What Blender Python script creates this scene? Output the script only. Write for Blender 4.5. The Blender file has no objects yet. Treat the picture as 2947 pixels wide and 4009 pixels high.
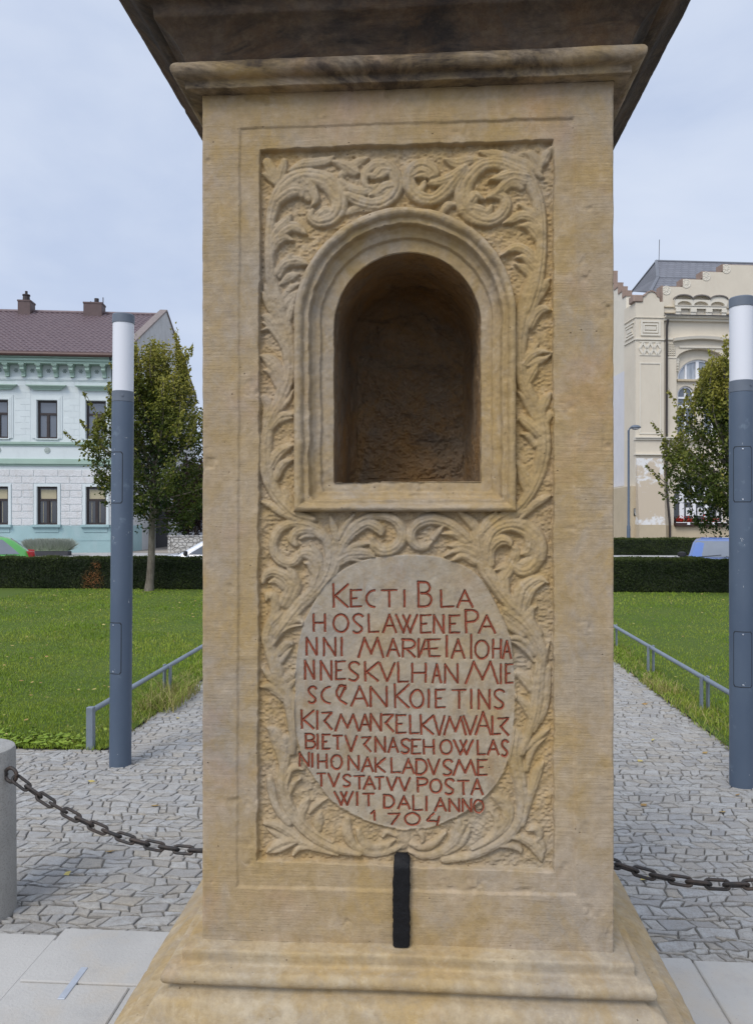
import bpy, math, random
import numpy as np
from mathutils import Vector, Matrix

scene = bpy.context.scene
COL = scene.collection
R = math.radians

# ------------------------------------------------------------------ camera
# all measurements below were taken on the 2947 x 4009 photograph
FOC, CXP, YH = 2990.0, 1473.5, 2023.0
CAM = np.array([0.039, -1.4826, 1.6])
YAW = R(3.617)
cam = bpy.data.cameras.new('camera')
cam.sensor_fit = 'VERTICAL'
cam.sensor_height = 24.0
cam.lens = 24.0 * FOC / 4009.0
cam.shift_y = (YH - 2004.5) / 4009.0
cam.clip_start = 0.05
cam.clip_end = 2000
cam_ob = bpy.data.objects.new('camera', cam)
COL.objects.link(cam_ob)
cam_ob.location = CAM
cam_ob.rotation_euler = (R(90), 0, YAW)
scene.camera = cam_ob

# ------------------------------------------------------------------ world: pale overcast sky with soft clouds
SUN_EL, SUN_AZ = R(49), R(206)        # azimuth clockwise from +Y: behind the camera, to its left
w = bpy.data.worlds.new('World'); scene.world = w; w.use_nodes = True
nt = w.node_tree; nt.nodes.clear()
def wn(t, **k):
    n = nt.nodes.new(t)
    for a, b in k.items(): setattr(n, a, b)
    return n
out = wn('ShaderNodeOutputWorld')
sky = wn('ShaderNodeTexSky', sky_type='NISHITA', sun_disc=False)
sky.sun_elevation = SUN_EL; sky.sun_rotation = SUN_AZ
sky.air_density = 1.0; sky.dust_density = 2.0
bg1 = wn('ShaderNodeBackground'); bg1.inputs['Strength'].default_value = 0.07
nt.links.new(sky.outputs[0], bg1.inputs['Color'])
tc = wn('ShaderNodeTexCoord')
mp = wn('ShaderNodeMapping'); mp.inputs['Scale'].default_value = (1.0, 1.0, 2.6)
mp.inputs['Location'].default_value = (0.35, 0.0, 0.9)
nt.links.new(tc.outputs['Generated'], mp.inputs['Vector'])
no = wn('ShaderNodeTexNoise'); no.inputs['Scale'].default_value = 2.6; no.inputs['Detail'].default_value = 7; no.inputs['Roughness'].default_value = 0.52
no.inputs['Distortion'].default_value = 0.3
nt.links.new(mp.outputs[0], no.inputs['Vector'])
cr = wn('ShaderNodeValToRGB')
cr.color_ramp.elements[0].position = 0.33; cr.color_ramp.elements[0].color = (0.455, 0.53, 0.69, 1)
cr.color_ramp.elements[1].position = 0.70; cr.color_ramp.elements[1].color = (0.585, 0.645, 0.765, 1)
e = cr.color_ramp.elements.new(0.5); e.color = (0.525, 0.593, 0.732, 1)
nt.links.new(no.outputs['Fac'], cr.inputs[0])
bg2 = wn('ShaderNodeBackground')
# the overcast brightens round the veiled sun, behind the camera
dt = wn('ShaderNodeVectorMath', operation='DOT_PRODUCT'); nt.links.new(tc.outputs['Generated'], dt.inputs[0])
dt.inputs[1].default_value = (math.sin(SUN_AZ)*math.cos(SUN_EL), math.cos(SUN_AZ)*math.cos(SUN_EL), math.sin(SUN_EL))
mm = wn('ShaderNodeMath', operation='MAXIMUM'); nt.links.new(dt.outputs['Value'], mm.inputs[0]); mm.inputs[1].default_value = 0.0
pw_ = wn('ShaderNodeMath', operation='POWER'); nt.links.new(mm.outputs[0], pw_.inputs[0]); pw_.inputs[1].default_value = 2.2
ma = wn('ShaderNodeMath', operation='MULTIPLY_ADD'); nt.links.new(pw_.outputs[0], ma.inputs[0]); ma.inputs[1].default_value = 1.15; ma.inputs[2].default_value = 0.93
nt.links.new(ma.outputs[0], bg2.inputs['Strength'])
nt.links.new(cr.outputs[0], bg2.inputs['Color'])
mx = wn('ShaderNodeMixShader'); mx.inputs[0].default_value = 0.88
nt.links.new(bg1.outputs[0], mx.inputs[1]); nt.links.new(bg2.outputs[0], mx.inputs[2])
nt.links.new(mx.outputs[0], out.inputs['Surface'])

sun = bpy.data.lights.new('sun', 'SUN'); sun.energy = 1.4; sun.angle = R(24); sun.color = (1.0, 0.93, 0.82)
sun_ob = bpy.data.objects.new('sun', sun); COL.objects.link(sun_ob)
sd = Vector((math.sin(SUN_AZ) * math.cos(SUN_EL), math.cos(SUN_AZ) * math.cos(SUN_EL), math.sin(SUN_EL)))
sun_ob.rotation_euler = sd.to_track_quat('Z', 'Y').to_euler()
sun_ob.location = sd * 50

scene.view_settings.view_transform = 'Standard'
scene.view_settings.look = 'None'
scene.view_settings.exposure = 0.46
scene.view_settings.gamma = 1.0
scene.render.film_transparent = False

# ------------------------------------------------------------------ measuring helpers
FWD = np.array([-math.sin(YAW), math.cos(YAW), 0.0])
RGT = np.array([math.cos(YAW), math.sin(YAW), 0.0])
UPV = np.array([0, 0, 1.0])
def ray(px, py):
    return FWD + RGT * ((px - CXP) / FOC) + UPV * ((YH - py) / FOC)
def at_plane(px, py, p0, n):
    d = ray(px, py); n = np.asarray(n, float)
    s = np.dot(np.asarray(p0, float) - CAM, n) / np.dot(d, n)
    return CAM + d * s
def face_pt(px, py, Y=0.0):
    p = at_plane(px, py, (0, Y, 0), (0, 1, 0)); return p[0], p[2]
def ground_pt(px, py, z=0.0):
    return at_plane(px, py, (0, 0, z), (0, 0, 1))

# ------------------------------------------------------------------ numpy noise
def _hash(i, j, k, seed):
    h = (i * 374761393 + j * 668265263 + k * 2147483647 + seed * 974634777) & 0xFFFFFFFF
    h = ((h ^ (h >> 13)) * 1274126177) & 0xFFFFFFFF
    h = (h ^ (h >> 16)) & 0xFFFFFF
    return h / float(0xFFFFFF)
def vnoise(x, y, z, scale, seed=0):
    """smooth value noise in -1..1; scale = cells per metre"""
    x = np.asarray(x, float) * scale + 1000.0; y = np.asarray(y, float) * scale + 1000.0; z = np.asarray(z, float) * scale + 1000.0
    x, y, z = np.broadcast_arrays(x, y, z)
    xi = np.floor(x).astype(np.int64); yi = np.floor(y).astype(np.int64); zi = np.floor(z).astype(np.int64)
    fx = x - xi; fy = y - yi; fz = z - zi
    fx = fx * fx * (3 - 2 * fx); fy = fy * fy * (3 - 2 * fy); fz = fz * fz * (3 - 2 * fz)
    r = 0
    for a in (0, 1):
        wa = fx if a else 1 - fx
        for b in (0, 1):
            wb = fy if b else 1 - fy
            for c in (0, 1):
                wc = fz if c else 1 - fz
                r = r + wa * wb * wc * _hash(xi + a, yi + b, zi + c, seed)
    return r * 2 - 1

# ------------------------------------------------------------------ object helpers
def tag(o, label=None, cat=None, group=None, kind=None):
    if label: o['label'] = label
    if cat: o['category'] = cat
    if group: o['group'] = group
    if kind: o['kind'] = kind
    return o
def thing(name, label, cat, loc=(0, 0, 0), rotz=0.0, group=None):
    o = bpy.data.objects.new(name, None); COL.objects.link(o)
    o.location = loc; o.rotation_euler = (0, 0, rotz); o.empty_display_size = 0.2
    return tag(o, label, cat, group)
def link_mesh(name, me, mat=None, parent=None):
    o = bpy.data.objects.new(name, me); COL.objects.link(o)
    if mat is not None: me.materials.append(mat)
    if parent is not None: o.parent = parent
    return o
def np_mesh(name, verts, faces, mat=None, parent=None, smooth=True, attrs=None):
    """verts (n,3); faces (m,k) of equal size"""
    verts = np.asarray(verts, np.float32); faces = np.asarray(faces, np.int32)
    me = bpy.data.meshes.new(name)
    me.vertices.add(len(verts)); me.vertices.foreach_set('co', verts.ravel())
    k = faces.shape[1]
    me.loops.add(faces.size); me.loops.foreach_set('vertex_index', faces.ravel())
    me.polygons.add(len(faces)); me.polygons.foreach_set('loop_start', np.arange(0, faces.size, k, dtype=np.int32))
    me.polygons.foreach_set('use_smooth', np.full(len(faces), smooth, dtype=bool))
    me.update(calc_edges=True)
    if attrs:
        for an, av in attrs.items():
            at = me.attributes.new(an, 'FLOAT', 'POINT'); at.data.foreach_set('value', np.asarray(av, np.float32))
    return link_mesh(name, me, mat, parent)

class MB:
    """collects shapes, then links them as one mesh"""
    def __init__(s): s.v = []; s.f = []; s.fv = []; s.val = 0.5
    def add(s, vs, fs):
        b = len(s.v); s.v += [tuple(map(float, p)) for p in vs]; s.f += [tuple(b + i for i in f) for f in fs]; return s
    def box(s, x0, x1, y0, y1, z0, z1):
        return s.add([(x0,y0,z0),(x1,y0,z0),(x1,y1,z0),(x0,y1,z0),(x0,y0,z1),(x1,y0,z1),(x1,y1,z1),(x0,y1,z1)],
                     [(0,3,2,1),(4,5,6,7),(0,1,5,4),(1,2,6,5),(2,3,7,6),(3,0,4,7)])
    def bbox(s, x0, x1, y0, y1, z0, z1, b=0.01):
        """box with chamfered vertical and top edges"""
        if x1 - x0 < 2.2*b or y1 - y0 < 2.2*b or z1 - z0 < 2.2*b: return s.box(x0,x1,y0,y1,z0,z1)
        rings = []
        for ins, z in ((b, z0), (0, z0+b), (0, z1-b), (b, z1)):
            X0,X1,Y0,Y1 = x0+ins,x1-ins,y0+ins,y1-ins; c = b if ins == 0 else b*0.4
            rings.append([(X0+c,Y0,z),(X1-c,Y0,z),(X1,Y0+c,z),(X1,Y1-c,z),(X1-c,Y1,z),(X0+c,Y1,z),(X0,Y1-c,z),(X0,Y0+c,z)])
        return s.loft(rings, True, True, True)
    def loft(s, rings, closed=True, cap0=False, cap1=False):
        n = len(rings[0]); vs = [p for r in rings for p in r]; fs = []
        for i in range(len(rings)-1):
            for j in range(n if closed else n-1):
                k = (j+1) % n
                fs.append((i*n+j, i*n+k, (i+1)*n+k, (i+1)*n+j))
        if cap0: fs.append(tuple(reversed(range(n))))
        if cap1: fs.append(tuple((len(rings)-1)*n + j for j in range(n)))
        return s.add(vs, fs)
    def lathe(s, prof, c=(0,0,0), n=24, cap0=True, cap1=True):
        rings = [[(c[0]+r*math.cos(2*math.pi*j/n), c[1]+r*math.sin(2*math.pi*j/n), c[2]+z) for j in range(n)] for r, z in prof]
        return s.loft(rings, True, cap0, cap1)
    def tube(s, pts, rad, n=8, cap=True):
        pts = [Vector(p) for p in pts]; m = len(pts)
        rads = rad if isinstance(rad, (list, tuple)) else [rad]*m
        rings = []; ref = None
        for i, p in enumerate(pts):
            t = (pts[min(i+1, m-1)] - pts[max(i-1, 0)]).normalized()
            if ref is None:
                ref = Vector((0,0,1)) if abs(t.z) < 0.9 else Vector((1,0,0))
            a = (ref - t * ref.dot(t)).normalized(); ref = a; b = t.cross(a)
            rings.append([tuple(p + (a*math.cos(2*math.pi*j/n) + b*math.sin(2*math.pi*j/n))*rads[i]) for j in range(n)])
        return s.loft(rings, True, cap, cap)
    def prism(s, poly, y0, y1):
        """poly in (x,z), extruded along y from y0 (front) to y1"""
        n = len(poly)
        vs = [(x, y0, z) for x, z in poly] + [(x, y1, z) for x, z in poly]
        fs = [tuple(range(n)), tuple(reversed(range(n, 2*n)))] + [(i, n+i, n+(i+1)%n, (i+1)%n) for i in range(n)]
        return s.add(vs, fs)
    def build(s, name, mat=None, parent=None, smooth=False, bevel=0.0, fix=True):
        me = bpy.data.meshes.new(name)
        me.from_pydata(s.v, [], s.f); me.update()
        if fix:
            import bmesh
            bm = bmesh.new(); bm.from_mesh(me)
            bmesh.ops.recalc_face_normals(bm, faces=bm.faces); bm.to_mesh(me); bm.free()
        if smooth:
            for p in me.polygons: p.use_smooth = True
            try: me.set_sharp_from_angle(angle=R(38))
            except Exception: pass
        o = link_mesh(name, me, mat, parent)
        return o

# ------------------------------------------------------------------ material helpers
class NT:
    def __init__(s, name):
        s.m = bpy.data.materials.new(name); s.m.use_nodes = True
        s.t = s.m.node_tree; s.t.nodes.clear()
        s.o = s.t.nodes.new('ShaderNodeOutputMaterial'); s.b = s.t.nodes.new('ShaderNodeBsdfPrincipled')
        s.t.links.new(s.b.outputs[0], s.o.inputs['Surface'])
        s.tc = s.t.nodes.new('ShaderNodeTexCoord').outputs['Object']
    def n(s, t, **k):
        nd = s.t.nodes.new(t)
        for a, b in k.items(): setattr(nd, a, b)
        return nd
    def l(s, a, b): s.t.links.new(a, b)
    def mapped(s, scale=(1,1,1), loc=(0,0,0), rot=(0,0,0)):
        m = s.n('ShaderNodeMapping'); s.l(s.tc, m.inputs['Vector'])
        m.inputs['Scale'].default_value = scale; m.inputs['Location'].default_value = loc; m.inputs['Rotation'].default_value = rot
        return m.outputs[0]
    def noise(s, scale, detail=4, rough=0.55, vec=None, dist=0.0):
        nd = s.n('ShaderNodeTexNoise'); s.l(vec if vec is not None else s.tc, nd.inputs['Vector'])
        nd.inputs['Scale'].default_value = scale; nd.inputs['Detail'].default_value = detail; nd.inputs['Roughness'].default_value = rough
        nd.inputs['Distortion'].default_value = dist
        return nd.outputs['Fac']
    def ramp(s, fac, stops):
        nd = s.n('ShaderNodeValToRGB'); s.l(fac, nd.inputs[0]); els = nd.color_ramp.elements
        while len(els) < len(stops): els.new(0.5)
        for e, (p, c) in zip(els, stops):
            e.position = p; e.color = (c, c, c, 1) if isinstance(c, (int, float)) else (c[0], c[1], c[2], 1)
        return nd.outputs[0]
    def mix(s, fac, a, b, mode='MIX'):
        nd = s.n('ShaderNodeMix', data_type='RGBA', blend_type=mode)
        for inp, v in ((0, fac), (6, a), (7, b)):
            if isinstance(v, (int, float)): nd.inputs[inp].default_value = v
            elif isinstance(v, (tuple, list)): nd.inputs[inp].default_value = (v[0], v[1], v[2], 1)
            else: s.l(v, nd.inputs[inp])
        return nd.outputs[2]
    def math(s, op, a, b=0.0):
        nd = s.n('ShaderNodeMath', operation=op)
        for i, v in ((0, a), (1, b)):
            if isinstance(v, (int, float)): nd.inputs[i].default_value = v
            else: s.l(v, nd.inputs[i])
        return nd.outputs[0]
    def attr(s, name):
        nd = s.n('ShaderNodeAttribute'); nd.attribute_name = name; return nd.outputs['Fac']
    def bump(s, h, dist=0.01, strength=1.0, prev=None):
        nd = s.n('ShaderNodeBump'); s.l(h, nd.inputs['Height']); nd.inputs['Distance'].default_value = dist; nd.inputs['Strength'].default_value = strength
        if prev is not None: s.l(prev, nd.inputs['Normal'])
        return nd.outputs[0]
    def done(s, color=None, rough=0.9, normal=None, spec=0.3, metal=0.0):
        if color is not None:
            if isinstance(color, (tuple, list)): s.b.inputs['Base Color'].default_value = (color[0], color[1], color[2], 1)
            else: s.l(color, s.b.inputs['Base Color'])
        if isinstance(rough, (int, float)): s.b.inputs['Roughness'].default_value = rough
        else: s.l(rough, s.b.inputs['Roughness'])
        s.b.inputs['Specular IOR Level'].default_value = spec
        s.b.inputs['Metallic'].default_value = metal
        if normal is not None: s.l(normal, s.b.inputs['Normal'])
        return s.m
def simple(name, col, rough=0.7, var=0.12, scale=6.0, metal=0.0, spec=0.4, bump=0.0, bscale=40.0):
    t = NT(name)
    f = t.noise(scale, 5, 0.6)
    c = t.mix(t.ramp(f, [(0.3, 0.0), (0.7, 1.0)]), tuple(x*(1-var) for x in col), tuple(min(1, x*(1+var)) for x in col))
    nrm = t.bump(t.noise(bscale, 4, 0.6), bump) if bump else None
    return t.done(c, rough, nrm, spec, metal)
# ================================================================== THE STONE PILLAR
def stone_mat(name, base=(0.412, 0.304, 0.166), pale=(0.428, 0.345, 0.25), ochre=(0.42, 0.288, 0.112), grey=(0.32, 0.287, 0.245),
              dirt=0.0, dirt_col=(0.07, 0.057, 0.048), tool=0.0, grain=0.0012, bgattr=False, pink=0.25, stain=False):
    t = NT(name)
    n1 = t.noise(3.2, 6, 0.6, dist=0.6)
    n2 = t.noise(5.5, 6, 0.65, t.mapped(loc=(4.1, 2.2, 7.7)), 0.8)
    n3 = t.noise(7.0, 7, 0.7, t.mapped(loc=(9.1, 5.2, 1.7), scale=(1, 1, 0.6)), 0.5)
    n4 = t.noise(60, 4, 0.7)
    c = t.mix(t.ramp(n1, [(0.38, 0.0), (0.62, 1.0)]), base, pale)
    c = t.mix(t.math('MULTIPLY', t.ramp(n2, [(0.50, 0.0), (0.66, 1.0)]), 0.75), c, ochre)
    c = t.mix(t.math('MULTIPLY', t.ramp(n3, [(0.52, 0.0), (0.68, 1.0)]), 0.6), c, grey)
    n0 = t.noise(1.7, 6, 0.68, t.mapped(loc=(6.3, 0.2, 2.9)), 0.9)
    c = t.mix(t.math('MULTIPLY', t.ramp(n0, [(0.44, 0.0), (0.60, 1.0)]), 0.55), c, grey)
    n6 = t.noise(2.6, 7, 0.7, t.mapped(loc=(0.3, 7.7, 5.9), scale=(1, 1, 0.7)), 0.9)
    c = t.mix(t.math('MULTIPLY', t.ramp(n6, [(0.50, 0.0), (0.62, 1.0)]), 0.6), c, ochre)
    n5 = t.noise(4.0, 5, 0.6, t.mapped(loc=(1.3, 12.0, 3.0)))
    c = t.mix(t.math('MULTIPLY', t.ramp(n5, [(0.56, 0.0), (0.70, 1.0)]), pink), c, (0.46, 0.26, 0.18))
    if bgattr:
        a = t.attr('pit')
        c = t.mix(t.math('MULTIPLY', a, t.ramp(n2, [(0.38, 0.0), (0.6, 0.4)])), c, (0.47, 0.30, 0.115))
    if stain:
        s1 = t.noise(9, 8, 0.72, t.mapped(loc=(2.7, 3.1, 8.8)), 0.8); s2 = t.noise(11, 7, 0.7, t.mapped(loc=(7.7, 1.9, 0.8), scale=(1.5, 1, 0.5)), 0.6); s3 = t.noise(16, 8, 0.75, t.mapped(loc=(0.7, 5.9, 3.8)), 0.4)
        c = t.mix(t.math('MULTIPLY', t.ramp(s1, [(0.42, 0.0), (0.60, 1.0)]), 0.42), c, (0.43, 0.385, 0.31))
        c = t.mix(t.math('MULTIPLY', t.ramp(s2, [(0.55, 0.0), (0.68, 1.0)]), 0.65), c, (0.33, 0.215, 0.115))
        c = t.mix(t.math('MULTIPLY', t.ramp(s3, [(0.56, 0.0), (0.70, 1.0)]), 0.65), c, (0.17, 0.15, 0.135))
    # fine speckle and small dark pores
    c = t.mix(1.0, c, (0.86, 0.85, 0.84), 'MULTIPLY')
    c = t.mix(t.ramp(n4, [(0.35, 0.30), (0.55, 0.0)]), c, (0.20, 0.15, 0.09))
    c = t.mix(t.ramp(n4, [(0.60, 0.0), (0.78, 0.35)]), c, tuple(min(0.6, v*1.28) for v in pale))
    n7 = t.noise(19, 7, 0.74, t.mapped(loc=(2.1, 4.4, 6.6)), 0.5)
    c = t.mix(t.ramp(n7, [(0.34, 0.45), (0.50, 0.0)]), c, tuple(v*0.62 for v in ochre))
    c = t.mix(t.ramp(n7, [(0.54, 0.0), (0.70, 0.45)]), c, tuple(min(0.55, v*1.12) for v in pale))
    vo = t.n('ShaderNodeTexVoronoi'); t.l(t.tc, vo.inputs['Vector']); vo.inputs['Scale'].default_value = 55
    pores = t.ramp(vo.outputs['Distance'], [(0.03, 1.0), (0.10, 0.0)])
    pm = t.math('MULTIPLY', pores, t.ramp(t.noise(13, 3), [(0.52, 0.0), (0.62, 0.7)]))
    c = t.mix(pm, c, (0.13, 0.095, 0.06))
    if dirt > 0:
        d1 = t.noise(6.5, 9, 0.72, t.mapped(scale=(0.8, 0.8, 2.2), loc=(3.3, 1.1, 0.4)), 0.7)
        lo = 0.66 - 0.36 * dirt
        d2 = t.ramp(t.noise(25, 6, 0.7), [(0.3, 0.55), (0.6, 1.0)])
        c = t.mix(t.math('MULTIPLY', t.ramp(d1, [(lo, 0.0), (lo + 0.16, 0.94)]), d2), c, dirt_col)
    h = t.math('ADD', t.math('MULTIPLY', t.noise(90, 5, 0.7), 0.6), t.math('MULTIPLY', t.noise(22, 5, 0.6), 1.0))
    h = t.math('SUBTRACT', h, t.math('MULTIPLY', pm, 1.2))
    nrm = t.bump(h, grain * 2.2, 0.9)
    if tool > 0:
        tn = t.noise(1.0, 4, 0.6, t.mapped(scale=(11, 11, 190)), 0.5)
        nrm = t.bump(t.math('MULTIPLY', tn, t.ramp(t.noise(5, 3), [(0.35, 0.25), (0.6, 1.0)])), tool, 1.0, nrm)
    return t.done(c, 0.93, nrm, 0.18)

M_SHAFT = stone_mat('sandstone_shaft', tool=0.0015, dirt=0.13, dirt_col=(0.20, 0.165, 0.13))
M_RELIEF = stone_mat('sandstone_relief', base=(0.41, 0.304, 0.172), pale=(0.42, 0.347, 0.25), bgattr=True, pink=0.12)
M_FRAME = stone_mat('sandstone_frame', base=(0.40, 0.299, 0.172), pale=(0.42, 0.35, 0.262), pink=0.18)
M_TABLET = stone_mat('sandstone_tablet', base=(0.375, 0.305, 0.205), pale=(0.40, 0.34, 0.255), ochre=(0.45, 0.315, 0.155), grey=(0.31, 0.30, 0.285), pink=0.15, grain=0.0014, stain=True)
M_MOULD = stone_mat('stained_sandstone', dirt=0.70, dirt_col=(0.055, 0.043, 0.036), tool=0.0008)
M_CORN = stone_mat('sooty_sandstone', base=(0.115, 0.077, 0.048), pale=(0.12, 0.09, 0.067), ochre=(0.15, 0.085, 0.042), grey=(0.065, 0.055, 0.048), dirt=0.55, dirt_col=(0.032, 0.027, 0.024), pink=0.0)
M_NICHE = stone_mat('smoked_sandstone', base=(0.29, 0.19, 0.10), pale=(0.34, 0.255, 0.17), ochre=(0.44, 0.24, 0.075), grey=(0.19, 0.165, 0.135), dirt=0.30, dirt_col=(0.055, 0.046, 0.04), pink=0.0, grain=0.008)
M_BASE = stone_mat('sandstone_base', base=(0.435, 0.328, 0.182), pale=(0.475, 0.397, 0.28), ochre=(0.43, 0.298, 0.125), dirt=0.12, dirt_col=(0.24, 0.20, 0.16), tool=0.0006)

HW, ZB, ZT = 0.40, 0.767, 2.431
PX = 1.4826 / FOC                      # metres per photo pixel on the front face
pillar = thing('stone_pillar', 'tall square carved sandstone pillar with arched niche, scroll relief and red inscription', 'monument', (0, 0.4, 0))
PO = Vector((0, 0.4, 0))
def on_pillar(o):                      # meshes are written in world space, the thing's base stands at (0, 0.4, 0)
    o.parent = pillar; o.location = -PO; return o

STEP = 0.0013
us = np.arange(-HW, HW + STEP * 0.5, STEP); us[-1] = HW
vs = np.arange(ZB, ZT + STEP * 0.5, STEP)
U, V = np.meshgrid(us, vs)             # rows = v
NV, NU = U.shape

def spline(pts, closed=False, step=0.001):
    """Catmull-Rom through rows of pts (any columns; first two are position)"""
    P = np.asarray(pts, float)
    if closed: P = np.vstack([P[-1], P, P[0], P[1]])
    else: P = np.vstack([2 * P[0] - P[1], P, 2 * P[-1] - P[-2]])
    o = []
    for i in range(1, len(P) - 2):
        p0, p1, p2, p3 = P[i-1], P[i], P[i+1], P[i+2]
        n = max(2, int(np.hypot(*(p2 - p1)[:2]) / step))
        t = np.linspace(0, 1, n, endpoint=False)[:, None]
        o.append(0.5 * ((2*p1) + (-p0 + p2)*t + (2*p0 - 5*p1 + 4*p2 - p3)*t*t + (-p0 + 3*p1 - 3*p2 + p3)*t**3))
    if not closed: o.append(P[-2][None])
    return np.vstack(o)

def quad_sdf(corners):
    """positive inside a convex quad given as photo pixels TL,TR,BR,BL"""
    c = [np.array(face_pt(*p)) for p in corners]
    d = None
    for i in range(4):
        a, b = c[i], c[(i+1) % 4]; e = (b - a) / np.linalg.norm(b - a)
        s = -((U - a[0]) * (-e[1]) + (V - a[1]) * e[0])
        d = s if d is None else np.minimum(d, s)
    return d

def poly_sdf(poly):
    """positive inside"""
    big = np.full(U.shape, 1e9); inside = np.zeros(U.shape, bool)
    n = len(poly)
    for i in range(n):
        a = poly[i]; b = poly[(i+1) % n]; e = b - a
        t = np.clip(((U - a[0]) * e[0] + (V - a[1]) * e[1]) / (e @ e), 0, 1)
        big = np.minimum(big, (U - a[0] - t*e[0])**2 + (V - a[1] - t*e[1])**2)
        cond = ((a[1] > V) != (b[1] > V)) & (U < (b[0]-a[0]) * (V - a[1]) / (b[1] - a[1] + 1e-12) + a[0])
        inside ^= cond
    d = np.sqrt(big)
    return np.where(inside, d, -d)

def sm(x, a, b):
    t = np.clip((x - a) / (b - a), 0, 1); return t * t * (3 - 2 * t)

wob = 0.0011 * vnoise(U, V, 0, 28, 3) + 0.0008 * vnoise(U, V, 0, 90, 4)
S_OUT = quad_sdf([(940, 503), (2248, 460), (2251, 3504), (928, 3472)]) + wob
S_IN = quad_sdf([(1017, 583), (2167, 542), (2169, 3417), (1006, 3372)]) + wob * 1.3

# ---- background level of the face
H_BAND, H_BG, H_TAB = -0.0045, -0.0172, -0.0118
Hh = np.zeros(U.shape)
# the step of the band is weak in places, worn away
wear = 0.75 + 0.25 * vnoise(U, V, 0, 5, 9)
Hh = Hh + H_BAND * wear * sm(S_OUT, -0.0034, 0.0030)
pitm = sm(S_IN, -0.0016, 0.0016)

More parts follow.
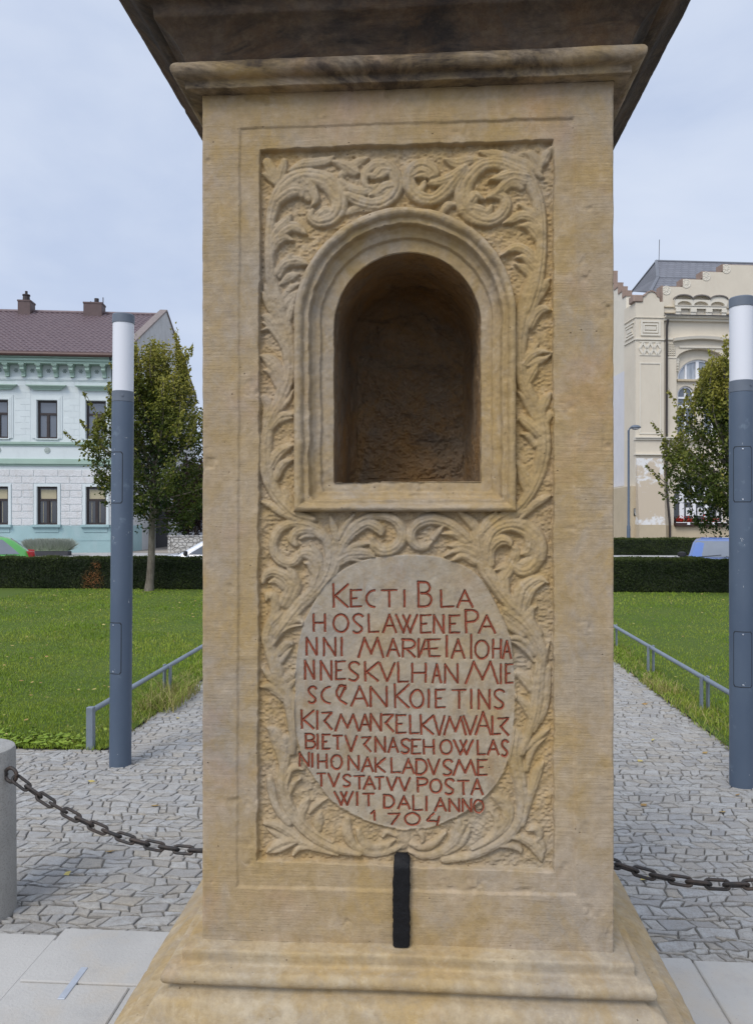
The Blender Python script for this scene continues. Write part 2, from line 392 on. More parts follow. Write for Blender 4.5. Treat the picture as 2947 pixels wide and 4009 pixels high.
# ---- scroll ornament: strokes traced on the photograph; half-widths in the same units as the points
BL = {'TL': (950, 500, .42373), 'TR': (1550, 500, .42373), 'LM': (950, 1100, .44484), 'RM': (1850, 1100, .44484),
      'CL': (950, 2000, .39346), 'CR': (1550, 2000, .42373), 'LB': (950, 2400, .24465), 'LC': (950, 2900, .30266),
      'RB': (1850, 2400, .24465), 'RC': (1750, 2900, .30266), 'BM': (1300, 3150, .3632)}
ST = {
'TL': [
 (1.0, [(330,1650,70),(255,1400,52),(235,1150,45),(238,920,42),(285,690,60),(400,505,78),(560,430,72),(730,455,78),(850,560,80),(885,700,76),(820,815,66),(700,850,52),(620,805,38),(640,745,20)]),
 (1.1, [(330,640,60),(430,570,66),(520,560,55),(545,620,22)]),
 (1.05, [(560,470,50),(625,550,50),(665,640,38),(640,700,18)]),
 (0.9, [(500,520,40),(570,600,40),(600,650,22)]),
 (0.95, [(690,800,45),(760,745,44),(812,765,16)]),
 (0.9, [(235,1060,22),(300,930,46),(400,830,40),(430,790,16)]),
 (0.95, [(225,1120,20),(300,1000,44),(430,900,52),(520,920,40),(575,962,14)]),
 (0.85, [(250,1180,20),(290,1060,42),(370,1000,40),(450,1022,14)]),
 (0.9, [(300,1330,30),(390,1235,50),(500,1215,48),(605,1252,13)]),
 (0.75, [(330,1360,20),(420,1180,34),(430,1165,12)]),
 (0.85, [(350,1420,22),(430,1360,40),(505,1340,16)]),
 (0.8, [(360,1660,40),(440,1560,44),(515,1490,16)]),
 (0.8, [(430,370,18),(540,310,40),(680,290,45),(780,270,38),(835,236,12)]),
 (0.85, [(840,290,20),(930,320,46),(1010,370,50),(1070,390,14)]),
 (0.7, [(900,420,30),(960,360,40),(1060,290,40),(1150,250,14)]),
 (0.85, [(900,470,30),(1010,545,40),(1120,560,46),(1210,530,34),(1240,500,14)]),
 (1.0, [(940,600,30),(1050,650,50),(1160,680,52),(1270,670,60),(1370,610,66),(1420,510,64),(1405,415,58),(1335,335,54),(1240,310,48),(1160,350,42),(1120,430,38),(1130,505,28),(1180,530,14)]),
 (1.0, [(1390,520,50),(1310,530,56),(1260,570,44),(1170,605,14)]),
 (1.05, [(1360,370,40),(1280,360,44),(1220,420,40),(1150,415,14)]),
 (0.95, [(1330,400,30),(1280,425,30),(1245,440,14)]),
 (0.75, [(310,500,14),(270,400,52),(215,290,44)]), (0.75, [(320,490,14),(345,390,46),(375,285,30)]), (0.6, [(290,500,14),(235,430,34),(175,400,16)]),
 (0.6, [(960,760,30),(1060,720,40),(1180,730,30),(1300,720,16)]),
],
'TR': [
 (1.0, [(640,350,40),(540,460,58),(450,570,62),(350,640,56),(240,635,60),(155,565,62),(112,460,60),(145,365,58),(230,315,54),(320,345,48),(362,410,38),(310,445,20)]),
 (1.0, [(150,420,40),(230,380,50),(290,410,44),(180,440,16)]),
 (1.1, [(335,490,36),(420,475,44),(520,430,50),(640,340,30)]),
 (0.8, [(230,560,30),(255,500,30),(270,475,12)]),
 (0.75, [(450,265,14),(560,300,50),(680,275,40),(820,262,14)]),
 (1.0, [(1230,1660,62),(1300,1430,60),(1340,1180,52),(1350,950,48),(1335,750,52),(1290,570,56),(1200,430,66),(1085,360,62),(950,310,56),(820,320,56),(725,385,62),(645,490,72),(625,600,80),(655,720,82),(745,800,72),(860,835,60),(960,795,54),(1020,705,50),(1000,625,44),(920,600,40),(850,625,20)]),
 (1.15, [(1200,430,50),(1090,410,50),(980,430,42),(870,465,14)]),
 (1.1, [(1190,480,45),(1080,460,45),(990,520,42),(935,575,26)]),
 (1.0, [(1160,520,40),(1070,500,34),(1010,560,20)]),
 (1.05, [(620,740,50),(740,735,54),(845,760,40),(885,700,18)]),
 (1.0, [(700,640,60),(740,600,40),(800,640,20)]),
 (0.95, [(1345,900,45),(1270,815,45),(1160,790,45),(1070,835,34),(995,865,10)]),
 (0.9, [(1320,990,48),(1250,900,44),(1165,885,20)]),
 (0.8, [(1320,800,40),(1230,740,32),(1140,685,10)]),
 (0.9, [(1310,1230,50),(1220,1130,46),(1110,1090,42),(970,1165,10)]),
 (0.85, [(1290,1280,50),(1200,1190,34),(1120,1180,14)]),
 (0.8, [(1270,1350,50),(1200,1290,40),(1105,1240,12)]),
 (0.75, [(1200,1660,30),(1310,1500,42),(1380,1425,34),(1425,1380,10)]),
 (0.75, [(1345,380,14),(1310,300,50),(1250,210,36)]), (0.75, [(1340,350,14),(1385,250,44),(1440,160,18)]),
 (0.75, [(900,250,20),(1010,245,44),(1110,270,40),(1250,335,40),(1350,430,24)]), (0.7, [(780,195,20),(900,215,44),(1060,240,30),(1230,310,14)]),
 (0.7, [(430,760,30),(480,700,40),(550,690,20)]),
],
'LM': [
 (0.95, [(235,40,64),(310,250,66),(385,500,66),(410,700,58),(395,860,50),(340,1010,50),(265,1150,50),(210,1300,52),(190,1500,58),(210,1700,56),(275,1860,55),(370,1980,55),(470,2060,48),(620,2100,26)]),
 (0.75, [(160,80,10),(205,170,32),(280,300,40),(340,440,40)]),
 (0.85, [(158,296,10),(210,315,38),(290,410,42),(360,560,40)]), (0.65, [(150,425,8),(230,405,22),(310,500,26)]), (0.65, [(165,350,8),(220,385,22),(270,400,14)]),
 (0.9, [(158,650,16),(235,695,54),(310,800,62),(345,930,56),(300,1080,44)]), (0.7, [(175,775,10),(245,800,34),(310,900,42)]),
 (0.7, [(175,1020,28),(215,1110,48),(200,1250,44)]),
 (0.85, [(320,1080,30),(385,980,24),(432,880,8)]), (0.85, [(320,1120,28),(400,1030,24),(440,950,8)]),
 (0.9, [(240,1290,30),(320,1190,38),(435,1165,22)]), (0.75, [(250,1260,20),(350,1210,26),(430,1200,10)]),
 (0.9, [(240,1620,42),(300,1520,46),(385,1460,32),(442,1442,10)]), (0.85, [(280,1740,30),(330,1630,40),(395,1580,28),(437,1570,10)]),
 (0.7, [(440,1960,26),(390,1900,38),(360,1830,16)]),
 (0.85, [(370,390,30),(410,240,40),(462,110,16)]), (0.7, [(350,120,24),(420,40,26),(490,10,12)]),
 (0.9, [(165,1945,18),(250,1985,30),(330,2045,30),(450,2100,28)]),
],
'RM': [
 (0.95, [(555,-20,72),(480,200,74),(432,400,68),(415,600,56),(432,800,52),(485,960,54),(560,1100,58),(615,1250,62),(632,1450,62),(610,1610,58),(560,1760,52),(495,1885,48),(415,1985,48),(330,2035,44),(220,2095,38),(90,2210,38)]),
 (0.9, [(510,380,40),(565,270,46),(640,228,34),(694,245,10)]), (0.75, [(650,20,36),(600,120,30),(568,205,12)]),
 (0.9, [(450,720,38),(515,645,42),(600,608,30),(705,622,8)]), (0.85, [(490,740,20),(580,695,36),(640,675,24),(695,638,8)]), (0.7, [(500,660,20),(545,590,22),(580,545,10)]),
 (0.8, [(470,900,36),(530,790,46),(570,735,16)]),
 (0.8, [(600,1180,28),(640,1060,44),(692,980,16)]), (0.75, [(640,1270,28),(690,1170,30)]),
 (0.85, [(430,2090,18),(540,1975,36),(640,1915,30),(692,1888,9)]),
 (0.85, [(570,1220,28),(490,1070,34),(408,975,11)]),
 (0.95, [(590,1350,40),(500,1255,48),(420,1200,28),(386,1225,10)]), (0.75, [(560,1440,28),(490,1360,26),(438,1342,10)]),
 (0.9, [(530,1840,40),(455,1700,46),(400,1605,22)]), (0.7, [(490,1880,26),(430,1740,26),(405,1690,10)]),
 (0.8, [(590,1480,20),(570,1640,20),(520,1800,18)]),
],
'CL': [
 (1.0, [(330,1240,50),(520,985,64),(680,830,56),(800,670,52),(862,480,48),(832,310,48),(745,200,48),(605,135,44),(460,132,44),(350,200,44),(295,315,44),(312,432,48),(392,512,48),(492,520,44),(550,455,44),(555,400,14)]),
 (1.1, [(790,270,38),(690,195,44),(585,190,50),(515,220,46),(485,285,44),(520,340,26)]),
 (0.8, [(700,250,26),(620,250,26),(560,280,16)]),
 (1.05, [(700,740,46),(745,570,60),(690,455,64),(605,430,48),(545,455,22)]), (0.9, [(770,560,40),(730,440,42),(665,335,10)]), (0.85, [(690,620,28),(650,535,28),(610,525,12)]),
 (0.95, [(420,920,66),(485,770,78),(410,660,58),(300,615,50),(215,650,38),(192,715,22)]), (0.85, [(520,720,48),(475,620,40),(435,565,10)]), (0.75, [(400,760,40),(320,700,34),(250,720,12)]),
 (0.85, [(245,1200,26),(310,1010,44),(305,885,44),(240,845,32),(222,905,10)]),
 (0.95, [(925,330,40),(930,480,50),(890,620,46),(760,790,40),(600,925,40),(430,1070,38)]),
 (0.85, [(935,330,26),(905,190,40),(868,60,20)]), (0.85, [(950,280,22),(1010,155,32),(1100,40,18)]),
 (1.0, [(960,430,34),(1030,290,44),(1130,190,50),(1240,130,50),(1350,180,52),(1375,235,26)]),
 (0.95, [(970,330,18),(1080,160,28),(1220,70,34),(1380,55,40),(1510,95,48),(1582,205,52),(1560,320,54),(1480,390,56),(1370,400,58),(1305,345,48),(1285,275,20)]),
 (0.95, [(940,500,36),(1040,435,58),(1150,425,56),(1255,435,40),(1312,465,10)]), (0.75, [(960,540,24),(1060,490,24),(1190,515,10)]), (0.85, [(1020,400,26),(1130,350,34),(1260,325,12)]),
 (0.7, [(690,795,26),(780,742,24),(870,700,9)]), (0.9, [(330,1260,30),(440,1130,40),(520,1085,44),(595,1112,10)]),
],
'CR': [
 (1.0, [(680,270,40),(580,180,45),(480,115,50),(350,80,54),(235,100,52),(155,170,42),(140,260,44),(190,330,38),(270,340,34),(325,295,16)]),
 (0.9, [(345,260,28),(400,190,24),(438,145,7)]), (0.85, [(640,290,30),(540,220,34),(430,215,10)]),
 (0.85, [(770,220,36),(705,110,46),(590,15,24)]), (0.9, [(780,220,36),(850,100,44),(925,15,18)]), (0.8, [(790,300,36),(900,150,38),(1060,60,38),(1220,-10,20)]),
 (1.0, [(755,220,56),(780,380,58),(830,540,62),(930,700,58),(1050,850,58),(1180,980,62),(1300,1150,58)]),
 (0.8, [(750,350,36),(640,320,44),(560,325,36),(490,325,12)]), (0.85, [(730,410,36),(620,360,34),(520,385,24),(448,425,8)]), (0.8, [(730,480,36),(620,420,32),(540,450,22),(500,485,8)]),
 (1.05, [(850,440,38),(855,310,44),(920,185,54),(1050,132,58),(1180,155,70),(1290,245,76),(1322,380,74),(1272,500,66),(1175,555,56),(1090,515,32)]),
 (1.1, [(880,500,32),(882,360,44),(960,275,54),(1040,285,38),(1062,325,16)]), (1.1, [(1230,200,46),(1245,300,50),(1232,375,50),(1165,405,14)]),
 (1.0, [(1000,620,46),(1080,490,50),(1110,390,44),(1080,335,12)]), (0.9, [(1230,460,40),(1170,490,30),(1130,490,12)]),
 (0.9, [(1010,760,46),(1000,620,50),(1020,530,38),(920,550,8)]),
 (0.95, [(1140,930,66),(1170,750,70),(1250,665,54),(1340,632,34),(1415,672,8)]), (0.8, [(1200,870,46),(1260,745,34),(1390,655,9)]), (0.8, [(1240,1020,40),(1250,930,36),(1300,890,12)]),
 (0.75, [(1180,1160,28),(1060,1085,30),(990,1015,24),(988,955,8)]),
 (0.75, [(820,520,22),(870,640,22),(960,780,22),(1080,930,20),(1200,1080,18)]),
],
'LB': [
 (0.9, [(560,60,86),(430,200,86),(375,400,100),(430,620,100),(500,850,100),(570,1100,94),(700,1350,94),(755,1600,84),(775,1850,66),(785,2100,56),(770,2260,56)]),
 (0.9, [(520,300,60),(640,180,76),(800,100,80),(900,130,50),(955,190,14)]), (0.85, [(480,520,36),(590,340,40),(750,240,28),(960,205,9)]),
 (0.8, [(520,700,46),(630,570,70),(740,500,46),(785,530,14)]), (0.7, [(600,800,46),(680,680,40),(760,590,12)]),
 (0.75, [(600,1120,46),(720,1050,70),(820,980,36)]), (0.75, [(680,1280,46),(760,1160,46),(845,1080,12)]),
 (0.8, [(290,900,14),(370,1000,46),(480,1110,58),(620,1230,58)]), (0.8, [(280,1200,26),(420,1205,56),(540,1290,50),(660,1380,50)]), (0.65, [(420,1290,12),(520,1330,26),(620,1420,30)]),
 (0.65, [(600,2270,90),(530,2060,104),(470,1930,76),(390,1870,26)]),
],
'LC': [
 (0.85, [(545,0,54),(545,200,56),(512,400,58),(500,600,66),(540,800,66),(605,955,66),(725,1125,62),(880,1265,60),(1050,1375,56),(1250,1455,48),(1500,1505,36)]),
 (0.75, [(610,420,22),(560,620,24),(600,800,24),(690,960,24),(800,1110,22),(960,1240,22),(1150,1350,18)]),
 (0.65, [(390,0,50),(460,150,58),(500,330,46)]), (0.8, [(330,530,40),(360,660,58),(390,800,50),(460,950,50),(580,1100,46)]),
 (0.7, [(570,440,36),(660,375,40),(770,400,12)]), (0.7, [(600,720,18),(640,590,40),(730,520,12)]),
 (0.7, [(740,1120,46),(740,970,60),(790,870,58),(835,790,20)]), (0.7, [(850,970,20),(920,880,36),(1070,785,10)]), (0.6, [(960,1190,46),(970,1060,58),(990,970,20)]),
 (0.75, [(270,1100,26),(430,1130,58),(570,1210,66),(710,1310,58),(860,1390,46),(1060,1460,36)]), (0.75, [(290,1480,12),(400,1400,50),(540,1330,50),(720,1320,30)]), (0.7, [(310,1495,9),(480,1440,38),(680,1350,16)]),
 (0.6, [(310,1180,9),(420,1250,38),(580,1300,40)]), (0.75, [(640,1510,24),(720,1425,38),(850,1415,38),(1000,1455,32),(1220,1510,22)]),
],
'RB': [
 (0.9, [(540,-30,66),(760,130,86),(930,300,104),(1060,520,104),(1110,750,94),(1080,1000,94),(1060,1250,104),(1030,1500,104),(995,1700,86),(920,1900,66),(850,2100,64),(790,2260,64)]),
 (0.8, [(480,50,16),(600,140,58),(720,210,58),(880,350,50)]), (0.85, [(610,420,30),(740,420,48),(870,510,58),(1010,670,50)]), (0.75, [(630,470,12),(750,530,38),(880,640,40),(990,790,26)]),
 (0.75, [(690,990,40),(800,1040,68),(910,1160,78),(1000,1300,58)]), (0.75, [(700,1360,36),(800,1430,58),(900,1550,76),(960,1720,56)]), (0.6, [(660,1900,46),(740,1980,68),(820,2070,46)]),
 (0.65, [(1230,540,16),(1160,690,58),(1110,860,50)]),
 (0.7, [(1230,900,50),(1210,1100,66),(1195,1300,66),(1165,1500,62),(1085,1710,46),(990,1920,36)]), (0.75, [(1240,1885,12),(1130,1965,48),(1000,2065,48),(870,2200,46)]), (0.6, [(1240,1360,12),(1200,1560,24),(1110,1780,18)]),
],
'RC': [
 (0.8, [(900,0,84),(880,200,84),(922,420,84),(962,600,74),(982,800,66),(970,955,58),(930,1100,56),(820,1255,56),(680,1365,52),(500,1455,52),(300,1535,46),(-40,1580,46)]),
 (0.7, [(1275,-10,9),(1150,90,38),(1080,210,44),(1035,400,36)]), (0.7, [(1250,310,16),(1180,440,58),(1120,610,58),(1080,760,48),(1030,910,48),(985,1120,36)]),
 (0.7, [(590,750,18),(690,810,58),(785,905,76),(790,1055,66),(720,1175,56),(560,1310,46)]), (0.65, [(590,980,18),(660,1080,48),(640,1210,44),(520,1340,38),(330,1440,24)]),
 (0.6, [(280,1210,26),(220,1330,44),(120,1425,38),(-20,1500,26)]), (0.55, [(150,1090,40),(130,1250,66),(50,1385,46)]),
 (0.75, [(870,1290,34),(960,1295,48),(1100,1375,60),(1200,1490,58),(1235,1600,14)]), (0.65, [(1040,1200,9),(1150,1175,44),(1210,1255,44),(1170,1320,12)]), (0.75, [(680,1395,24),(850,1400,38),(950,1445,34),(960,1495,10)]), (0.6, [(1150,1330,20),(1230,1360,40),(1270,1470,20)]),
],
'BM': [
 (0.62, [(165,190,28),(150,320,50),(205,445,50),(335,540,44),(500,560,40),(665,520,32),(770,465,9)]), (0.6, [(275,310,26),(320,430,44),(430,500,38),(560,490,40),(665,415,16)]), (0.5, [(540,380,16),(590,330,28),(690,370,20)]),
 (0.55, [(920,315,20),(975,390,28),(960,450,14)]), (0.6, [(850,460,26),(970,500,38),(1090,460,38),(1220,335,16)]), (0.62, [(830,540,18),(960,590,34),(1150,560,44),(1320,450,48),(1410,290,26)]),
 (0.5, [(760,470,50),(760,370,76),(760,300,70)]),
],
}
ORN = np.zeros(U.shape); COV = np.zeros(U.shape)
rs = np.random.RandomState(5)
HREL = 0.0125
for bk, lst in ST.items():
    ox, oy, sc = BL[bk]
    for amp, pts in lst:
        q = []
        for x, y, wd in pts:
            a, b = face_pt(ox + x*sc, oy + y*sc); q.append((a, b, wd*1.10*sc*PX))
        C = spline(q, step=0.0014); C[:, 2] = np.maximum(C[:, 2], 0.0008)
        T = np.gradient(C[:, :2], axis=0); T /= (np.linalg.norm(T, axis=1, keepdims=True) + 1e-9)
        mw = C[:, 2].max() * 1.3 + 0.002
        i0 = max(0, int((C[:,0].min() - mw + HW) / STEP)); i1 = min(NU, int((C[:,0].max() + mw + HW) / STEP) + 2)
        j0 = max(0, int((C[:,1].min() - mw - ZB) / STEP)); j1 = min(NV, int((C[:,1].max() + mw - ZB) / STEP) + 2)
        if i1 <= i0 or j1 <= j0: continue
        uu = U[j0:j1, i0:i1].ravel(); vv = V[j0:j1, i0:i1].ravel()
        tmin = np.full(uu.shape, 9.0); smin = np.zeros(uu.shape); pmin = np.zeros(uu.shape); wmin = np.full(uu.shape, 0.01)
        for k in range(len(C)):
            du = uu - C[k,0]; dv = vv - C[k,1]; d = np.sqrt(du*du + dv*dv) / C[k,2]
            m = d < tmin
            if m.any():
                tmin[m] = d[m]; smin[m] = ((T[k,0]*dv - T[k,1]*du) / C[k,2])[m]; pmin[m] = k / len(C); wmin[m] = C[k,2]
        t = tmin
        rnd = np.sqrt(np.clip(1 - t*t, 0, 1))
        prof = 0.26 + 0.74 * rnd
        big = np.clip((wmin - 0.0050) / 0.006, 0, 1)           # broad bands carry flutes
        sg = 1 if rs.rand() < 0.5 else -1
        prof -= big * 0.17 * np.exp(-((smin*sg - 0.38) / 0.13)**2)
        prof -= big * 0.11 * np.exp(-((smin*sg + 0.25) / 0.16)**2)
        prof *= np.where(t < 1, 1, np.clip(1 - (t - 1) * wmin / 0.0018, 0, 1) * 0.9)
        hh = HREL * amp * (0.92 + 0.12 * rs.rand()) * prof
        sub = ORN[j0:j1, i0:i1]; np.maximum(sub, hh.reshape(sub.shape), out=sub)
        cs = COV[j0:j1, i0:i1]; np.maximum(cs, np.clip(1.15 - t, 0, 1).reshape(cs.shape) > 0.05, out=cs)
def blur(a, n=1):
    for _ in range(n):
        p = np.pad(a, 1, mode='edge')
        a = (p[1:-1,1:-1]*4 + (p[:-2,1:-1] + p[2:,1:-1] + p[1:-1,:-2] + p[1:-1,2:])*2 + p[:-2,:-2] + p[2:,2:] + p[:-2,2:] + p[2:,:-2]) / 16
    return a
ORN = blur(ORN, 1); COVS = blur(COV, 2)

# ---- hammered ground between the scrolls
pit = 0.0017*vnoise(U, V, 0, 70, 11) + 0.0018*vnoise(U, V*1.5, 0, 150, 12) + 0.0008*vnoise(U, V, 0, 330, 13) + 0.0012*vnoise(U, V, 0, 22, 14)
bgl = H_BG + pit * (1 - 0.92 * COVS)
carve = 0.0008*vnoise(U, V, 0, 120, 15) + 0.0013*vnoise(U, V, 0, 38, 16) + 0.0004*vnoise(U, V, 0, 260, 17)
ORN = ORN * (1 - 0.30*np.clip(vnoise(U, V, 0, 16, 18) + 0.1, 0, 1))
panel = bgl + ORN + carve * COVS

# ---- the oval tablet
ov = [(1608,2174),(1730,2185),(1863,2247),(1941,2362),(1996,2489),(2014,2634),(2016,2780),(2005,2900),(1985,3000),(1947,3074),(1893,3134),(1800,3200),(1700,3242),(1615,3255),(1520,3248),(1430,3222),(1306,3152),(1250,3085),(1190,2990),(1158,2880),(1150,2755),(1156,2600),(1173,2489),(1203,2404),(1282,2280),(1380,2210),(1490,2180)]
OVP = spline([face_pt(*p) for p in ov], closed=True, step=0.006)
S_OV = poly_sdf(OVP) + 0.5 * wob
tabz = H_TAB + 0.00028*vnoise(U, V, 0, 60, 21) + 0.00022*vnoise(U, V, 0, 170, 22) + 0.0008*vnoise(U, V, 0, 7, 23)
mt = sm(S_OV, -0.0012, 0.0016)
panel = panel * (1 - mt) + tabz * mt
rim = np.exp(-((S_OV + 0.0012) / 0.0024)**2) * 0.0035 * sm(1.35 - V, -0.15, 0.1)
panel = panel + rim

Hh = Hh * (1 - pitm) + panel * pitm

# ---- niche and its moulded frame
nl, nz1 = face_pt(1299, 1884); nr, _ = face_pt(1886, 1882); _, ntop = face_pt(1592, 962)
NXC, NR = (nl + nr) / 2, (nr - nl) / 2; NZB = nz1; NZC = ntop - NR
ol, oz1 = face_pt(1149, 2003); orr, _ = face_pt(2021, 1996); _, otop = face_pt(1585, 808)
OXC, ORD = (ol + orr) / 2, (orr - ol) / 2; OZB = oz1; OZC = otop - ORD
def arch_sdf(xc, r, zb, zc):
    lower = np.minimum(r - np.abs(U - xc), V - zb)
    upper = r - np.hypot(U - xc, V - zc)
    return np.where(V < zc, lower, upper)
S_FO = arch_sdf(OXC, ORD, OZB, OZC) + 0.5 * wob
S_NI = arch_sdf(NXC, NR, NZB, NZC) + 0.55 * wob
q = np.clip(S_FO / np.maximum(S_FO - S_NI, 1e-4), -1, 1.2) * 150 + (3.2*vnoise(U, V, 0, 32, 33) + 2.0*vnoise(U, V, 0, 85, 34)) * sm(S_FO, 0.004, 0.012) * sm(-S_NI, 0.001, 0.008)
fr = np.interp(q, [0, 3, 9, 18, 27, 34, 38, 41, 57, 60, 66, 80, 96, 99, 103, 148, 150],
               [-.0030, .0025, .0056, .0070, .0052, .0008, -.0045, -.0058, -.0060, -.0110, -.0215, -.0270, -.0285, -.0320, -.0365, -.0385, -.0405])
fr = fr + 0.0009*vnoise(U, V, 0, 40, 31) + 0.0006*vnoise(U, V, 0, 140, 32) - 0.010*np.clip(vnoise(U, V, 0, 30, 35) - 0.6, 0, 1)
mf = (S_FO > 0)
fout = sm(S_FO, -0.0022, 0.0002)
Hh = np.where(mf, fr, Hh * (1 - fout) + np.maximum(Hh, -0.003) * fout * 0 + Hh * fout)

# ---- tool marks, knocks and general unevenness
out_m = 1 - sm(S_IN, -0.002, 0.002)
tool = (0.00022 * vnoise(U*0.12, V, 0, 260, 41) + 0.00014*vnoise(U*0.2, V, 0, 120, 42)) * np.clip(0.45 + 1.1*vnoise(U, V, 0, 6, 49), 0.05, 1) * np.clip((V - 0.92)*9, 0.1, 1)
Hh = Hh + out_m * (tool + 0.0009*vnoise(U, V, 0, 9, 43) + 0.00035*vnoise(U, V, 0, 55, 44))
chips = np.clip(vnoise(U, V, 0, 26, 45) - 0.62, 0, 1) * np.clip(vnoise(U, V, 0, 90, 46) + 0.2, 0, 1)
Hh = Hh - out_m * chips * 0.012
# worn outer arrises, wrapped a little round the corner
ed = HW - np.abs(U) + 0.0008*vnoise(U*0, V, 0, 60, 47) + 0.0016*np.clip(vnoise(U*0, V + np.sign(U)*7, 0, 22, 48) - 0.25, 0, 1)*-2
Hh = Hh - np.clip(0.0045 - ed, 0, 0.0045)**2 / 0.0045 * 0.9
Hh[:, 0] = -0.012; Hh[:, -1] = -0.012

# ---- letters: stroke sets in a unit box (x right, y down)
def arc(cx, cy, rx, ry, a0, a1, n=14):
    return [(cx + rx*math.cos(R(a0 + (a1-a0)*i/n)), cy + ry*math.sin(R(a0 + (a1-a0)*i/n))) for i in range(n+1)]
GL = {
 'K': [[(0,0),(0.04,1)], [(1,0.02),(0.06,0.55)], [(0.1,0.5),(1,1)]],
 'E': [[(0.04,0),(0.06,1)], [(0,0.02),(1,0)], [(0.05,0.5),(0.6,0.48)], [(0.04,0.99),(1,0.97)]],
 'C': [arc(0.95,0.5,0.92,0.5,-95,-265,16)],
 'T': [[(0,0.02),(1,0.0)], [(0.5,0.02),(0.52,1)]],
 'I': [[(0.5,0),(0.5,1)]],
 'B': [[(0.05,0),(0.08,1)], [(0.02,0.02)] + arc(0.45,0.24,0.45,0.22,-90,90,10) + [(0.25,0.46)], [(0.25,0.47)] + arc(0.5,0.73,0.5,0.26,-85,90,10) + [(0.06,0.99)]],
 'L': [[(0.05,0),(0.08,1)], [(0.06,0.98),(1,0.96)]],
 'A': [[(0.5,0),(0.02,1)], [(0.48,0),(0.98,1)], [(0.24,0.62),(0.78,0.62)]],
 'H': [[(0.04,0),(0.04,1)], [(0.97,0),(0.97,1)], [(0.05,0.5),(0.96,0.5)]],
 'O': [arc(0.5,0.5,0.5,0.5,0,360,22)],
 'S': [arc(0.62,0.25,0.52,0.25,-25,-200,12)[:-1] + [(0.2,0.38),(0.5,0.52),(0.85,0.66)] + arc(0.5,0.76,0.5,0.24,-10,140,10)],
 'W': [[(0,0),(0.36,1)], [(0.66,0.02),(0.34,1)], [(0.34,0.02),(0.68,1)], [(1,0),(0.66,1)]],
 'N': [[(0.06,0),(0.06,1)], [(0.06,0.02),(0.94,0.98)], [(0.94,0),(0.95,1)]],
 'P': [[(0.05,0),(0.1,1)], [(0.02,0.02)] + arc(0.5,0.26,0.5,0.25,-80,90,12) + [(0.08,0.54)]],
 'M': [[(0.02,1),(0.26,0)], [(0.25,0),(0.52,0.82)], [(0.76,0),(0.51,0.82)], [(0.75,0),(0.98,1)]],
 'R': [[(0.06,0),(0.08,1)], [(0.02,0.02)] + arc(0.5,0.27,0.5,0.26,-80,90,12) + [(0.1,0.54)], [(0.35,0.54),(1,1)]],
 'Æ': [[(0.3,0.02),(0.0,1)], [(0.42,0.02),(0.5,1)], [(0.36,0.02),(1,0.0)], [(0.18,0.58),(0.88,0.52)], [(0.5,0.98),(1,0.97)]],
 'V': [[(0.02,0),(0.5,1)], [(0.98,0),(0.5,1)]],
 'D': [[(0.06,0),(0.06,1)], [(0.02,0.02)] + arc(0.3,0.5,0.7,0.5,-75,75,12) + [(0.04,0.98)]],
 'Z': [[(0,0.05),(0.98,0.02)], [(0.95,0.04),(0.26,0.52)], [(0.24,0.5),(0.98,1)]],
 'Q': [arc(0.5,0.3,0.45,0.3,-20,-110,6) + [(0.06,0.32),(0.1,0.55),(0.4,0.8),(1,1)], [(0.25,0.06),(0.9,0.02)], [(0.92,0.03),(0.4,0.66)]],
 '1': [[(0,0.3),(0.7,0)], [(0.75,0),(0.85,1)]],
 '7': [[(0,0.03),(0.95,0.0)], [(0.96,0.0),(0.3,1)]],
 '4': [[(0.55,0),(0.0,0.6)], [(0.0,0.62),(0.95,0.68)], [(0.98,0.3),(0.8,1)]],
}
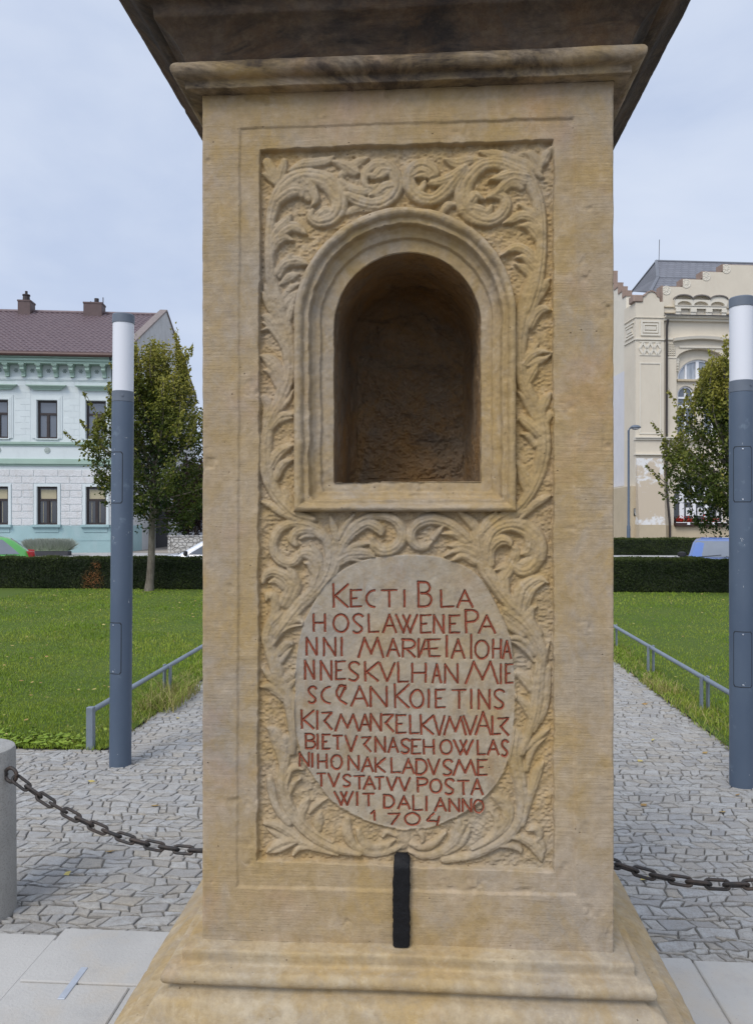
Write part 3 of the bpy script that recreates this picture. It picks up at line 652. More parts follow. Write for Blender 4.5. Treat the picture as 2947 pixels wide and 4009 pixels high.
TXT = [
 (0, [('K',333,430,228,380),('E',445,517,268,378),('C',547,612,270,380),('T',646,748,268,378),('I',792,802,270,378),('B',882,972,212,378),('L',1030,1118,270,380),('A',1138,1242,270,382)]),
 (0, [('H',203,282,425,538),('O',335,432,427,543),('S',458,520,425,547),('L',560,630,428,545),('A',655,745,428,546),('W',742,880,430,548),('E',900,970,432,548),('N',985,1055,432,550),('E',1088,1157,434,548),('P',1190,1277,398,548),('A',1278,1390,435,550)]),
 (0, [('N',156,230,580,692),('N',268,352,580,698),('I',383,393,580,697),('M',493,662,580,708),('A',682,766,588,702),('R',780,866,588,706),('I',884,894,588,708),('Æ',893,1028,590,703),('I',1067,1077,568,705),('A',1102,1190,590,714),('I',1226,1236,560,716),('O',1257,1345,598,716),('H',1372,1426,592,712),('A',1436,1492,600,716)]),
 (0, [('N',146,212,728,850),('N',248,326,730,856),('E',348,412,733,852),('S',430,496,738,860),('K',540,626,738,862),('V',632,736,745,864),('L',752,822,742,870),('H',843,938,748,870),('A',978,1036,752,874),('N',1055,1148,752,876),('M',1192,1410,735,880),('I',1419,1430,752,880),('E',1455,1503,752,876)]),
 (0, [('S',168,218,898,1006),('C',255,322,900,1008),('Q',350,420,890,1012),('A',448,562,897,1026),('N',570,688,900,1030),('K',733,826,882,1036),('O',835,920,920,1038),('I',950,960,918,1035),('E',998,1062,918,1036),('T',1108,1196,920,1040),('I',1226,1236,918,1042),('N',1275,1356,920,1045),('S',1378,1440,918,1042)]),
 (1, [('K',126,206,226,345),('I',224,234,232,352),('Z',258,326,238,352),('M',343,502,254,362),('A',502,578,255,362),('N',572,648,250,362),('Z',655,726,252,366),('E',742,806,258,376),('L',830,890,260,380),('K',902,985,258,384),('V',985,1060,264,390),('M',1052,1200,270,388),('V',1180,1270,265,386),('A',1258,1362,238,386),('L',1365,1422,268,385),('Z',1405,1476,275,390)]),
 (1, [('B',150,216,380,476),('I',226,236,385,480),('E',262,312,385,480),('T',330,392,392,482),('V',410,487,395,496),('Z',518,578,400,497),('N',604,674,402,500),('A',690,757,408,502),('S',772,826,415,507),('E',843,902,418,511),('H',920,990,420,513),('O',1030,1106,422,513),('W',1118,1242,422,516),('L',1270,1324,425,516),('A',1338,1412,422,517),('S',1428,1466,422,526)]),
 (1, [('N',110,178,505,592),('I',192,201,510,598),('H',232,292,515,606),('O',320,390,520,611),('N',428,502,525,617),('A',518,594,535,627),('K',607,670,538,632),('L',708,772,540,634),('A',783,862,545,640),('D',870,942,545,646),('V',948,1026,548,646),('S',1045,1102,550,652),('M',1113,1266,552,652),('E',1272,1334,550,650)]),
 (1, [('T',228,282,638,722),('V',300,374,640,724),('S',395,442,648,724),('T',468,537,655,740),('A',530,607,660,742),('T',606,662,662,744),('V',680,748,665,750),('V',760,834,668,752),('P',878,947,668,760),('O',965,1037,678,764),('S',1058,1114,675,774),('T',1142,1217,685,777),('A',1230,1310,677,777)]),
 (1, [('W',343,462,758,844),('I',484,493,762,847),('T',526,599,770,850),('D',660,730,778,864),('A',753,834,788,870),('L',850,914,785,880),('I',936,945,790,882),('A',993,1070,800,884),('N',1085,1157,805,887),('N',1172,1234,805,887),('O',1248,1310,812,890)]),
 (1, [('1',578,608,882,945),('7',690,768,900,972),('O',800,897,898,974),('4',943,1024,897,976)]),
]
LOFF = [(1100, 2150), (1100, 2650)]; LS = 1000/1652.0
LETW = 6.0 * LS * PX
lines_strokes = []
for blk, chars in TXT:
    ox, oy = LOFF[blk]; L = []
    for ch, x0, x1, y0, y1 in chars:
        for pl in GL[ch]:
            pts = []
            for gx, gy in pl:
                px = ox + (x0 + (x1-x0)*gx) * LS; py = oy + (y0 + (y1-y0)*gy) * LS
                pts.append(face_pt(px, py))
            pts = np.array(pts)
            flat = len(pts) == 2 and abs(pts[1,1]-pts[0,1]) < 0.35*abs(pts[1,0]-pts[0,0])
            L.append((pts, LETW * (0.74 if flat else 0.95 + 0.15*rs.rand())))
    lines_strokes.append(L)
cut = np.zeros(U.shape)
for L in lines_strokes:
    for pts, wd in L:
        for k in range(len(pts)-1):
            a, b = pts[k], pts[k+1]; e = b - a; mw = wd + 0.002
            i0 = max(0, int((min(a[0],b[0]) - mw + HW)/STEP)); i1 = int((max(a[0],b[0]) + mw + HW)/STEP) + 2
            j0 = max(0, int((min(a[1],b[1]) - mw - ZB)/STEP)); j1 = int((max(a[1],b[1]) + mw - ZB)/STEP) + 2
            uu = U[j0:j1, i0:i1]; vv = V[j0:j1, i0:i1]
            t = np.clip(((uu-a[0])*e[0] + (vv-a[1])*e[1]) / (e@e + 1e-12), 0, 1)
            d = np.hypot(uu - a[0] - t*e[0], vv - a[1] - t*e[1])
            sub = cut[j0:j1, i0:i1]; np.maximum(sub, np.clip((wd + 0.0004 - d) / (wd*0.7), 0, 1), out=sub)
Hh = Hh - cut * 0.0034

# ---- grid to meshes: shaft face, relief panel, niche frame, tablet
Ug, Vg = U.copy(), V.copy()
gy, gx = np.gradient(S_NI, STEP); gl = np.hypot(gx, gy) + 1e-9
near = np.abs(S_NI) < 0.75*STEP
Ug[near] -= (S_NI*gx/gl**2)[near]; Vg[near] -= (S_NI*gy/gl**2)[near]
S_N2 = np.where(near, 0, S_NI)
fc = lambda a: (a[:-1,:-1] + a[1:,:-1] + a[:-1,1:] + a[1:,1:]) / 4
hole = fc(S_N2) > 1e-6
f_in = fc(S_IN) > -0.0004; f_fr = fc(S_FO) > -0.0006; f_tb = fc(S_OV) > 0
cls = np.zeros(hole.shape, int); cls[f_in] = 1; cls[f_tb & f_in] = 3; cls[f_fr] = 2; cls[hole] = 9
idx = np.arange(NU*NV).reshape(NV, NU)
F = np.stack([idx[:-1,:-1], idx[:-1,1:], idx[1:,1:], idx[1:,:-1]], -1)
ALLV = np.stack([Ug, -Hh, Vg], -1).reshape(-1, 3)
pitattr = ((1 - COVS) * pitm).ravel()
def sub_mesh(name, k, mat, extra=None):
    f = F[cls == k]; u, inv = np.unique(f, return_inverse=True)
    o = np_mesh(name, ALLV[u], inv.reshape(f.shape), mat, None, True, {'pit': pitattr[u]})
    return on_pillar(o)
shaft_face = None
faces0 = F[cls == 0]
# shaft: front sheet plus the three other sides as one mesh
u0, inv0 = np.unique(faces0, return_inverse=True)
v0 = ALLV[u0]; f0 = inv0.reshape(faces0.shape)
nz = 160; zz = np.linspace(ZB - 0.002, ZT + 0.002, nz)
per = [(-HW + 0.0006, 0.0105)] + [(-HW + 0.0006, y) for y in np.linspace(0.03, 0.79, 40)] + [(-HW + 0.004, 0.7994)] + \
      [(x, 0.7994) for x in np.linspace(-0.38, 0.38, 20)] + [(HW - 0.004, 0.7994)] + [(HW - 0.0006, y) for y in np.linspace(0.79, 0.03, 40)] + [(HW - 0.0006, 0.0105)]
per = np.array(per); npn = len(per)
SX = np.repeat(per[None, :, 0], nz, 0); SY = np.repeat(per[None, :, 1], nz, 0); SZ = np.repeat(zz[:, None], npn, 1)
SX = SX - np.sign(SX) * 0.0008 * (1 + vnoise(SX, SY, SZ, 20, 50))
ii = np.arange(nz*npn).reshape(nz, npn)
fs_ = np.stack([ii[:-1,1:], ii[:-1,:-1], ii[1:,:-1], ii[1:,1:]], -1).reshape(-1, 4)
vsd = np.stack([SX, SY, SZ], -1).reshape(-1, 3)
shaft = on_pillar(np_mesh('shaft', np.vstack([v0, vsd]), np.vstack([f0, fs_ + len(v0)]), M_SHAFT))
relief = sub_mesh('relief_panel', 1, M_RELIEF)
nframe = sub_mesh('niche_frame', 2, M_FRAME)
tablet = sub_mesh('inscription_tablet', 3, M_TABLET)

# ---- red painted lettering lying in the cut grooves
tl = NT('red_lettering')
c = tl.mix(tl.ramp(tl.noise(70, 5, 0.7), [(0.35, 0), (0.65, 1)]), (0.265, 0.070, 0.038), (0.35, 0.110, 0.064))
c = tl.mix(tl.ramp(tl.noise(160, 3, 0.7), [(0.60, 0), (0.74, 0.75)]), c, (0.36, 0.25, 0.17))
M_RED = tl.done(c, 0.85, tl.bump(tl.noise(300, 3), 0.0008), 0.2)
def line_mesh(L):
    mb = MB()
    for pts, wd in L:
        n = len(pts); rings = []
        # resample straight strokes so that the edge can waver
        if n == 2:
            pts = np.array([pts[0] + (pts[1]-pts[0])*t for t in np.linspace(0, 1, 9)]); n = 9
        closed = np.linalg.norm(pts[0] - pts[-1]) < 1e-5
        for i in range(n):
            a = pts[i-1] if i > 0 else (pts[-2] if closed else pts[0]); b = pts[i+1] if i < n-1 else (pts[1] if closed else pts[-1])
            t = (b - a) / (np.linalg.norm(b - a) + 1e-12); nn = np.array([-t[1], t[0]])
            p = pts[i] + nn * 0.0004 * rs.randn()
            ww = wd * (1 + 0.10*rs.randn())
            if not closed and i in (0, n-1): ww *= 1.08; p = p + t * (-0.5 if i == 0 else 0.5) * wd
            rings.append([(p[0] - nn[0]*ww, -H_TAB - 0.0006, p[1] - nn[1]*ww), (p[0], -H_TAB + 0.0021, p[1]), (p[0] + nn[0]*ww, -H_TAB - 0.0006, p[1] + nn[1]*ww)])
        # follow the gently uneven tablet
        rings = [[(x, y - (tabz[min(NV-1, max(0, int((z-ZB)/STEP))), min(NU-1, max(0, int((x+HW)/STEP)))] - H_TAB), z) for x, y, z in r] for r in rings]
        mb.loft(rings, closed=False)
    return mb
for L in lines_strokes:
    o = line_mesh(L).build('inscription_line', M_RED, None, smooth=False, fix=False)
    o.parent = tablet

# ---- niche hollow
nth, ndp = 420, 70
def niche_outline(n):
    o = []; hgt = NZC - NZB; tot = 2*hgt + math.pi*NR + 2*NR
    for i in range(n):
        s = tot * i / n
        if s < hgt: o.append((NXC + NR, NZB + s))
        elif s < hgt + math.pi*NR: a = (s - hgt)/NR; o.append((NXC + NR*math.cos(a), NZC + NR*math.sin(a)))
        elif s < 2*hgt + math.pi*NR: o.append((NXC - NR, NZC - (s - hgt - math.pi*NR)))
        else: o.append((NXC - NR + (s - 2*hgt - math.pi*NR), NZB))
    return np.array(o)
ON = niche_outline(nth); cen = np.array([NXC, (NZB + NZC + NR*0.4)/2])
rings = []; DEP = 0.37
for i in range(ndp):
    t = i/(ndp-1); sc = 1.0 - 0.02*t + 0.004; y = 0.037 + t*(DEP - 0.037)
    if t > 0.82: q_ = (t - 0.82)/0.18; sc -= 0.10*q_*q_
    rings.append((sc, y))
ncap = 90
for i in range(1, ncap+1):
    t = i/ncap; rings.append((max(0.004, rings[ndp-1][0]*(1-t)), DEP + 0.012*(1-(1-t)**2)))
NVv = []
for sc, y in rings:
    p = cen + (ON - cen)*sc
    NVv.append(np.stack([p[:,0], np.full(nth, y), p[:,1]], -1))
NVv = np.array(NVv)
dn = 0.0016*vnoise(NVv[...,0], NVv[...,1], NVv[...,2], 260, 64) + 0.004*vnoise(NVv[...,0], NVv[...,1], NVv[...,2], 18, 61) + 0.0022*vnoise(NVv[...,0], NVv[...,1], NVv[...,2], 60, 62) + 0.0014*vnoise(NVv[...,0], NVv[...,1], NVv[...,2], 140, 63)
fade = np.clip((np.arange(len(rings)) - 1) / 5.0, 0, 1)[:, None]
iscap = (np.arange(len(rings)) >= ndp)[:, None]
rad = NVv[..., [0, 2]] - cen; rl = np.linalg.norm(rad, axis=-1, keepdims=True) + 1e-6
NVv[..., [0, 2]] += np.where(iscap[..., None], 0, rad/rl * (dn*fade*0.7)[..., None])
rubble = np.clip(1.25 + 0.18 - NVv[..., 2] + 0.0, -1, 1)
NVv[..., 1] += np.where(iscap, dn * 2.6, 0)
ii = np.arange(NVv.shape[0]*nth).reshape(-1, nth); jj = np.roll(ii, -1, 1)
nf = np.stack([ii[:-1], ii[1:], jj[1:], jj[:-1]], -1).reshape(-1, 4)
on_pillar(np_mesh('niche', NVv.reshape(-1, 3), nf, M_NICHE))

# ---- mouldings swept round the square
def sweep(name, prof, mat, n=110, r=0.004, amp=0.0012, seed=0, fine=0.006):
    P = [np.array(prof[0], float)]
    for a, b in zip(prof[:-1], prof[1:]):
        a = np.array(a, float); b = np.array(b, float); k = max(1, int(np.linalg.norm(b-a)/fine))
        P += [a + (b-a)*(i+1)/k for i in range(k)]
    P = np.array(P); rows = []
    for o, z in P:
        h = HW + o; rr = r; ring = []
        for cxs, cys, a0 in ((-1,-1,180),(1,-1,270),(1,1,0),(-1,1,90)):
            for k in range(4):
                a = R(a0 + 90*k/3.0); ring.append((cxs*(h-rr) + rr*math.cos(a), cys*(h-rr) + rr*math.sin(a)))
        full = []
        for s in range(4):
            full += ring[s*4:s*4+4]
            p, q_ = np.array(ring[s*4+3]), np.array(ring[(s*4+4) % 16])
            full += [tuple(p + (q_-p)*(i/n)) for i in range(1, n)]
        rows.append([(x, y + 0.4, z) for x, y in full])
    A = np.array(rows)
    nx = A[...,0]; ny = A[...,1] - 0.4
    dn = amp*(vnoise(A[...,0], A[...,1], A[...,2], 14, seed) + 0.6*vnoise(A[...,0], A[...,1], A[...,2], 45, seed+1) + 0.35*vnoise(A[...,0], A[...,1], A[...,2], 130, seed+2))
    dn = dn - 2.2*amp*np.clip(vnoise(A[...,0], A[...,1], A[...,2], 30, seed+3) - 0.55, 0, 1)*3
    fx = np.clip((np.abs(nx) - np.abs(ny))*60 + 0.5, 0, 1)
    A[...,0] += np.sign(nx)*dn*fx; A[...,1] += np.sign(ny)*dn*(1-fx)
    A[...,2] += 0.5*dn + 0.0018*vnoise(A[...,0], A[...,1], A[...,2]*0, 4, seed+5)
    m = A.shape[1]; ii = np.arange(A.shape[0]*m).reshape(-1, m); jj = np.roll(ii, -1, 1)
    f = np.stack([ii[:-1], jj[:-1], jj[1:], ii[1:]], -1).reshape(-1, 4)
    return on_pillar(np_mesh(name, A.reshape(-1, 3), f, mat))
def bulge(o0, z0, rx, rz, a0, a1, n=12):
    return [(o0 + rx*math.cos(R(a0+(a1-a0)*i/n)), z0 + rz*math.sin(R(a0+(a1-a0)*i/n))) for i in range(n+1)]
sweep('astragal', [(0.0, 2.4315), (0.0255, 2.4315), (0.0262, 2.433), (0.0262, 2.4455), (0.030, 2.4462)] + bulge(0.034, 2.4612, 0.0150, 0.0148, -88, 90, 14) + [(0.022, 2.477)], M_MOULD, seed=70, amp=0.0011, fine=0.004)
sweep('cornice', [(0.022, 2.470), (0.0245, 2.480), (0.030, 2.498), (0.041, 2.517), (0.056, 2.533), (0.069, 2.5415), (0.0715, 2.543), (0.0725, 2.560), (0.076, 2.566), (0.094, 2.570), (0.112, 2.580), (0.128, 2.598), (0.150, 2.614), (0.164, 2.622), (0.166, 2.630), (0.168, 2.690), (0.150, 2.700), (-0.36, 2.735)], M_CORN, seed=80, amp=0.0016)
sweep('base_moulding', [(-0.004, 0.7690), (0.0285, 0.7640), (0.0304, 0.7618), (0.0308, 0.7420), (0.033, 0.7395), (0.046, 0.7372)] + bulge(0.0500, 0.7235, 0.0122, 0.0135, 82, -82, 12) +
      [(0.046, 0.7085), (0.0435, 0.7045), (0.049, 0.6985), (0.066, 0.6935), (0.0745, 0.6875), (0.0785, 0.680), (0.0900, 0.653), (0.097, 0.646), (0.126, 0.638), (0.134, 0.634), (0.136, 0.627)], M_BASE, seed=90, amp=0.0006, fine=0.004)
sweep('plinth', [(0.128, 0.6345), (0.140, 0.622), (0.165, 0.608), (0.172, 0.602), (0.175, 0.594), (0.176, 0.12), (0.20, 0.10), (0.20, 0.025)], M_BASE, seed=95, amp=0.0009, fine=0.012)

# ---- black iron bar let into the foot of the relief
tb = NT('black_iron_paint')
M_BLACK = tb.done(tb.mix(tb.noise(30, 4), (0.004, 0.004, 0.005), (0.010, 0.010, 0.011)), tb.ramp(tb.noise(40, 5, 0.7), [(0.3, 0.55), (0.7, 0.85)]), tb.bump(tb.noise(60, 5, 0.65), 0.003), 0.22)
bx0, bz1 = face_pt(1544, 3346); bx1, bz0 = face_pt(1604, 3697)
nb = 60; rings = []
for i in range(nb):
    t = i/(nb-1); z = bz1 + (bz0 - bz1)*t
    wl = bx0 - 0.0030*min(1, t*3) + 0.0011*vnoise(t*30, 0.3, 0, 1, 5)*1.2; wr = bx1 + 0.0011*vnoise(t*30, 7.3, 0, 1, 6)*1.2
    if t < 0.02 or t > 0.99: wl += 0.003; wr -= 0.003
    yf = -0.0125 + 0.0005*float(vnoise(t*12, 3.3, 0, 1, 7))
    if t < 0.14: yf = -0.0125 + 0.020*(1 - t/0.14)**2
    b = 0.0022
    rings.append([(wl, 0.012, z), (wl, yf + b, z), (wl + b, yf, z), ((wl+wr)/2, yf - 0.0006, z), (wr - b, yf, z), (wr, yf + b, z), (wr, 0.012, z)])
mb = MB(); mb.loft([[tuple(map(float, p)) for p in r] for r in rings], True, True, True)
on_pillar(mb.build('iron_bar', M_BLACK, None, smooth=True))
# ================================================================== GROUND
rng = np.random.RandomState(11)
# terrain: flat square, a shallow street trough behind the hedges, flat again to the horizon
tg = NT('earth_and_asphalt')
cg = tg.mix(tg.noise(3, 6, 0.6), (0.15, 0.135, 0.115), (0.20, 0.185, 0.165))
M_EARTH = tg.done(tg.mix(tg.noise(80, 4, 0.7), cg, (0.10, 0.09, 0.08)), 0.95, tg.bump(tg.noise(60, 5, 0.7), 0.008))
mb = MB()
prof = [(-40, -0.03), (15.75, -0.03), (16.3, -0.42), (26.3, -0.42), (26.6, -0.03), (420, -0.03)]
mb.loft([[(-420, y, z), (420, y, z)] for y, z in prof], closed=False)
tag(mb.build('ground', M_EARTH, fix=False), kind='structure')

# asphalt of the street and pale pavements beyond it
M_ASPH = simple('asphalt', (0.06, 0.06, 0.062), 0.9, 0.2, 8, bump=0.004, bscale=90)
M_PAVE = simple('pale_paving', (0.36, 0.35, 0.34), 0.9, 0.1, 5, bump=0.004, bscale=60)
mb = MB(); mb.add([(-120, 16.35, -0.414), (120, 16.35, -0.414), (120, 26.25, -0.414), (-120, 26.25, -0.414)], [(0,1,2,3)])
tag(mb.build('road', M_ASPH, fix=False), kind='structure')
mb = MB(); mb.add([(-120, 26.62, -0.022), (-2, 26.62, -0.022), (-2, 60, -0.022), (-120, 60, -0.022)], [(0,1,2,3)])
mb.add([(3, 26.62, 0.15), (120, 26.62, 0.15), (120, 27.80, 0.15), (3, 27.80, 0.15)], [(0,1,2,3)])
tag(mb.build('far_pavement', M_PAVE, fix=False), kind='structure')

# ---- irregular flat paving stones, each a bevelled slab with its own tilt and tone
tp = NT('paving_stone')
tone = tp.attr('tone'); hue = tp.attr('hue')
cc = tp.mix(hue, (0.268, 0.265, 0.262), (0.352, 0.315, 0.258))
cc = tp.mix(tp.math('MULTIPLY', tone, 0.75), cc, (0.42, 0.42, 0.41))
cc = tp.mix(tp.ramp(tp.noise(26, 7, 0.72), [(0.42, 0.0), (0.64, 0.7)]), cc, (0.25, 0.232, 0.21))
cc = tp.mix(tp.ramp(tp.noise(120, 4, 0.75), [(0.36, 0.5), (0.5, 0.0)]), cc, (0.18, 0.175, 0.165))
cc = tp.mix(tp.ramp(tp.noise(2.2, 4, 0.6), [(0.5, 0.0), (0.72, 0.5)]), cc, (0.345, 0.32, 0.285))
M_STONE = tp.done(cc, 0.88, tp.bump(tp.math('ADD', tp.noise(30, 6, 0.65), tp.math('MULTIPLY', tp.noise(130, 4, 0.7), 0.5)), 0.008), 0.25)
tj = NT('paving_joint')
M_JOINT = tj.done(tj.mix(tj.noise(90, 5, 0.7), (0.10, 0.092, 0.08), (0.20, 0.187, 0.165)), 0.97, tj.bump(tj.noise(120, 4, 0.7), 0.008))

def stones(regions, seed=3):
    rr = random.Random(seed); V_ = []; F_ = []; TN = []; HU = []
    def inside(x, y): return any(a <= x <= b and c <= y <= d for a, b, c, d in regions)
    y = min(c for _, _, c, _ in regions); x0 = min(a for a, _, _, _ in regions); x1 = max(b for _, b, _, _ in regions); y1 = max(d for _, _, _, d in regions)
    def wav(r_, x): return 0.015*math.sin(x*4.1 + r_*2.3) + 0.011*math.sin(x*11.7 + r_*5.9) + 0.008*math.sin(x*27 + r_*1.7) + 0.005*math.sin(x*61 + r_*3.1)
    row = 0; hprev = 0
    while y < y1:
        h = rr.choice([rr.uniform(0.034, 0.05), rr.uniform(0.045, 0.078)])
        x = x0 - rr.uniform(0, 0.15)
        sl = rr.uniform(-0.012, 0.018)
        while x < x1:
            wd = rr.choice([rr.uniform(0.035, 0.07), rr.uniform(0.05, 0.10), rr.uniform(0.08, 0.15)])
            sl2 = max(-0.020, min(0.026, sl + rr.uniform(-0.022, 0.022)))
            xm = x + wd/2; ym = y + h/2
            if inside(xm, ym):
                parts = [(0, 1)] if rr.random() > 0.22 or h < 0.055 else [(0, rr.uniform(0.4, 0.6))]
                if parts[0][1] < 1: parts.append((parts[0][1], 1))
                parts = [(pa_ + 0.035, pb_ - 0.035) for pa_, pb_ in parts]
                for pa, pb in parts:
                    g = rr.uniform(0.002, 0.0045)
                    def cpt(fx, fy):
                        xa = x + sl*(fy-0.5)*2*0.6; xb = x + wd + sl2*(fy-0.5)*2*0.6
                        xx = xa + (xb-xa)*fx
                        yy = y + h*fy + wav(row, xx)*(1-fy) + wav(row+1, xx)*fy
                        return xx, yy
                    mid = 0.5 + rr.uniform(-.15, .15)
                    pts = [cpt(0, pa), cpt(mid, pa), cpt(1, pa), cpt(1, (pa+pb)/2), cpt(1, pb), cpt(1-mid, pb), cpt(0, pb), cpt(0, (pa+pb)/2)]
                    pts = [(px_ + rr.uniform(-.0022, .0022), py_ + rr.uniform(-.002, .002)) for px_, py_ in pts]
                    cx = sum(p[0] for p in pts)/8; cy = sum(p[1] for p in pts)/8
                    tx, ty = rr.gauss(0, 0.017), rr.gauss(0, 0.020); zz = rr.uniform(-0.0018, 0.0014)
                    b = len(V_); tn = rr.random(); hu = rr.random()**1.3
                    hgt = lambda X, Y: zz + tx*(X-cx) + ty*(Y-cy)
                    for k, ins, dz in ((0, g, -0.010), (1, g + 0.0015, -0.0026), (2, g + 0.0065, 0.0)):
                        for px_, py_ in pts:
                            dx, dy = px_-cx, py_-cy; L = math.hypot(dx, dy) + 1e-6; s = max(0.3, 1 - ins/L)
                            X, Y = cx + dx*s, cy + dy*s
                            V_.append((X, Y, hgt(X, Y) + dz)); TN.append(tn); HU.append(hu)
                    V_.append((cx, cy, hgt(cx, cy) + 0.001)); TN.append(tn); HU.append(hu)
                    for k in range(2):
                        for j in range(8):
                            j2 = (j+1) % 8
                            F_.append((b+k*8+j, b+k*8+j2, b+(k+1)*8+j2, b+(k+1)*8+j))
                    for j in range(0, 8, 2):
                        F_.append((b+16+j, b+16+(j+1) % 8, b+16+(j+2) % 8, b+24))
            x += wd; sl = sl2
        y += h; row += 1
    return V_, F_, TN, HU
PAVEREG = [(-3.9, 3.9, -0.9, 3.62), (-2.13, 2.13, 3.62, 15.0)]
V_, F_, TN, HU = stones(PAVEREG)
o = np_mesh('stone_paving', V_, F_, M_STONE, None, False, {'tone': TN, 'hue': HU}); tag(o, kind='structure')
mb = MB()
nx_, ny_ = 2, 2
mb.add([(-9, -6, -0.0085), (9, -6, -0.0085), (9, 3.66, -0.0085), (-9, 3.66, -0.0085)], [(0,1,2,3)])
mb.add([(-2.2, 3.66, -0.0085), (2.2, 3.66, -0.0085), (2.2, 15.6, -0.0085), (-2.2, 15.6, -0.0085)], [(0,1,2,3)])
tag(mb.build('paving_bed', M_JOINT, fix=False), kind='structure')

# ---- pale stone slabs round the pillar
ts = NT('smooth_slab')
cs = ts.mix(ts.ramp(ts.noise(1.6, 5, 0.6), [(0.35, 0), (0.65, 1)]), (0.35, 0.34, 0.322), (0.415, 0.402, 0.378))
cs = ts.mix(ts.ramp(ts.noise(2.6, 5, 0.6, ts.mapped(loc=(3, 8, 1))), [(0.52, 0.0), (0.68, 0.55)]), cs, (0.42, 0.36, 0.28))
cs = ts.mix(ts.ramp(ts.noise(9, 6, 0.7), [(0.55, 0.0), (0.75, 0.4)]), cs, (0.285, 0.28, 0.275))
cs = ts.mix(ts.ramp(ts.noise(120, 3, 0.7), [(0.28, 0.6), (0.36, 0.0)]), cs, (0.22, 0.21, 0.20))
M_SLAB = ts.done(cs, 0.85, ts.bump(ts.noise(90, 5, 0.65), 0.0025), 0.3)
SL = [(-1.33, -0.944, -0.9, 1.013), (-1.33, -0.20, 1.023, 1.352), (-0.938, -0.20, -0.9, 1.013), (-1.74, -1.338, 0.2, 1.315), (-1.70, -1.338, -0.9, 0.194),
      (0.985, 1.75, 0.30, 1.285), (-0.192, 0.98, 0.30, 1.30), (0.985, 1.75, -0.9, 0.292), (-0.192, 0.98, -0.9, 0.292)]
mb = MB()
for k, (a, b, c, d) in enumerate(SL):
    mb.bbox(a, b, c, d, -0.02, 0.030 - (0.006 if a < -1.6 else 0.0) + 0.0008*(k % 3), 0.004)
tag(mb.build('stone_slabs', M_SLAB, smooth=False), kind='structure')
mb = MB(); mb.bbox(-1.152, -1.128, 0.93, 1.105, 0.025, 0.0335, 0.0008)
tag(mb.build('metal_strip', simple('dull_steel', (0.40, 0.43, 0.475), 0.5, 0.1, 20, 0.3)), 'short blue-grey metal strip let into the pale slabs left of the pillar', 'metal strip')

tm_ = NT('slab_mortar'); M_MORT = tm_.done(tm_.mix(tm_.noise(60, 4), (0.34, 0.33, 0.31), (0.46, 0.45, 0.43)), 0.95)
mb = MB(); mb.box(-1.735, 1.745, -0.9, 1.28, -0.03, 0.0225); tag(mb.build('slab_bed', M_MORT), kind='structure')
# ---- lawn
tl_ = NT('lawn_soil')
c = tl_.mix(tl_.ramp(tl_.noise(1.3, 6, 0.65), [(0.35, 0), (0.65, 1)]), (0.10, 0.165, 0.016), (0.145, 0.20, 0.024))
c = tl_.mix(tl_.noise(60, 4, 0.7), c, (0.045, 0.075, 0.012))
M_LAWN = tl_.done(c, 0.95, tl_.bump(tl_.noise(45, 5, 0.7), 0.03))
mb = MB()
for a, b in ((-30, -2.14), (2.14, 30)):
    mb.add([(a, 3.64, 0.008), (b, 3.64, 0.008), (b, 15.72, 0.008), (a, 15.72, 0.008)], [(0,1,2,3)])
tag(mb.build('lawn', M_LAWN, fix=False), kind='structure')
tb_ = NT('grass_blade')
dry = tb_.attr('dry'); tone = tb_.attr('tone')
c = tb_.mix(tone, (0.098, 0.180, 0.010), (0.215, 0.290, 0.025))
c = tb_.mix(tb_.ramp(tb_.noise(0.8, 5, 0.6), [(0.42, 0), (0.62, 0.5)]), c, (0.30, 0.315, 0.055))
c = tb_.mix(dry, c, (0.34, 0.27, 0.12))
M_GRASS = tb_.done(c, 0.6, None, 0.25)
tb_.b.inputs['Transmission Weight'].default_value = 0.0
def blades(n, xr, yr, hmin, hmax, wid, seed, dryf=0.05, lean=0.5, dens=True):
    r = np.random.RandomState(seed)
    y = (yr[0]**-1 - r.rand(n) * (yr[0]**-1 - yr[1]**-1))**-1 if dens else yr[0] + r.rand(n)*(yr[1]-yr[0])
    x = xr[0] + r.rand(n)*(xr[1]-xr[0])
    sc = np.clip((y + 1.48) / 6.0, 0.8, 2.6)
    h = (hmin + (hmax-hmin)*r.rand(n)) * (0.8 + 0.35*vnoise(x, y, 0, 1.2, 77)); wd = wid * (0.7 + 0.6*r.rand(n)) * sc
    a = r.rand(n)*2*np.pi; l = h*lean*(r.rand(n)); b = r.rand(n)*2*np.pi
    dx, dy = np.cos(a)*wd/2, np.sin(a)*wd/2
    P0 = np.stack([x-dx, y-dy, np.full(n, 0.004)], -1); P1 = np.stack([x+dx, y+dy, np.full(n, 0.004)], -1)
    m = np.stack([x+np.cos(b)*l*0.35, y+np.sin(b)*l*0.35, h*0.6], -1); D = np.stack([dx, dy, 0*dx], -1)*0.75
    tip = np.stack([x+np.cos(b)*l, y+np.sin(b)*l, h], -1)
    Vv = np.stack([P0, P1, m + D, m - D, tip + D*0.15, tip - D*0.15], 1).reshape(-1, 3)
    i = np.arange(n)[:, None]*6
    Ff = np.concatenate([i + np.array([[0, 1, 2, 3]]), i + np.array([[3, 2, 4, 5]])], 0)
    dr = (r.rand(n) < dryf) * (0.5 + 0.5*r.rand(n)); tn = np.clip(0.5 + 0.35*vnoise(x, y, 0, 0.9, 78) + 0.3*(r.rand(n)-0.5), 0, 1)
    return Vv, Ff, np.repeat(tn, 6), np.repeat(dr, 6)
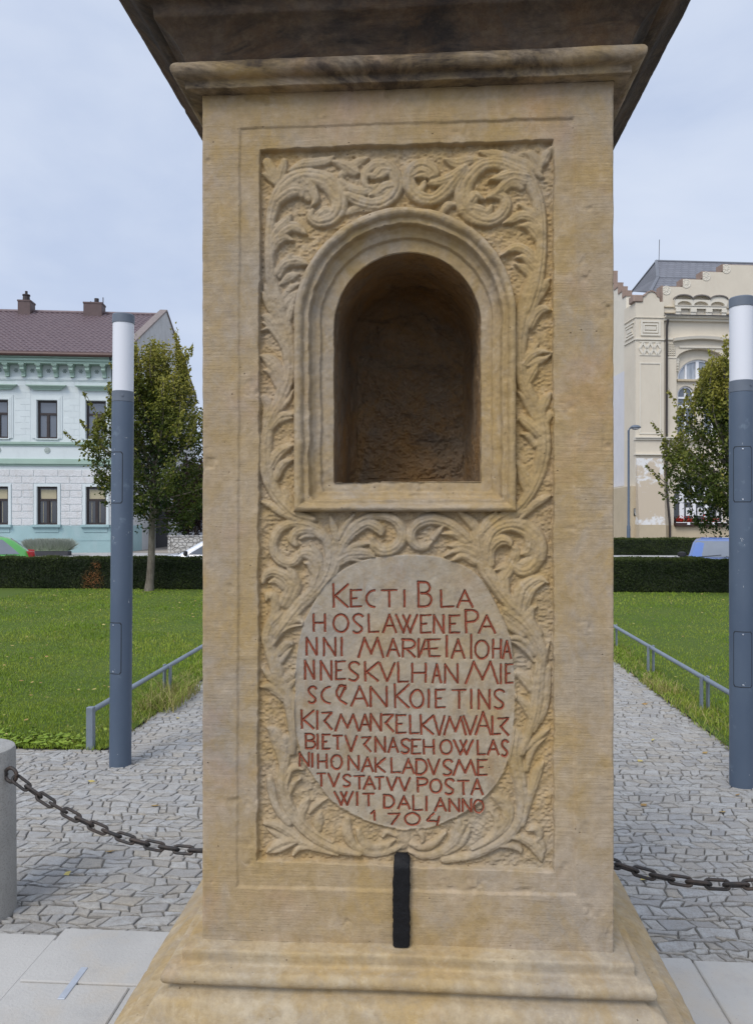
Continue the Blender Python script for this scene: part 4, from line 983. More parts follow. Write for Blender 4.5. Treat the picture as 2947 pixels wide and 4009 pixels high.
GB = [blades(120000, (-8.2, -2.16), (3.66, 14.9), 0.022, 0.046, 0.0055, 1, 0.03),
      blades(80000, (2.20, 8.6), (3.66, 14.9), 0.022, 0.046, 0.0055, 2, 0.03),
      blades(6500, (-2.42, -2.10), (3.9, 14.5), 0.02, 0.085, 0.005, 3, 0.30, 1.3, False),
      blades(6500, (2.10, 2.45), (3.7, 14.5), 0.02, 0.08, 0.005, 4, 0.30, 1.3, False),
      blades(7000, (-6.5, -2.15), (3.60, 3.80), 0.02, 0.06, 0.006, 5, 0.06, 1.2, False),
      blades(800, (-2.32, -2.0), (4.6, 5.4), 0.08, 0.22, 0.005, 6, 0.6, 1.6, False),
      blades(420, (2.12, 2.3), (5.5, 6.1), 0.06, 0.17, 0.005, 8, 0.6, 1.3, False)]
off = 0; VV = []; FF = []; TT = []; DD = []
for v, f, t, d in GB: VV.append(v); FF.append(f + off); TT.append(t); DD.append(d); off += len(v)
o = np_mesh('grass', np.vstack(VV), np.vstack(FF), M_GRASS, None, False, {'tone': np.concatenate(TT), 'dry': np.concatenate(DD)})
tag(o, 'short green lawn grass with dry tufts along the path', 'grass', kind='stuff')
# low broad-leaved weeds on the lawn's front edge
r = np.random.RandomState(12); n = 1500
x = -6 + r.rand(n)*3.7; y = 3.62 + np.abs(r.randn(n))*0.16; a = r.rand(n)*6.28; s = 0.012 + 0.016*r.rand(n); z = 0.01 + 0.035*r.rand(n)
dx, dy = np.cos(a)*s, np.sin(a)*s; ti = (r.rand(n)-0.5)*0.02
Vv = np.stack([np.stack([x-dx, y-dy, z], -1), np.stack([x+dy*.6, y-dx*.6, z+ti], -1), np.stack([x+dx, y+dy, z+ti], -1), np.stack([x-dy*.6, y+dx*.6, z-ti], -1)], 1).reshape(-1, 3)
o = np_mesh('clover', Vv, np.arange(4*n).reshape(-1, 4), M_GRASS, None, False, {'tone': np.repeat(0.1+0.5*r.rand(n), 4), 'dry': np.zeros(4*n)})
tag(o, 'low clover and broad-leaved weeds along the front edge of the left lawn', 'weeds', kind='stuff')

r = np.random.RandomState(15); n = 420
x = np.where(r.rand(n) < 0.55, -7.5 + 5.2*r.rand(n), 2.3 + 5*r.rand(n)); y = 3.75 + 10.5*r.rand(n)**1.4; a = r.rand(n)*6.28; s = 0.016 + 0.014*r.rand(n); z = np.full(n, 0.045) + 0.012*r.rand(n)
pv = r.rand(n) < 0.16; x[pv] = -2.0 + 4.0*r.rand(pv.sum()); y[pv] = 1.6 + 8*r.rand(pv.sum()); z[pv] = 0.006
dx, dy = np.cos(a)*s, np.sin(a)*s; ti = (r.rand(n)-0.5)*0.016
Vv = np.stack([np.stack([x-dx, y-dy, z], -1), np.stack([x+dy*.6, y-dx*.6, z+ti], -1), np.stack([x+dx, y+dy, z+0.004], -1), np.stack([x-dy*.6, y+dx*.6, z-ti*0.5], -1)], 1).reshape(-1, 3)
tfl = NT('fallen_leaf'); M_FALL = tfl.done(tfl.mix(tfl.attr('tone'), (0.26, 0.15, 0.05), (0.46, 0.38, 0.13)), 0.7)
o = np_mesh('fallen_leaves', Vv, np.arange(4*n).reshape(-1, 4), M_FALL, None, False, {'tone': np.repeat(r.rand(n), 4)})
tag(o, 'small yellow and brown fallen leaves scattered over lawn and path', 'leaves', kind='stuff')

# ================================================================== NEAR FURNITURE
# ---- slim column lamps
tm = NT('blue_grey_paint')
c = tm.mix(tm.ramp(tm.noise(3, 5, 0.6, tm.mapped(scale=(1, 1, 0.5))), [(0.35, 0), (0.65, 1)]), (0.062, 0.088, 0.130), (0.080, 0.108, 0.150))
c = tm.mix(tm.ramp(tm.noise(9, 6, 0.7, tm.mapped(loc=(5, 3, 1))), [(0.62, 0.0), (0.70, 0.35)]), c, (0.20, 0.26, 0.31))
c = tm.mix(tm.ramp(tm.noise(16, 4, 0.75, tm.mapped(loc=(1, 9, 2), scale=(1, 1, 0.45))), [(0.665, 0.0), (0.68, 0.8)]), c, (0.42, 0.43, 0.44))
M_POLE = tm.done(c, 0.5, tm.bump(tm.noise(200, 3), 0.0008), 0.45)
M_CAP = simple('lamp_cap_paint', (0.115, 0.135, 0.165), 0.5, 0.1, 8)
to = NT('opal_glass')
M_OPAL = to.done(to.mix(to.noise(2, 3), (0.60, 0.61, 0.64), (0.66, 0.67, 0.70)), 0.35, None, 0.5)
M_SEAM = simple('dark_seam', (0.02, 0.025, 0.032), 0.7)
M_SCREW = simple('bright_screw', (0.6, 0.62, 0.65), 0.3, 0.05, 10, 0.9)
def column_lamp(x, y, label, lean, rotz):
    t = thing('column_lamp', label, 'street lamp', (x, y, 0), rotz, 'column lamps beside the path')
    t.rotation_euler = (0, lean, rotz)
    rr = 0.0685
    mb = MB(); mb.lathe([(rr, -0.01), (rr, 1.2), (rr, 2.335), (rr-0.003, 2.338)], n=40)
    obj = mb.build('pole', M_POLE, t, smooth=True)
    mb = MB(); mb.lathe([(rr-0.003, 2.338), (rr, 2.341), (rr, 2.405), (rr-0.004, 2.408)], n=40); mb.build('collar', M_CAP, t, smooth=True)
    mb = MB(); mb.lathe([(rr-0.003, 2.408), (rr-0.0025, 2.845)], n=40); mb.build('lamp_shade', M_OPAL, t, smooth=True)
    mb = MB(); mb.lathe([(rr-0.004, 2.845), (rr+0.001, 2.846), (rr+0.001, 2.898), (rr-0.004, 2.904), (0.02, 2.912)], n=40); mb.build('cap', M_CAP, t, smooth=True)
    for z0, z1 in ((1.69, 2.01), (0.60, 0.92)):
        # curved access cover let into the tube, a dark line all round it
        def cover(r_, a_, e, nm, mat, par):
            mb = MB(); ca = R(-104); rings = []
            zs = [z0-e, z0-e+0.012, z0+0.03, z1-0.03, z1+e-0.012, z1+e]
            for i, z in enumerate(zs):
                aa = a_ - (R(7) if i in (0, 5) else 0)
                rings.append([(r_*math.cos(ca + aa*(j/7-1)), r_*math.sin(ca + aa*(j/7-1)), z) for j in range(15)])
            mb.loft(rings, closed=False); return mb.build(nm, mat, par, smooth=True, fix=False)
        d = cover(rr+0.0009, R(42), 0.0, 'service_cover', M_POLE, t)
        cover(rr+0.0004, R(46.5), 0.0055, 'seam', M_SEAM, d)
        for z in (z0 + 0.012, z1 - 0.012):
            mb = MB(); mb.lathe([(0.0045, 0), (0.0045, 0.002), (0.001, 0.003)], n=10)
            s = mb.build('screw', M_SCREW, d, smooth=True)
            ca = R(-104); s.location = ((rr+0.0009)*math.cos(ca), (rr+0.0009)*math.sin(ca), z); s.rotation_euler = (R(90), 0, ca + R(90))
    mb = MB(); mb.lathe([(0.008, 0), (0.008, 0.003), (0.003, 0.004)], n=10); s = mb.build('lock', M_CAP, t, smooth=True)
    ca = R(-62); s.location = (rr*math.cos(ca), rr*math.sin(ca), 2.375); s.rotation_euler = (R(90), 0, ca + R(90))
    return t
column_lamp(-1.923, 3.34, 'slim blue-grey column lamp in front of the young tree and the green-trimmed house', R(0.45), R(-8))
column_lamp(1.921, 3.195, 'slim blue-grey column lamp on the paving in front of the cream gabled building', R(-0.05), R(-2))

# ---- low tube rails on both sides of the path
M_RAIL = simple('galvanised_steel', (0.21, 0.245, 0.285), 0.5, 0.14, 5, 0.35, 0.5)
def knee_rail(x, ys, label, first_flat):
    t = thing('knee_rail', label, 'railing', (x, ys[0], 0), 0, 'low rails along the path')
    mb = MB(); pts = [(0, y - ys[0], 0.262) for y in np.arange(ys[0], ys[-1] + 0.01, 0.52)]
    mb.tube(pts, 0.0195, 12); mb.build('rail', M_RAIL, t, smooth=True)
    for k, y in enumerate(ys):
        mb = MB(); yy = y - ys[0]
        if k == 0 and first_flat: mb.bbox(-0.026, 0.022, yy-0.045, yy-0.0, -0.02, 0.292, 0.003)
        else:
            for sx in (-0.034, 0.0185): mb.bbox(sx, sx+0.015, yy-0.025, yy+0.025, -0.02, 0.284, 0.002)
        mb.build('post', M_RAIL, t)
    return t
knee_rail(-2.25, [3.66 + 1.54*i for i in range(8)], 'low galvanised tube rail at the left lawn, behind the left column lamp', True)
knee_rail(2.345, [3.48 + 1.51*i for i in range(8)], 'low galvanised tube rail at the right lawn, running behind the right column lamp', False)

# ---- concrete bollards with rings and iron chains
tc_ = NT('bollard_concrete')
c = tc_.mix(tc_.ramp(tc_.noise(5, 6, 0.65), [(0.35, 0), (0.65, 1)]), (0.30, 0.295, 0.275), (0.38, 0.37, 0.35))
c = tc_.mix(tc_.ramp(tc_.noise(150, 4, 0.7), [(0.35, 0.5), (0.5, 0.0)]), c, (0.16, 0.155, 0.145))
M_CONC = tc_.done(c, 0.92, tc_.bump(tc_.noise(120, 5, 0.7), 0.003), 0.2)
ti_ = NT('rusty_chain_iron')
c = ti_.mix(ti_.ramp(ti_.noise(18, 5, 0.65), [(0.4, 0), (0.66, 1)]), (0.030, 0.029, 0.029), (0.062, 0.043, 0.033))
M_IRON = ti_.done(c, 0.6, ti_.bump(ti_.noise(140, 4), 0.002), 0.5, 0.25)
def ring_path(c, r, ax, n=20): return [tuple(Vector(c) + ax[0]*(r*math.cos(2*math.pi*i/n)) + ax[1]*(r*math.sin(2*math.pi*i/n))) for i in range(n+1)]
BOLL = [(-1.762, 1.50, 'round grey concrete bollard at the left edge holding a chain ring', [(1, -0.25)]),
        (0.08, 1.46, 'round grey concrete bollard hidden behind the pillar', [(-1, 0), (1, 0)]),
        (1.78, 1.04, 'round grey concrete bollard beyond the right edge of the slabs', [(-1, 0.05)])]
RINGS = {}
for i, (x, y, lab, dirs) in enumerate(BOLL):
    t = thing('bollard', lab, 'bollard', (x, y, 0), 0, 'concrete bollards round the pillar')
    rb = 0.138
    mb = MB(); mb.lathe([(rb+0.004, -0.02), (rb+0.002, 0.3), (rb, 0.652), (rb-0.004, 0.663), (rb-0.014, 0.668), (0.02, 0.672)], n=48); mb.build('post', M_CONC, t, smooth=True)
    for k, (dx, dy) in enumerate(dirs):
        d = Vector((dx, dy, 0)).normalized(); c = d*(rb + 0.026) + Vector((0, 0, 0.572))
        mb = MB(); mb.tube(ring_path(c, 0.0275, (d, Vector((0, 0, 1)))), 0.0075, 8, False)
        mb.tube([tuple(d*(rb-0.02) + Vector((0,0,0.572))), tuple(d*(rb+0.006) + Vector((0,0,0.572)))], 0.008, 8)
        mb.build('ring', M_IRON, t, smooth=True)
        RINGS[(i, k)] = Vector((x, y, 0)) + c + d*0.0275*0.8 + Vector((0, 0, -0.012))
def chain(a, b, sag, label):
    a, b = Vector(a), Vector(b)
    P = lambda s: a + (b-a)*s + Vector((0, 0, -4*sag*s*(1-s)))
    S = [P(i/400) for i in range(401)]; L = [0]
    for i in range(400): L.append(L[-1] + (S[i+1]-S[i]).length)
    pitch = 0.0600; n = int(round(L[-1]/pitch)); pitch = L[-1]/n
    def at(d):
        import bisect
        i = min(399, max(0, bisect.bisect(L, d)-1)); f = (d-L[i])/(L[i+1]-L[i]); return S[i].lerp(S[i+1], max(0, min(1, f)))
    mb = MB(); hr, hl, rw = 0.0142, 0.0250, 0.0060
    for k in range(n):
        p, q = at(k*pitch), at((k+1)*pitch); m = (p+q)/2; tdir = (q-p).normalized()
        side = tdir.cross(Vector((0,0,1))).normalized(); up = side.cross(tdir)
        ang = R(38 if k % 2 else -52) + R(6)*math.sin(k*1.7)
        wv = side*math.cos(ang) + up*math.sin(ang)
        pts = []
        for j in range(9): an = R(-90 + 180*j/8); pts.append(m + tdir*(hl + hr*math.cos(an)) + wv*(hr*math.sin(an)))
        for j in range(9): an = R(90 + 180*j/8); pts.append(m + tdir*(-hl + hr*math.cos(an)) + wv*(hr*math.sin(an)))
        pts.append(pts[0]); mb.tube(pts, rw, 7, False)
    o = mb.build('chain', M_IRON, None, smooth=True)
    return tag(o, label, 'chain', 'chains between the bollards')
chain(RINGS[(0, 0)], RINGS[(1, 0)], 0.268, 'rusty iron chain sagging from the left bollard to behind the pillar')
chain(RINGS[(1, 1)], RINGS[(2, 0)], 0.235, 'rusty iron chain to the right of the pillar above the paving')
# ================================================================== PLANTS
def leaf_mat(name, dark, light, yellow):
    t = NT(name)
    c = t.mix(t.attr('tone'), dark, light); c = t.mix(t.attr('dry'), c, yellow)
    t.l(c, t.b.inputs['Base Color']); t.b.inputs['Roughness'].default_value = 0.55; t.b.inputs['Specular IOR Level'].default_value = 0.25
    tr = t.n('ShaderNodeBsdfTranslucent'); t.l(c, tr.inputs['Color'])
    mx = t.n('ShaderNodeMixShader'); mx.inputs[0].default_value = 0.25
    t.l(t.b.outputs[0], mx.inputs[1]); t.l(tr.outputs[0], mx.inputs[2]); t.l(mx.outputs[0], t.o.inputs['Surface'])
    return t.m
def leaf_mesh(name, P, size, tone, dry, mat, parent=None, seed=0, aspect=0.62, flat=0.0, N=None):
    r = np.random.RandomState(seed); n = len(P)
    a = r.randn(n, 3); a[:, 2] *= (1 - flat)
    if N is not None: a = a * 0.75 + np.cross(N, r.randn(n, 3))
    a /= np.linalg.norm(a, axis=1, keepdims=True) + 1e-9
    b = np.cross(a, r.randn(n, 3)); b /= np.linalg.norm(b, axis=1, keepdims=True) + 1e-9
    s = size * (0.65 + 0.7*r.rand(n, 1)); w = s * aspect
    c = np.cross(a, b) * s * 0.18
    V_ = np.stack([P - a*s*0.5, P - b*w*0.5 + c, P + a*s*0.5, P + b*w*0.5 + c], 1).reshape(-1, 3)
    return np_mesh(name, V_, np.arange(4*n).reshape(-1, 4), mat, parent, False, {'tone': np.repeat(tone, 4), 'dry': np.repeat(dry, 4)})
M_LEAF = leaf_mat('tree_leaf', (0.018, 0.042, 0.008), (0.165, 0.185, 0.026), (0.42, 0.34, 0.07))
M_HLEAF = leaf_mat('hedge_leaf', (0.018, 0.032, 0.009), (0.070, 0.092, 0.018), (0.30, 0.13, 0.05))
M_PURP = leaf_mat('purple_leaf', (0.022, 0.014, 0.013), (0.060, 0.032, 0.026), (0.10, 0.05, 0.03))
tk = NT('tree_bark')
c = tk.mix(tk.ramp(tk.noise(9, 6, 0.7, tk.mapped(scale=(1, 1, 0.35))), [(0.38, 0), (0.62, 1)]), (0.105, 0.088, 0.066), (0.20, 0.175, 0.14))
c = tk.mix(tk.ramp(tk.noise(14, 5, 0.7, tk.mapped(scale=(1, 1, 0.4), loc=(3, 3, 3))), [(0.60, 0), (0.68, 0.8)]), c, (0.36, 0.33, 0.28))
M_BARK = tk.done(c, 0.92, tk.bump(tk.noise(40, 5, 0.7, tk.mapped(scale=(1, 1, 0.3))), 0.02))

def young_tree(x, y, label, seed, top=5.5, low=1.42, rad=1.9, nleaf=21000, lean=(0.10, 0.0), yel=1.0, zbase=0.0, mat=None, nb=74, lsz=0.072):
    r = np.random.RandomState(seed)
    t = thing('young_tree', label, 'tree', (x, y, zbase), 0, 'young trees in front of the hedge' if mat is None else None)
    trunk_top = low + (top-low)*0.62
    tp = [np.array([lean[0]*h/trunk_top*1.2 + 0.02*math.sin(h*2), lean[1]*h + 0.015*math.sin(h*3+1), h]) for h in np.linspace(-0.05, trunk_top, 14)]
    mb = MB(); mb.tube([tuple(p) for p in tp], [0.115 if i == 0 else 0.088*(1 - 0.70*i/13) for i in range(14)], 12)
    P = []; OUT = []; B = MB()
    for k in range(nb):
        f = (k + r.rand())/nb
        hb = low - 0.05 + (trunk_top - low)*f**0.85
        az = k*2.399 + r.randn()*0.3; el = R(14 + 58*f + 11*r.randn())
        rel = (hb - low)/(top - low)
        reach = rad * np.interp(rel, [0, 0.18, 0.40, 0.62], [0.72, 0.98, 0.86, 0.50]) * (0.74 + 0.32*r.rand())
        L = min(reach/max(0.28, math.cos(el)), (top - hb)*0.84/max(0.3, math.sin(el)), 2.2)
        if r.rand() < 0.13: L *= 1.20
        i = min(13, int(np.interp(hb, np.linspace(-0.05, trunk_top, 14), np.arange(14)))); p = tp[i].copy(); p[2] = hb
        d = np.array([math.cos(az)*math.cos(el), math.sin(az)*math.cos(el), math.sin(el)])
        pts = []; m = 9
        for j in range(m):
            s = j/(m-1); pts.append(p + d*L*s + np.array([0, 0, 0.10*L*s*s]) + 0.035*L*np.array([math.sin(3*s+k), math.cos(2.5*s+2*k), 0])*s)
        B.tube([tuple(q) for q in pts], [0.022*(1-0.8*j/(m-1)) + 0.003 for j in range(m)], 5)
        pts = np.array(pts); n = int(nleaf/nb * (0.45 + 0.55*L/1.6))
        s = 0.10 + 0.92*r.rand(n)**0.75
        q = np.stack([np.interp(np.clip(s, 0, 1), np.linspace(0, 1, m), pts[:, c_]) for c_ in range(3)], -1)
        spread = (0.20*(1 - 0.70*np.clip(s, 0, 1)) + 0.035)[:, None]
        q = q + r.randn(n, 3)*spread*np.array([1, 1, 0.85]) + d*np.maximum(0, s - 1)[:, None]*L
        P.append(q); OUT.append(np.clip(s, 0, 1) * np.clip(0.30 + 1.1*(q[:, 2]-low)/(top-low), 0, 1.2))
        # side twigs
        for _ in range(3):
            s0 = 0.35 + 0.5*r.rand(); p0 = pts[int(s0*(m-1))]; d2 = d + 0.8*r.randn(3); d2 /= np.linalg.norm(d2); L2 = 0.28 + 0.34*r.rand()
            n2 = int(nleaf/nb*0.13); s2 = r.rand(n2); q2 = p0 + d2*L2*s2[:, None] + r.randn(n2, 3)*0.055
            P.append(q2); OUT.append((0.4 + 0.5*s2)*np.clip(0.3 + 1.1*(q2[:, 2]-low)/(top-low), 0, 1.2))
    P = np.vstack(P); OUT = np.concatenate(OUT)
    def squeeze(Q):
        rel = (Q[:, 2] - low)/(top - low); ctr = np.stack([np.full(len(Q), lean[0]), np.full(len(Q), lean[1])], -1)
        D = Q[:, :2] - ctr; rr_ = np.hypot(D[:, 0], D[:, 1]) + 1e-6; az_ = np.arctan2(D[:, 1], D[:, 0])
        env = rad*np.interp(rel, [-0.1, 0.03, 0.18, 0.36, 0.55, 0.75, 0.9, 1.05], [0.30, 0.55, 0.90, 1.04, 0.84, 0.55, 0.34, 0.16])
        env = env*(1 + 0.22*vnoise(np.cos(az_)*2, np.sin(az_)*2, rel*3, 1.0, seed+4))
        f_ = np.where(rr_ > env*0.8, (env*0.8 + (rr_ - env*0.8)*0.30)/rr_, 1.0)
        Q2 = Q.copy(); Q2[:, :2] = ctr + D*f_[:, None]; return Q2
    P = squeeze(P); bv = squeeze(np.array(B.v)); B.v = [tuple(map(float, p_)) for p_ in bv]
    mb.add(B.v, B.f)
    # long bare shoots standing out of the crown, set with small leaves
    SH = MB(); SP = []
    for k in range(26):
        hb = low + (top-low)*(0.10 + 0.78*r.rand()); az = r.rand()*6.283; rel = (hb-low)/(top-low)
        er = rad*np.interp(rel, [0, 0.2, 0.36, 0.55, 0.75, 1.0], [0.4, 0.75, 0.85, 0.68, 0.40, 0.1])
        p0 = np.array([lean[0] + math.cos(az)*er, lean[1] + math.sin(az)*er, hb]); el = R(25 + 55*rel + 10*r.randn()); L = 0.35 + 0.40*r.rand()
        d = np.array([math.cos(az)*math.cos(el), math.sin(az)*math.cos(el), math.sin(el)]); pts = [p0 + d*L*s + np.array([0, 0, 0.10*L*s*s]) for s in np.linspace(0, 1, 5)]
        SH.tube([tuple(q) for q in pts], [0.009, 0.008, 0.006, 0.005, 0.003], 5)
        n = int(70*L*(0.078/lsz)); s = r.rand(n)**0.8*1.04; SP.append(p0 + d*L*s[:, None] + r.randn(n, 3)*(0.055*(1.15 - s))[:, None]); 
    mb.add(SH.v, SH.f); SP = np.vstack(SP)
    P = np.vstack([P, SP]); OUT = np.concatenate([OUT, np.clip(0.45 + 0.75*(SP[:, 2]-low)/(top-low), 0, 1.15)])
    k = P[:, 2] > low - 0.22; P, OUT = P[k], OUT[k]
    mb.build('trunk', M_BARK, t, smooth=True)
    n = len(P); tone = np.clip(-0.02 + 0.86*OUT + 0.30*vnoise(P[:,0]+x, P[:,1], P[:,2], 2.2, seed) + 0.22*(r.rand(n)-0.5), 0, 1)  # inner and lower leaves darkened as crown shade; yellow tips are leaf colour
    dry = np.clip(yel*(0.62*(OUT-0.58) + 0.35*np.maximum(0, vnoise(P[:,0]+x, P[:,1], P[:,2], 1.7, seed+9)-0.1)) + (r.rand(n) < 0.03)*0.5, 0, 0.85)
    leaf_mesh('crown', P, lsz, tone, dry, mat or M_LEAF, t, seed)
    return t
young_tree(-5.86, 14.55, 'young round-crowned tree with yellowing leaf tips in front of the left hedge', 21, top=5.3, rad=1.68, lean=(0.16, 0), nleaf=18500)
young_tree(6.33, 14.45, 'young tree with yellowing leaves half hidden behind the right column lamp', 33, top=4.85, low=1.40, rad=1.62, nleaf=18000, lean=(-0.05, 0))

def hedge(x0, x1, y0, y1, z1, label, seed, n, size, zb=0.0, spots=(), group='clipped dark hedges'):
    r = np.random.RandomState(seed)
    t = thing('hedge', label, 'hedge', ((x0+x1)/2, y0, zb), 0, group); cx = (x0+x1)/2
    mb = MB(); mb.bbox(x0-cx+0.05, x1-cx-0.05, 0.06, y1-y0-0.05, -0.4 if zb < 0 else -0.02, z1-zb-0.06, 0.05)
    mb.build('shade_core', simple('hedge_shade', (0.012, 0.018, 0.007), 0.95), t)  # plain box behind the leaves, its near-black colour stands in for inner shade
    W, D, H = x1-x0, y1-y0, z1-zb; areas = np.array([W*H, W*D*1.2, D*H, D*H]); w = areas/areas.sum()
    f = r.choice(4, n, p=w); u, v = r.rand(n), r.rand(n); dp = np.abs(r.randn(n))*0.035
    P = np.zeros((n, 3)); NN = np.zeros((n, 3))
    m = f == 0; P[m] = np.stack([x0-cx+W*u[m], dp[m], H*v[m]], -1); NN[m] = (0, -1, 0)
    m = f == 1; P[m] = np.stack([x0-cx+W*u[m], D*v[m], H-dp[m]], -1); NN[m] = (0, 0, 1)
    m = f == 2; P[m] = np.stack([x0-cx+dp[m], D*u[m], H*v[m]], -1); NN[m] = (-1, 0, 0)
    m = f == 3; P[m] = np.stack([x1-cx-dp[m], D*u[m], H*v[m]], -1); NN[m] = (1, 0, 0)
    lump = 0.035*vnoise(P[:,0], P[:,1], P[:,2], 3.0, seed) + 0.018*vnoise(P[:,0], P[:,1], P[:,2], 9, seed+1)
    P += NN*lump[:, None]; P[:, 2] += 0.02*vnoise(P[:,0], 0*P[:,0], 0*P[:,0], 2.2, seed+2)*(P[:,2]/H)
    sprig = (r.rand(n) < 0.02) & (f == 1); P[sprig, 2] += 0.05*r.rand(sprig.sum())
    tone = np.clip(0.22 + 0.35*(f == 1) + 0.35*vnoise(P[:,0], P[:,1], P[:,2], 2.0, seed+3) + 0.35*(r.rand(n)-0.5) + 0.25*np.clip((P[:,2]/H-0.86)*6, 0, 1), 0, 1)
    dry = np.zeros(n)
    for sx, sz, sr in spots:
        d = np.hypot(P[:,0]+cx-sx, (P[:,2]+zb-sz)*1.0); dry = np.maximum(dry, np.clip(1.4 - d/sr, 0, 1)*(r.rand(n) < 0.75)*(f == 0))
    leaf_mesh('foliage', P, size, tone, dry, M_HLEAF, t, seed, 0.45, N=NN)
    return t
hedge(-19.0, -2.35, 14.95, 15.6, 0.705, 'long dark clipped hedge behind the left lawn with a brown dry patch', 41, 66000, 0.042, spots=[(-7.28, 0.20, 0.22), (-7.20, 0.52, 0.10)])
hedge(2.35, 13.0, 14.9, 15.55, 0.715, 'dark clipped hedge between the right lawn and the street', 42, 46000, 0.042)
hedge(4.5, 24.0, 27.85, 28.7, 0.785, 'dark clipped hedge across the street below the cream building', 43, 36000, 0.062)

# lavender in a dark trough before the left house
t = thing('lavender_planter', 'dark planter box of grey-green lavender by the teal house base', 'planter', (-15.55, 29.2, -0.10), R(9))
mb = MB(); mb.bbox(-0.85, 0.85, 0, 0.5, 0, 0.26, 0.02); mb.build('box', simple('dark_planter', (0.045, 0.045, 0.05), 0.8, 0.2, 5), t)
r = np.random.RandomState(8); n = 5200; bx = -0.8 + 1.6*r.rand(n); by = 0.05 + 0.45*r.rand(n); a = (bx/0.8)*0.5 + 0.35*r.randn(n); h = (0.26 + 0.28*r.rand(n))
b0 = np.stack([bx, by, np.full(n, 0.28)], -1); tip = b0 + np.stack([np.sin(a)*h, 0.3*r.randn(n)*h, np.cos(a)*h], -1)
wv = np.stack([np.full(n, 0.010), np.zeros(n), np.zeros(n)], -1)
V_ = np.stack([b0-wv, b0+wv, tip+wv*0.5, tip-wv*0.5], 1).reshape(-1, 3)
tv = NT('lavender_leaf'); cv = tv.mix(tv.attr('tone'), (0.16, 0.21, 0.11), (0.32, 0.36, 0.26)); cv = tv.mix(tv.attr('dry'), cv, (0.27, 0.28, 0.28)); M_LAV = tv.done(cv, 0.8, None, 0.1)
np_mesh('lavender', V_, np.arange(4*n).reshape(-1, 4), M_LAV, t, False, {'tone': np.repeat(r.rand(n), 4), 'dry': np.tile([0.0, 0.0, 0.6, 0.6], n)})

young_tree(-11.9, 37.6, 'dark purple-leaved shrub above the low panel wall beside the left house', 55, top=4.4, low=0.8, rad=2.3, nleaf=16000, mat=M_PURP, yel=0.2, lsz=0.12, zbase=-0.02)

# ================================================================== BUILDINGS
class Frame:
    def __init__(s, ox, oy, rz): s.o = np.array([ox, oy, 0.0]); s.r = rz; s.ex = np.array([math.cos(rz), math.sin(rz), 0]); s.ey = np.array([-math.sin(rz), math.cos(rz), 0])
    def f(s, px, py, y=0.0):
        p = at_plane(px, py, s.o + s.ey*y, s.ey) - s.o; return float(p @ s.ex), float(p[2])
    def side(s, px, py, x=0.0):
        p = at_plane(px, py, s.o + s.ex*x, s.ex) - s.o; return float(p @ s.ey), float(p[2])
import bmesh
def wall_poly(name, outer, holes, y, depth, mat, parent, back=None):
    """flat wall in the plane y with real openings and reveals going back by depth"""
    bm = bmesh.new(); loops = []
    for lp in [outer] + holes:
        vs_ = [bm.verts.new((x, y, z)) for x, z in lp]; loops.append(vs_)
        for i in range(len(vs_)): bm.edges.new((vs_[i], vs_[(i+1) % len(vs_)]))
    bmesh.ops.triangle_fill(bm, use_beauty=True, use_dissolve=False, edges=bm.edges[:])
    for f in bm.faces:
        f.normal_update()
    for f in [f for f in bm.faces if f.normal.y > 0]: f.normal_flip()
    for k, vs_ in enumerate(loops):
        dd = depth if k else (back if back is not None else depth)
        bk = [bm.verts.new((v.co.x, y + dd, v.co.z)) for v in vs_]
        for i in range(len(vs_)):
            j = (i+1) % len(vs_); bm.faces.new((vs_[i], vs_[j], bk[j], bk[i]))
    me = bpy.data.meshes.new(name); bm.to_mesh(me); bm.free()
    return link_mesh(name, me, mat, parent)
def rect(x0, x1, z0, z1): return [(x0, z0), (x1, z0), (x1, z1), (x0, z1)]
def archp(x0, x1, z0, zs, zt, n=18):
    xc, rx = (x0+x1)/2, (x1-x0)/2
    return [(x0, z0), (x1, z0)] + [(xc + rx*math.cos(math.pi*i/n), zs + (zt-zs)*math.sin(math.pi*i/n)) for i in range(n+1)]
def plaster(name, col, var=0.06, stain=None, amt=0.4, bscale=60, bd=0.004):
    t = NT(name)
    c = t.mix(t.ramp(t.noise(0.6, 6, 0.65), [(0.35, 0), (0.65, 1)]), tuple(v*(1-var) for v in col), tuple(min(1, v*(1+var)) for v in col))
    c = t.mix(t.ramp(t.noise(3.5, 6, 0.7, t.mapped(scale=(1, 1, 0.4))), [(0.50, 0), (0.75, amt)]), c, stain or tuple(v*0.82 for v in col))
    return t.done(c, 0.92, t.bump(t.noise(bscale, 4, 0.65), bd), 0.2)
def glass(name, col, rough=0.06):
    t = NT(name); return t.done(t.mix(t.noise(1.2, 3), tuple(v*0.8 for v in col), col), rough, None, 1.0)
M_GLASS = glass('window_glass', (0.10, 0.115, 0.14)); M_DGLASS = glass('dark_window_glass', (0.022, 0.024, 0.028), 0.10)
tgl = NT('curtained_glass'); M_CGLASS = tgl.done(tgl.mix(tgl.ramp(tgl.noise(2.2, 4, 0.6, tgl.mapped(scale=(3, 1, 0.5))), [(0.35, 0), (0.65, 1)]), (0.20, 0.225, 0.26), (0.36, 0.385, 0.42)), 0.08, None, 1.0)

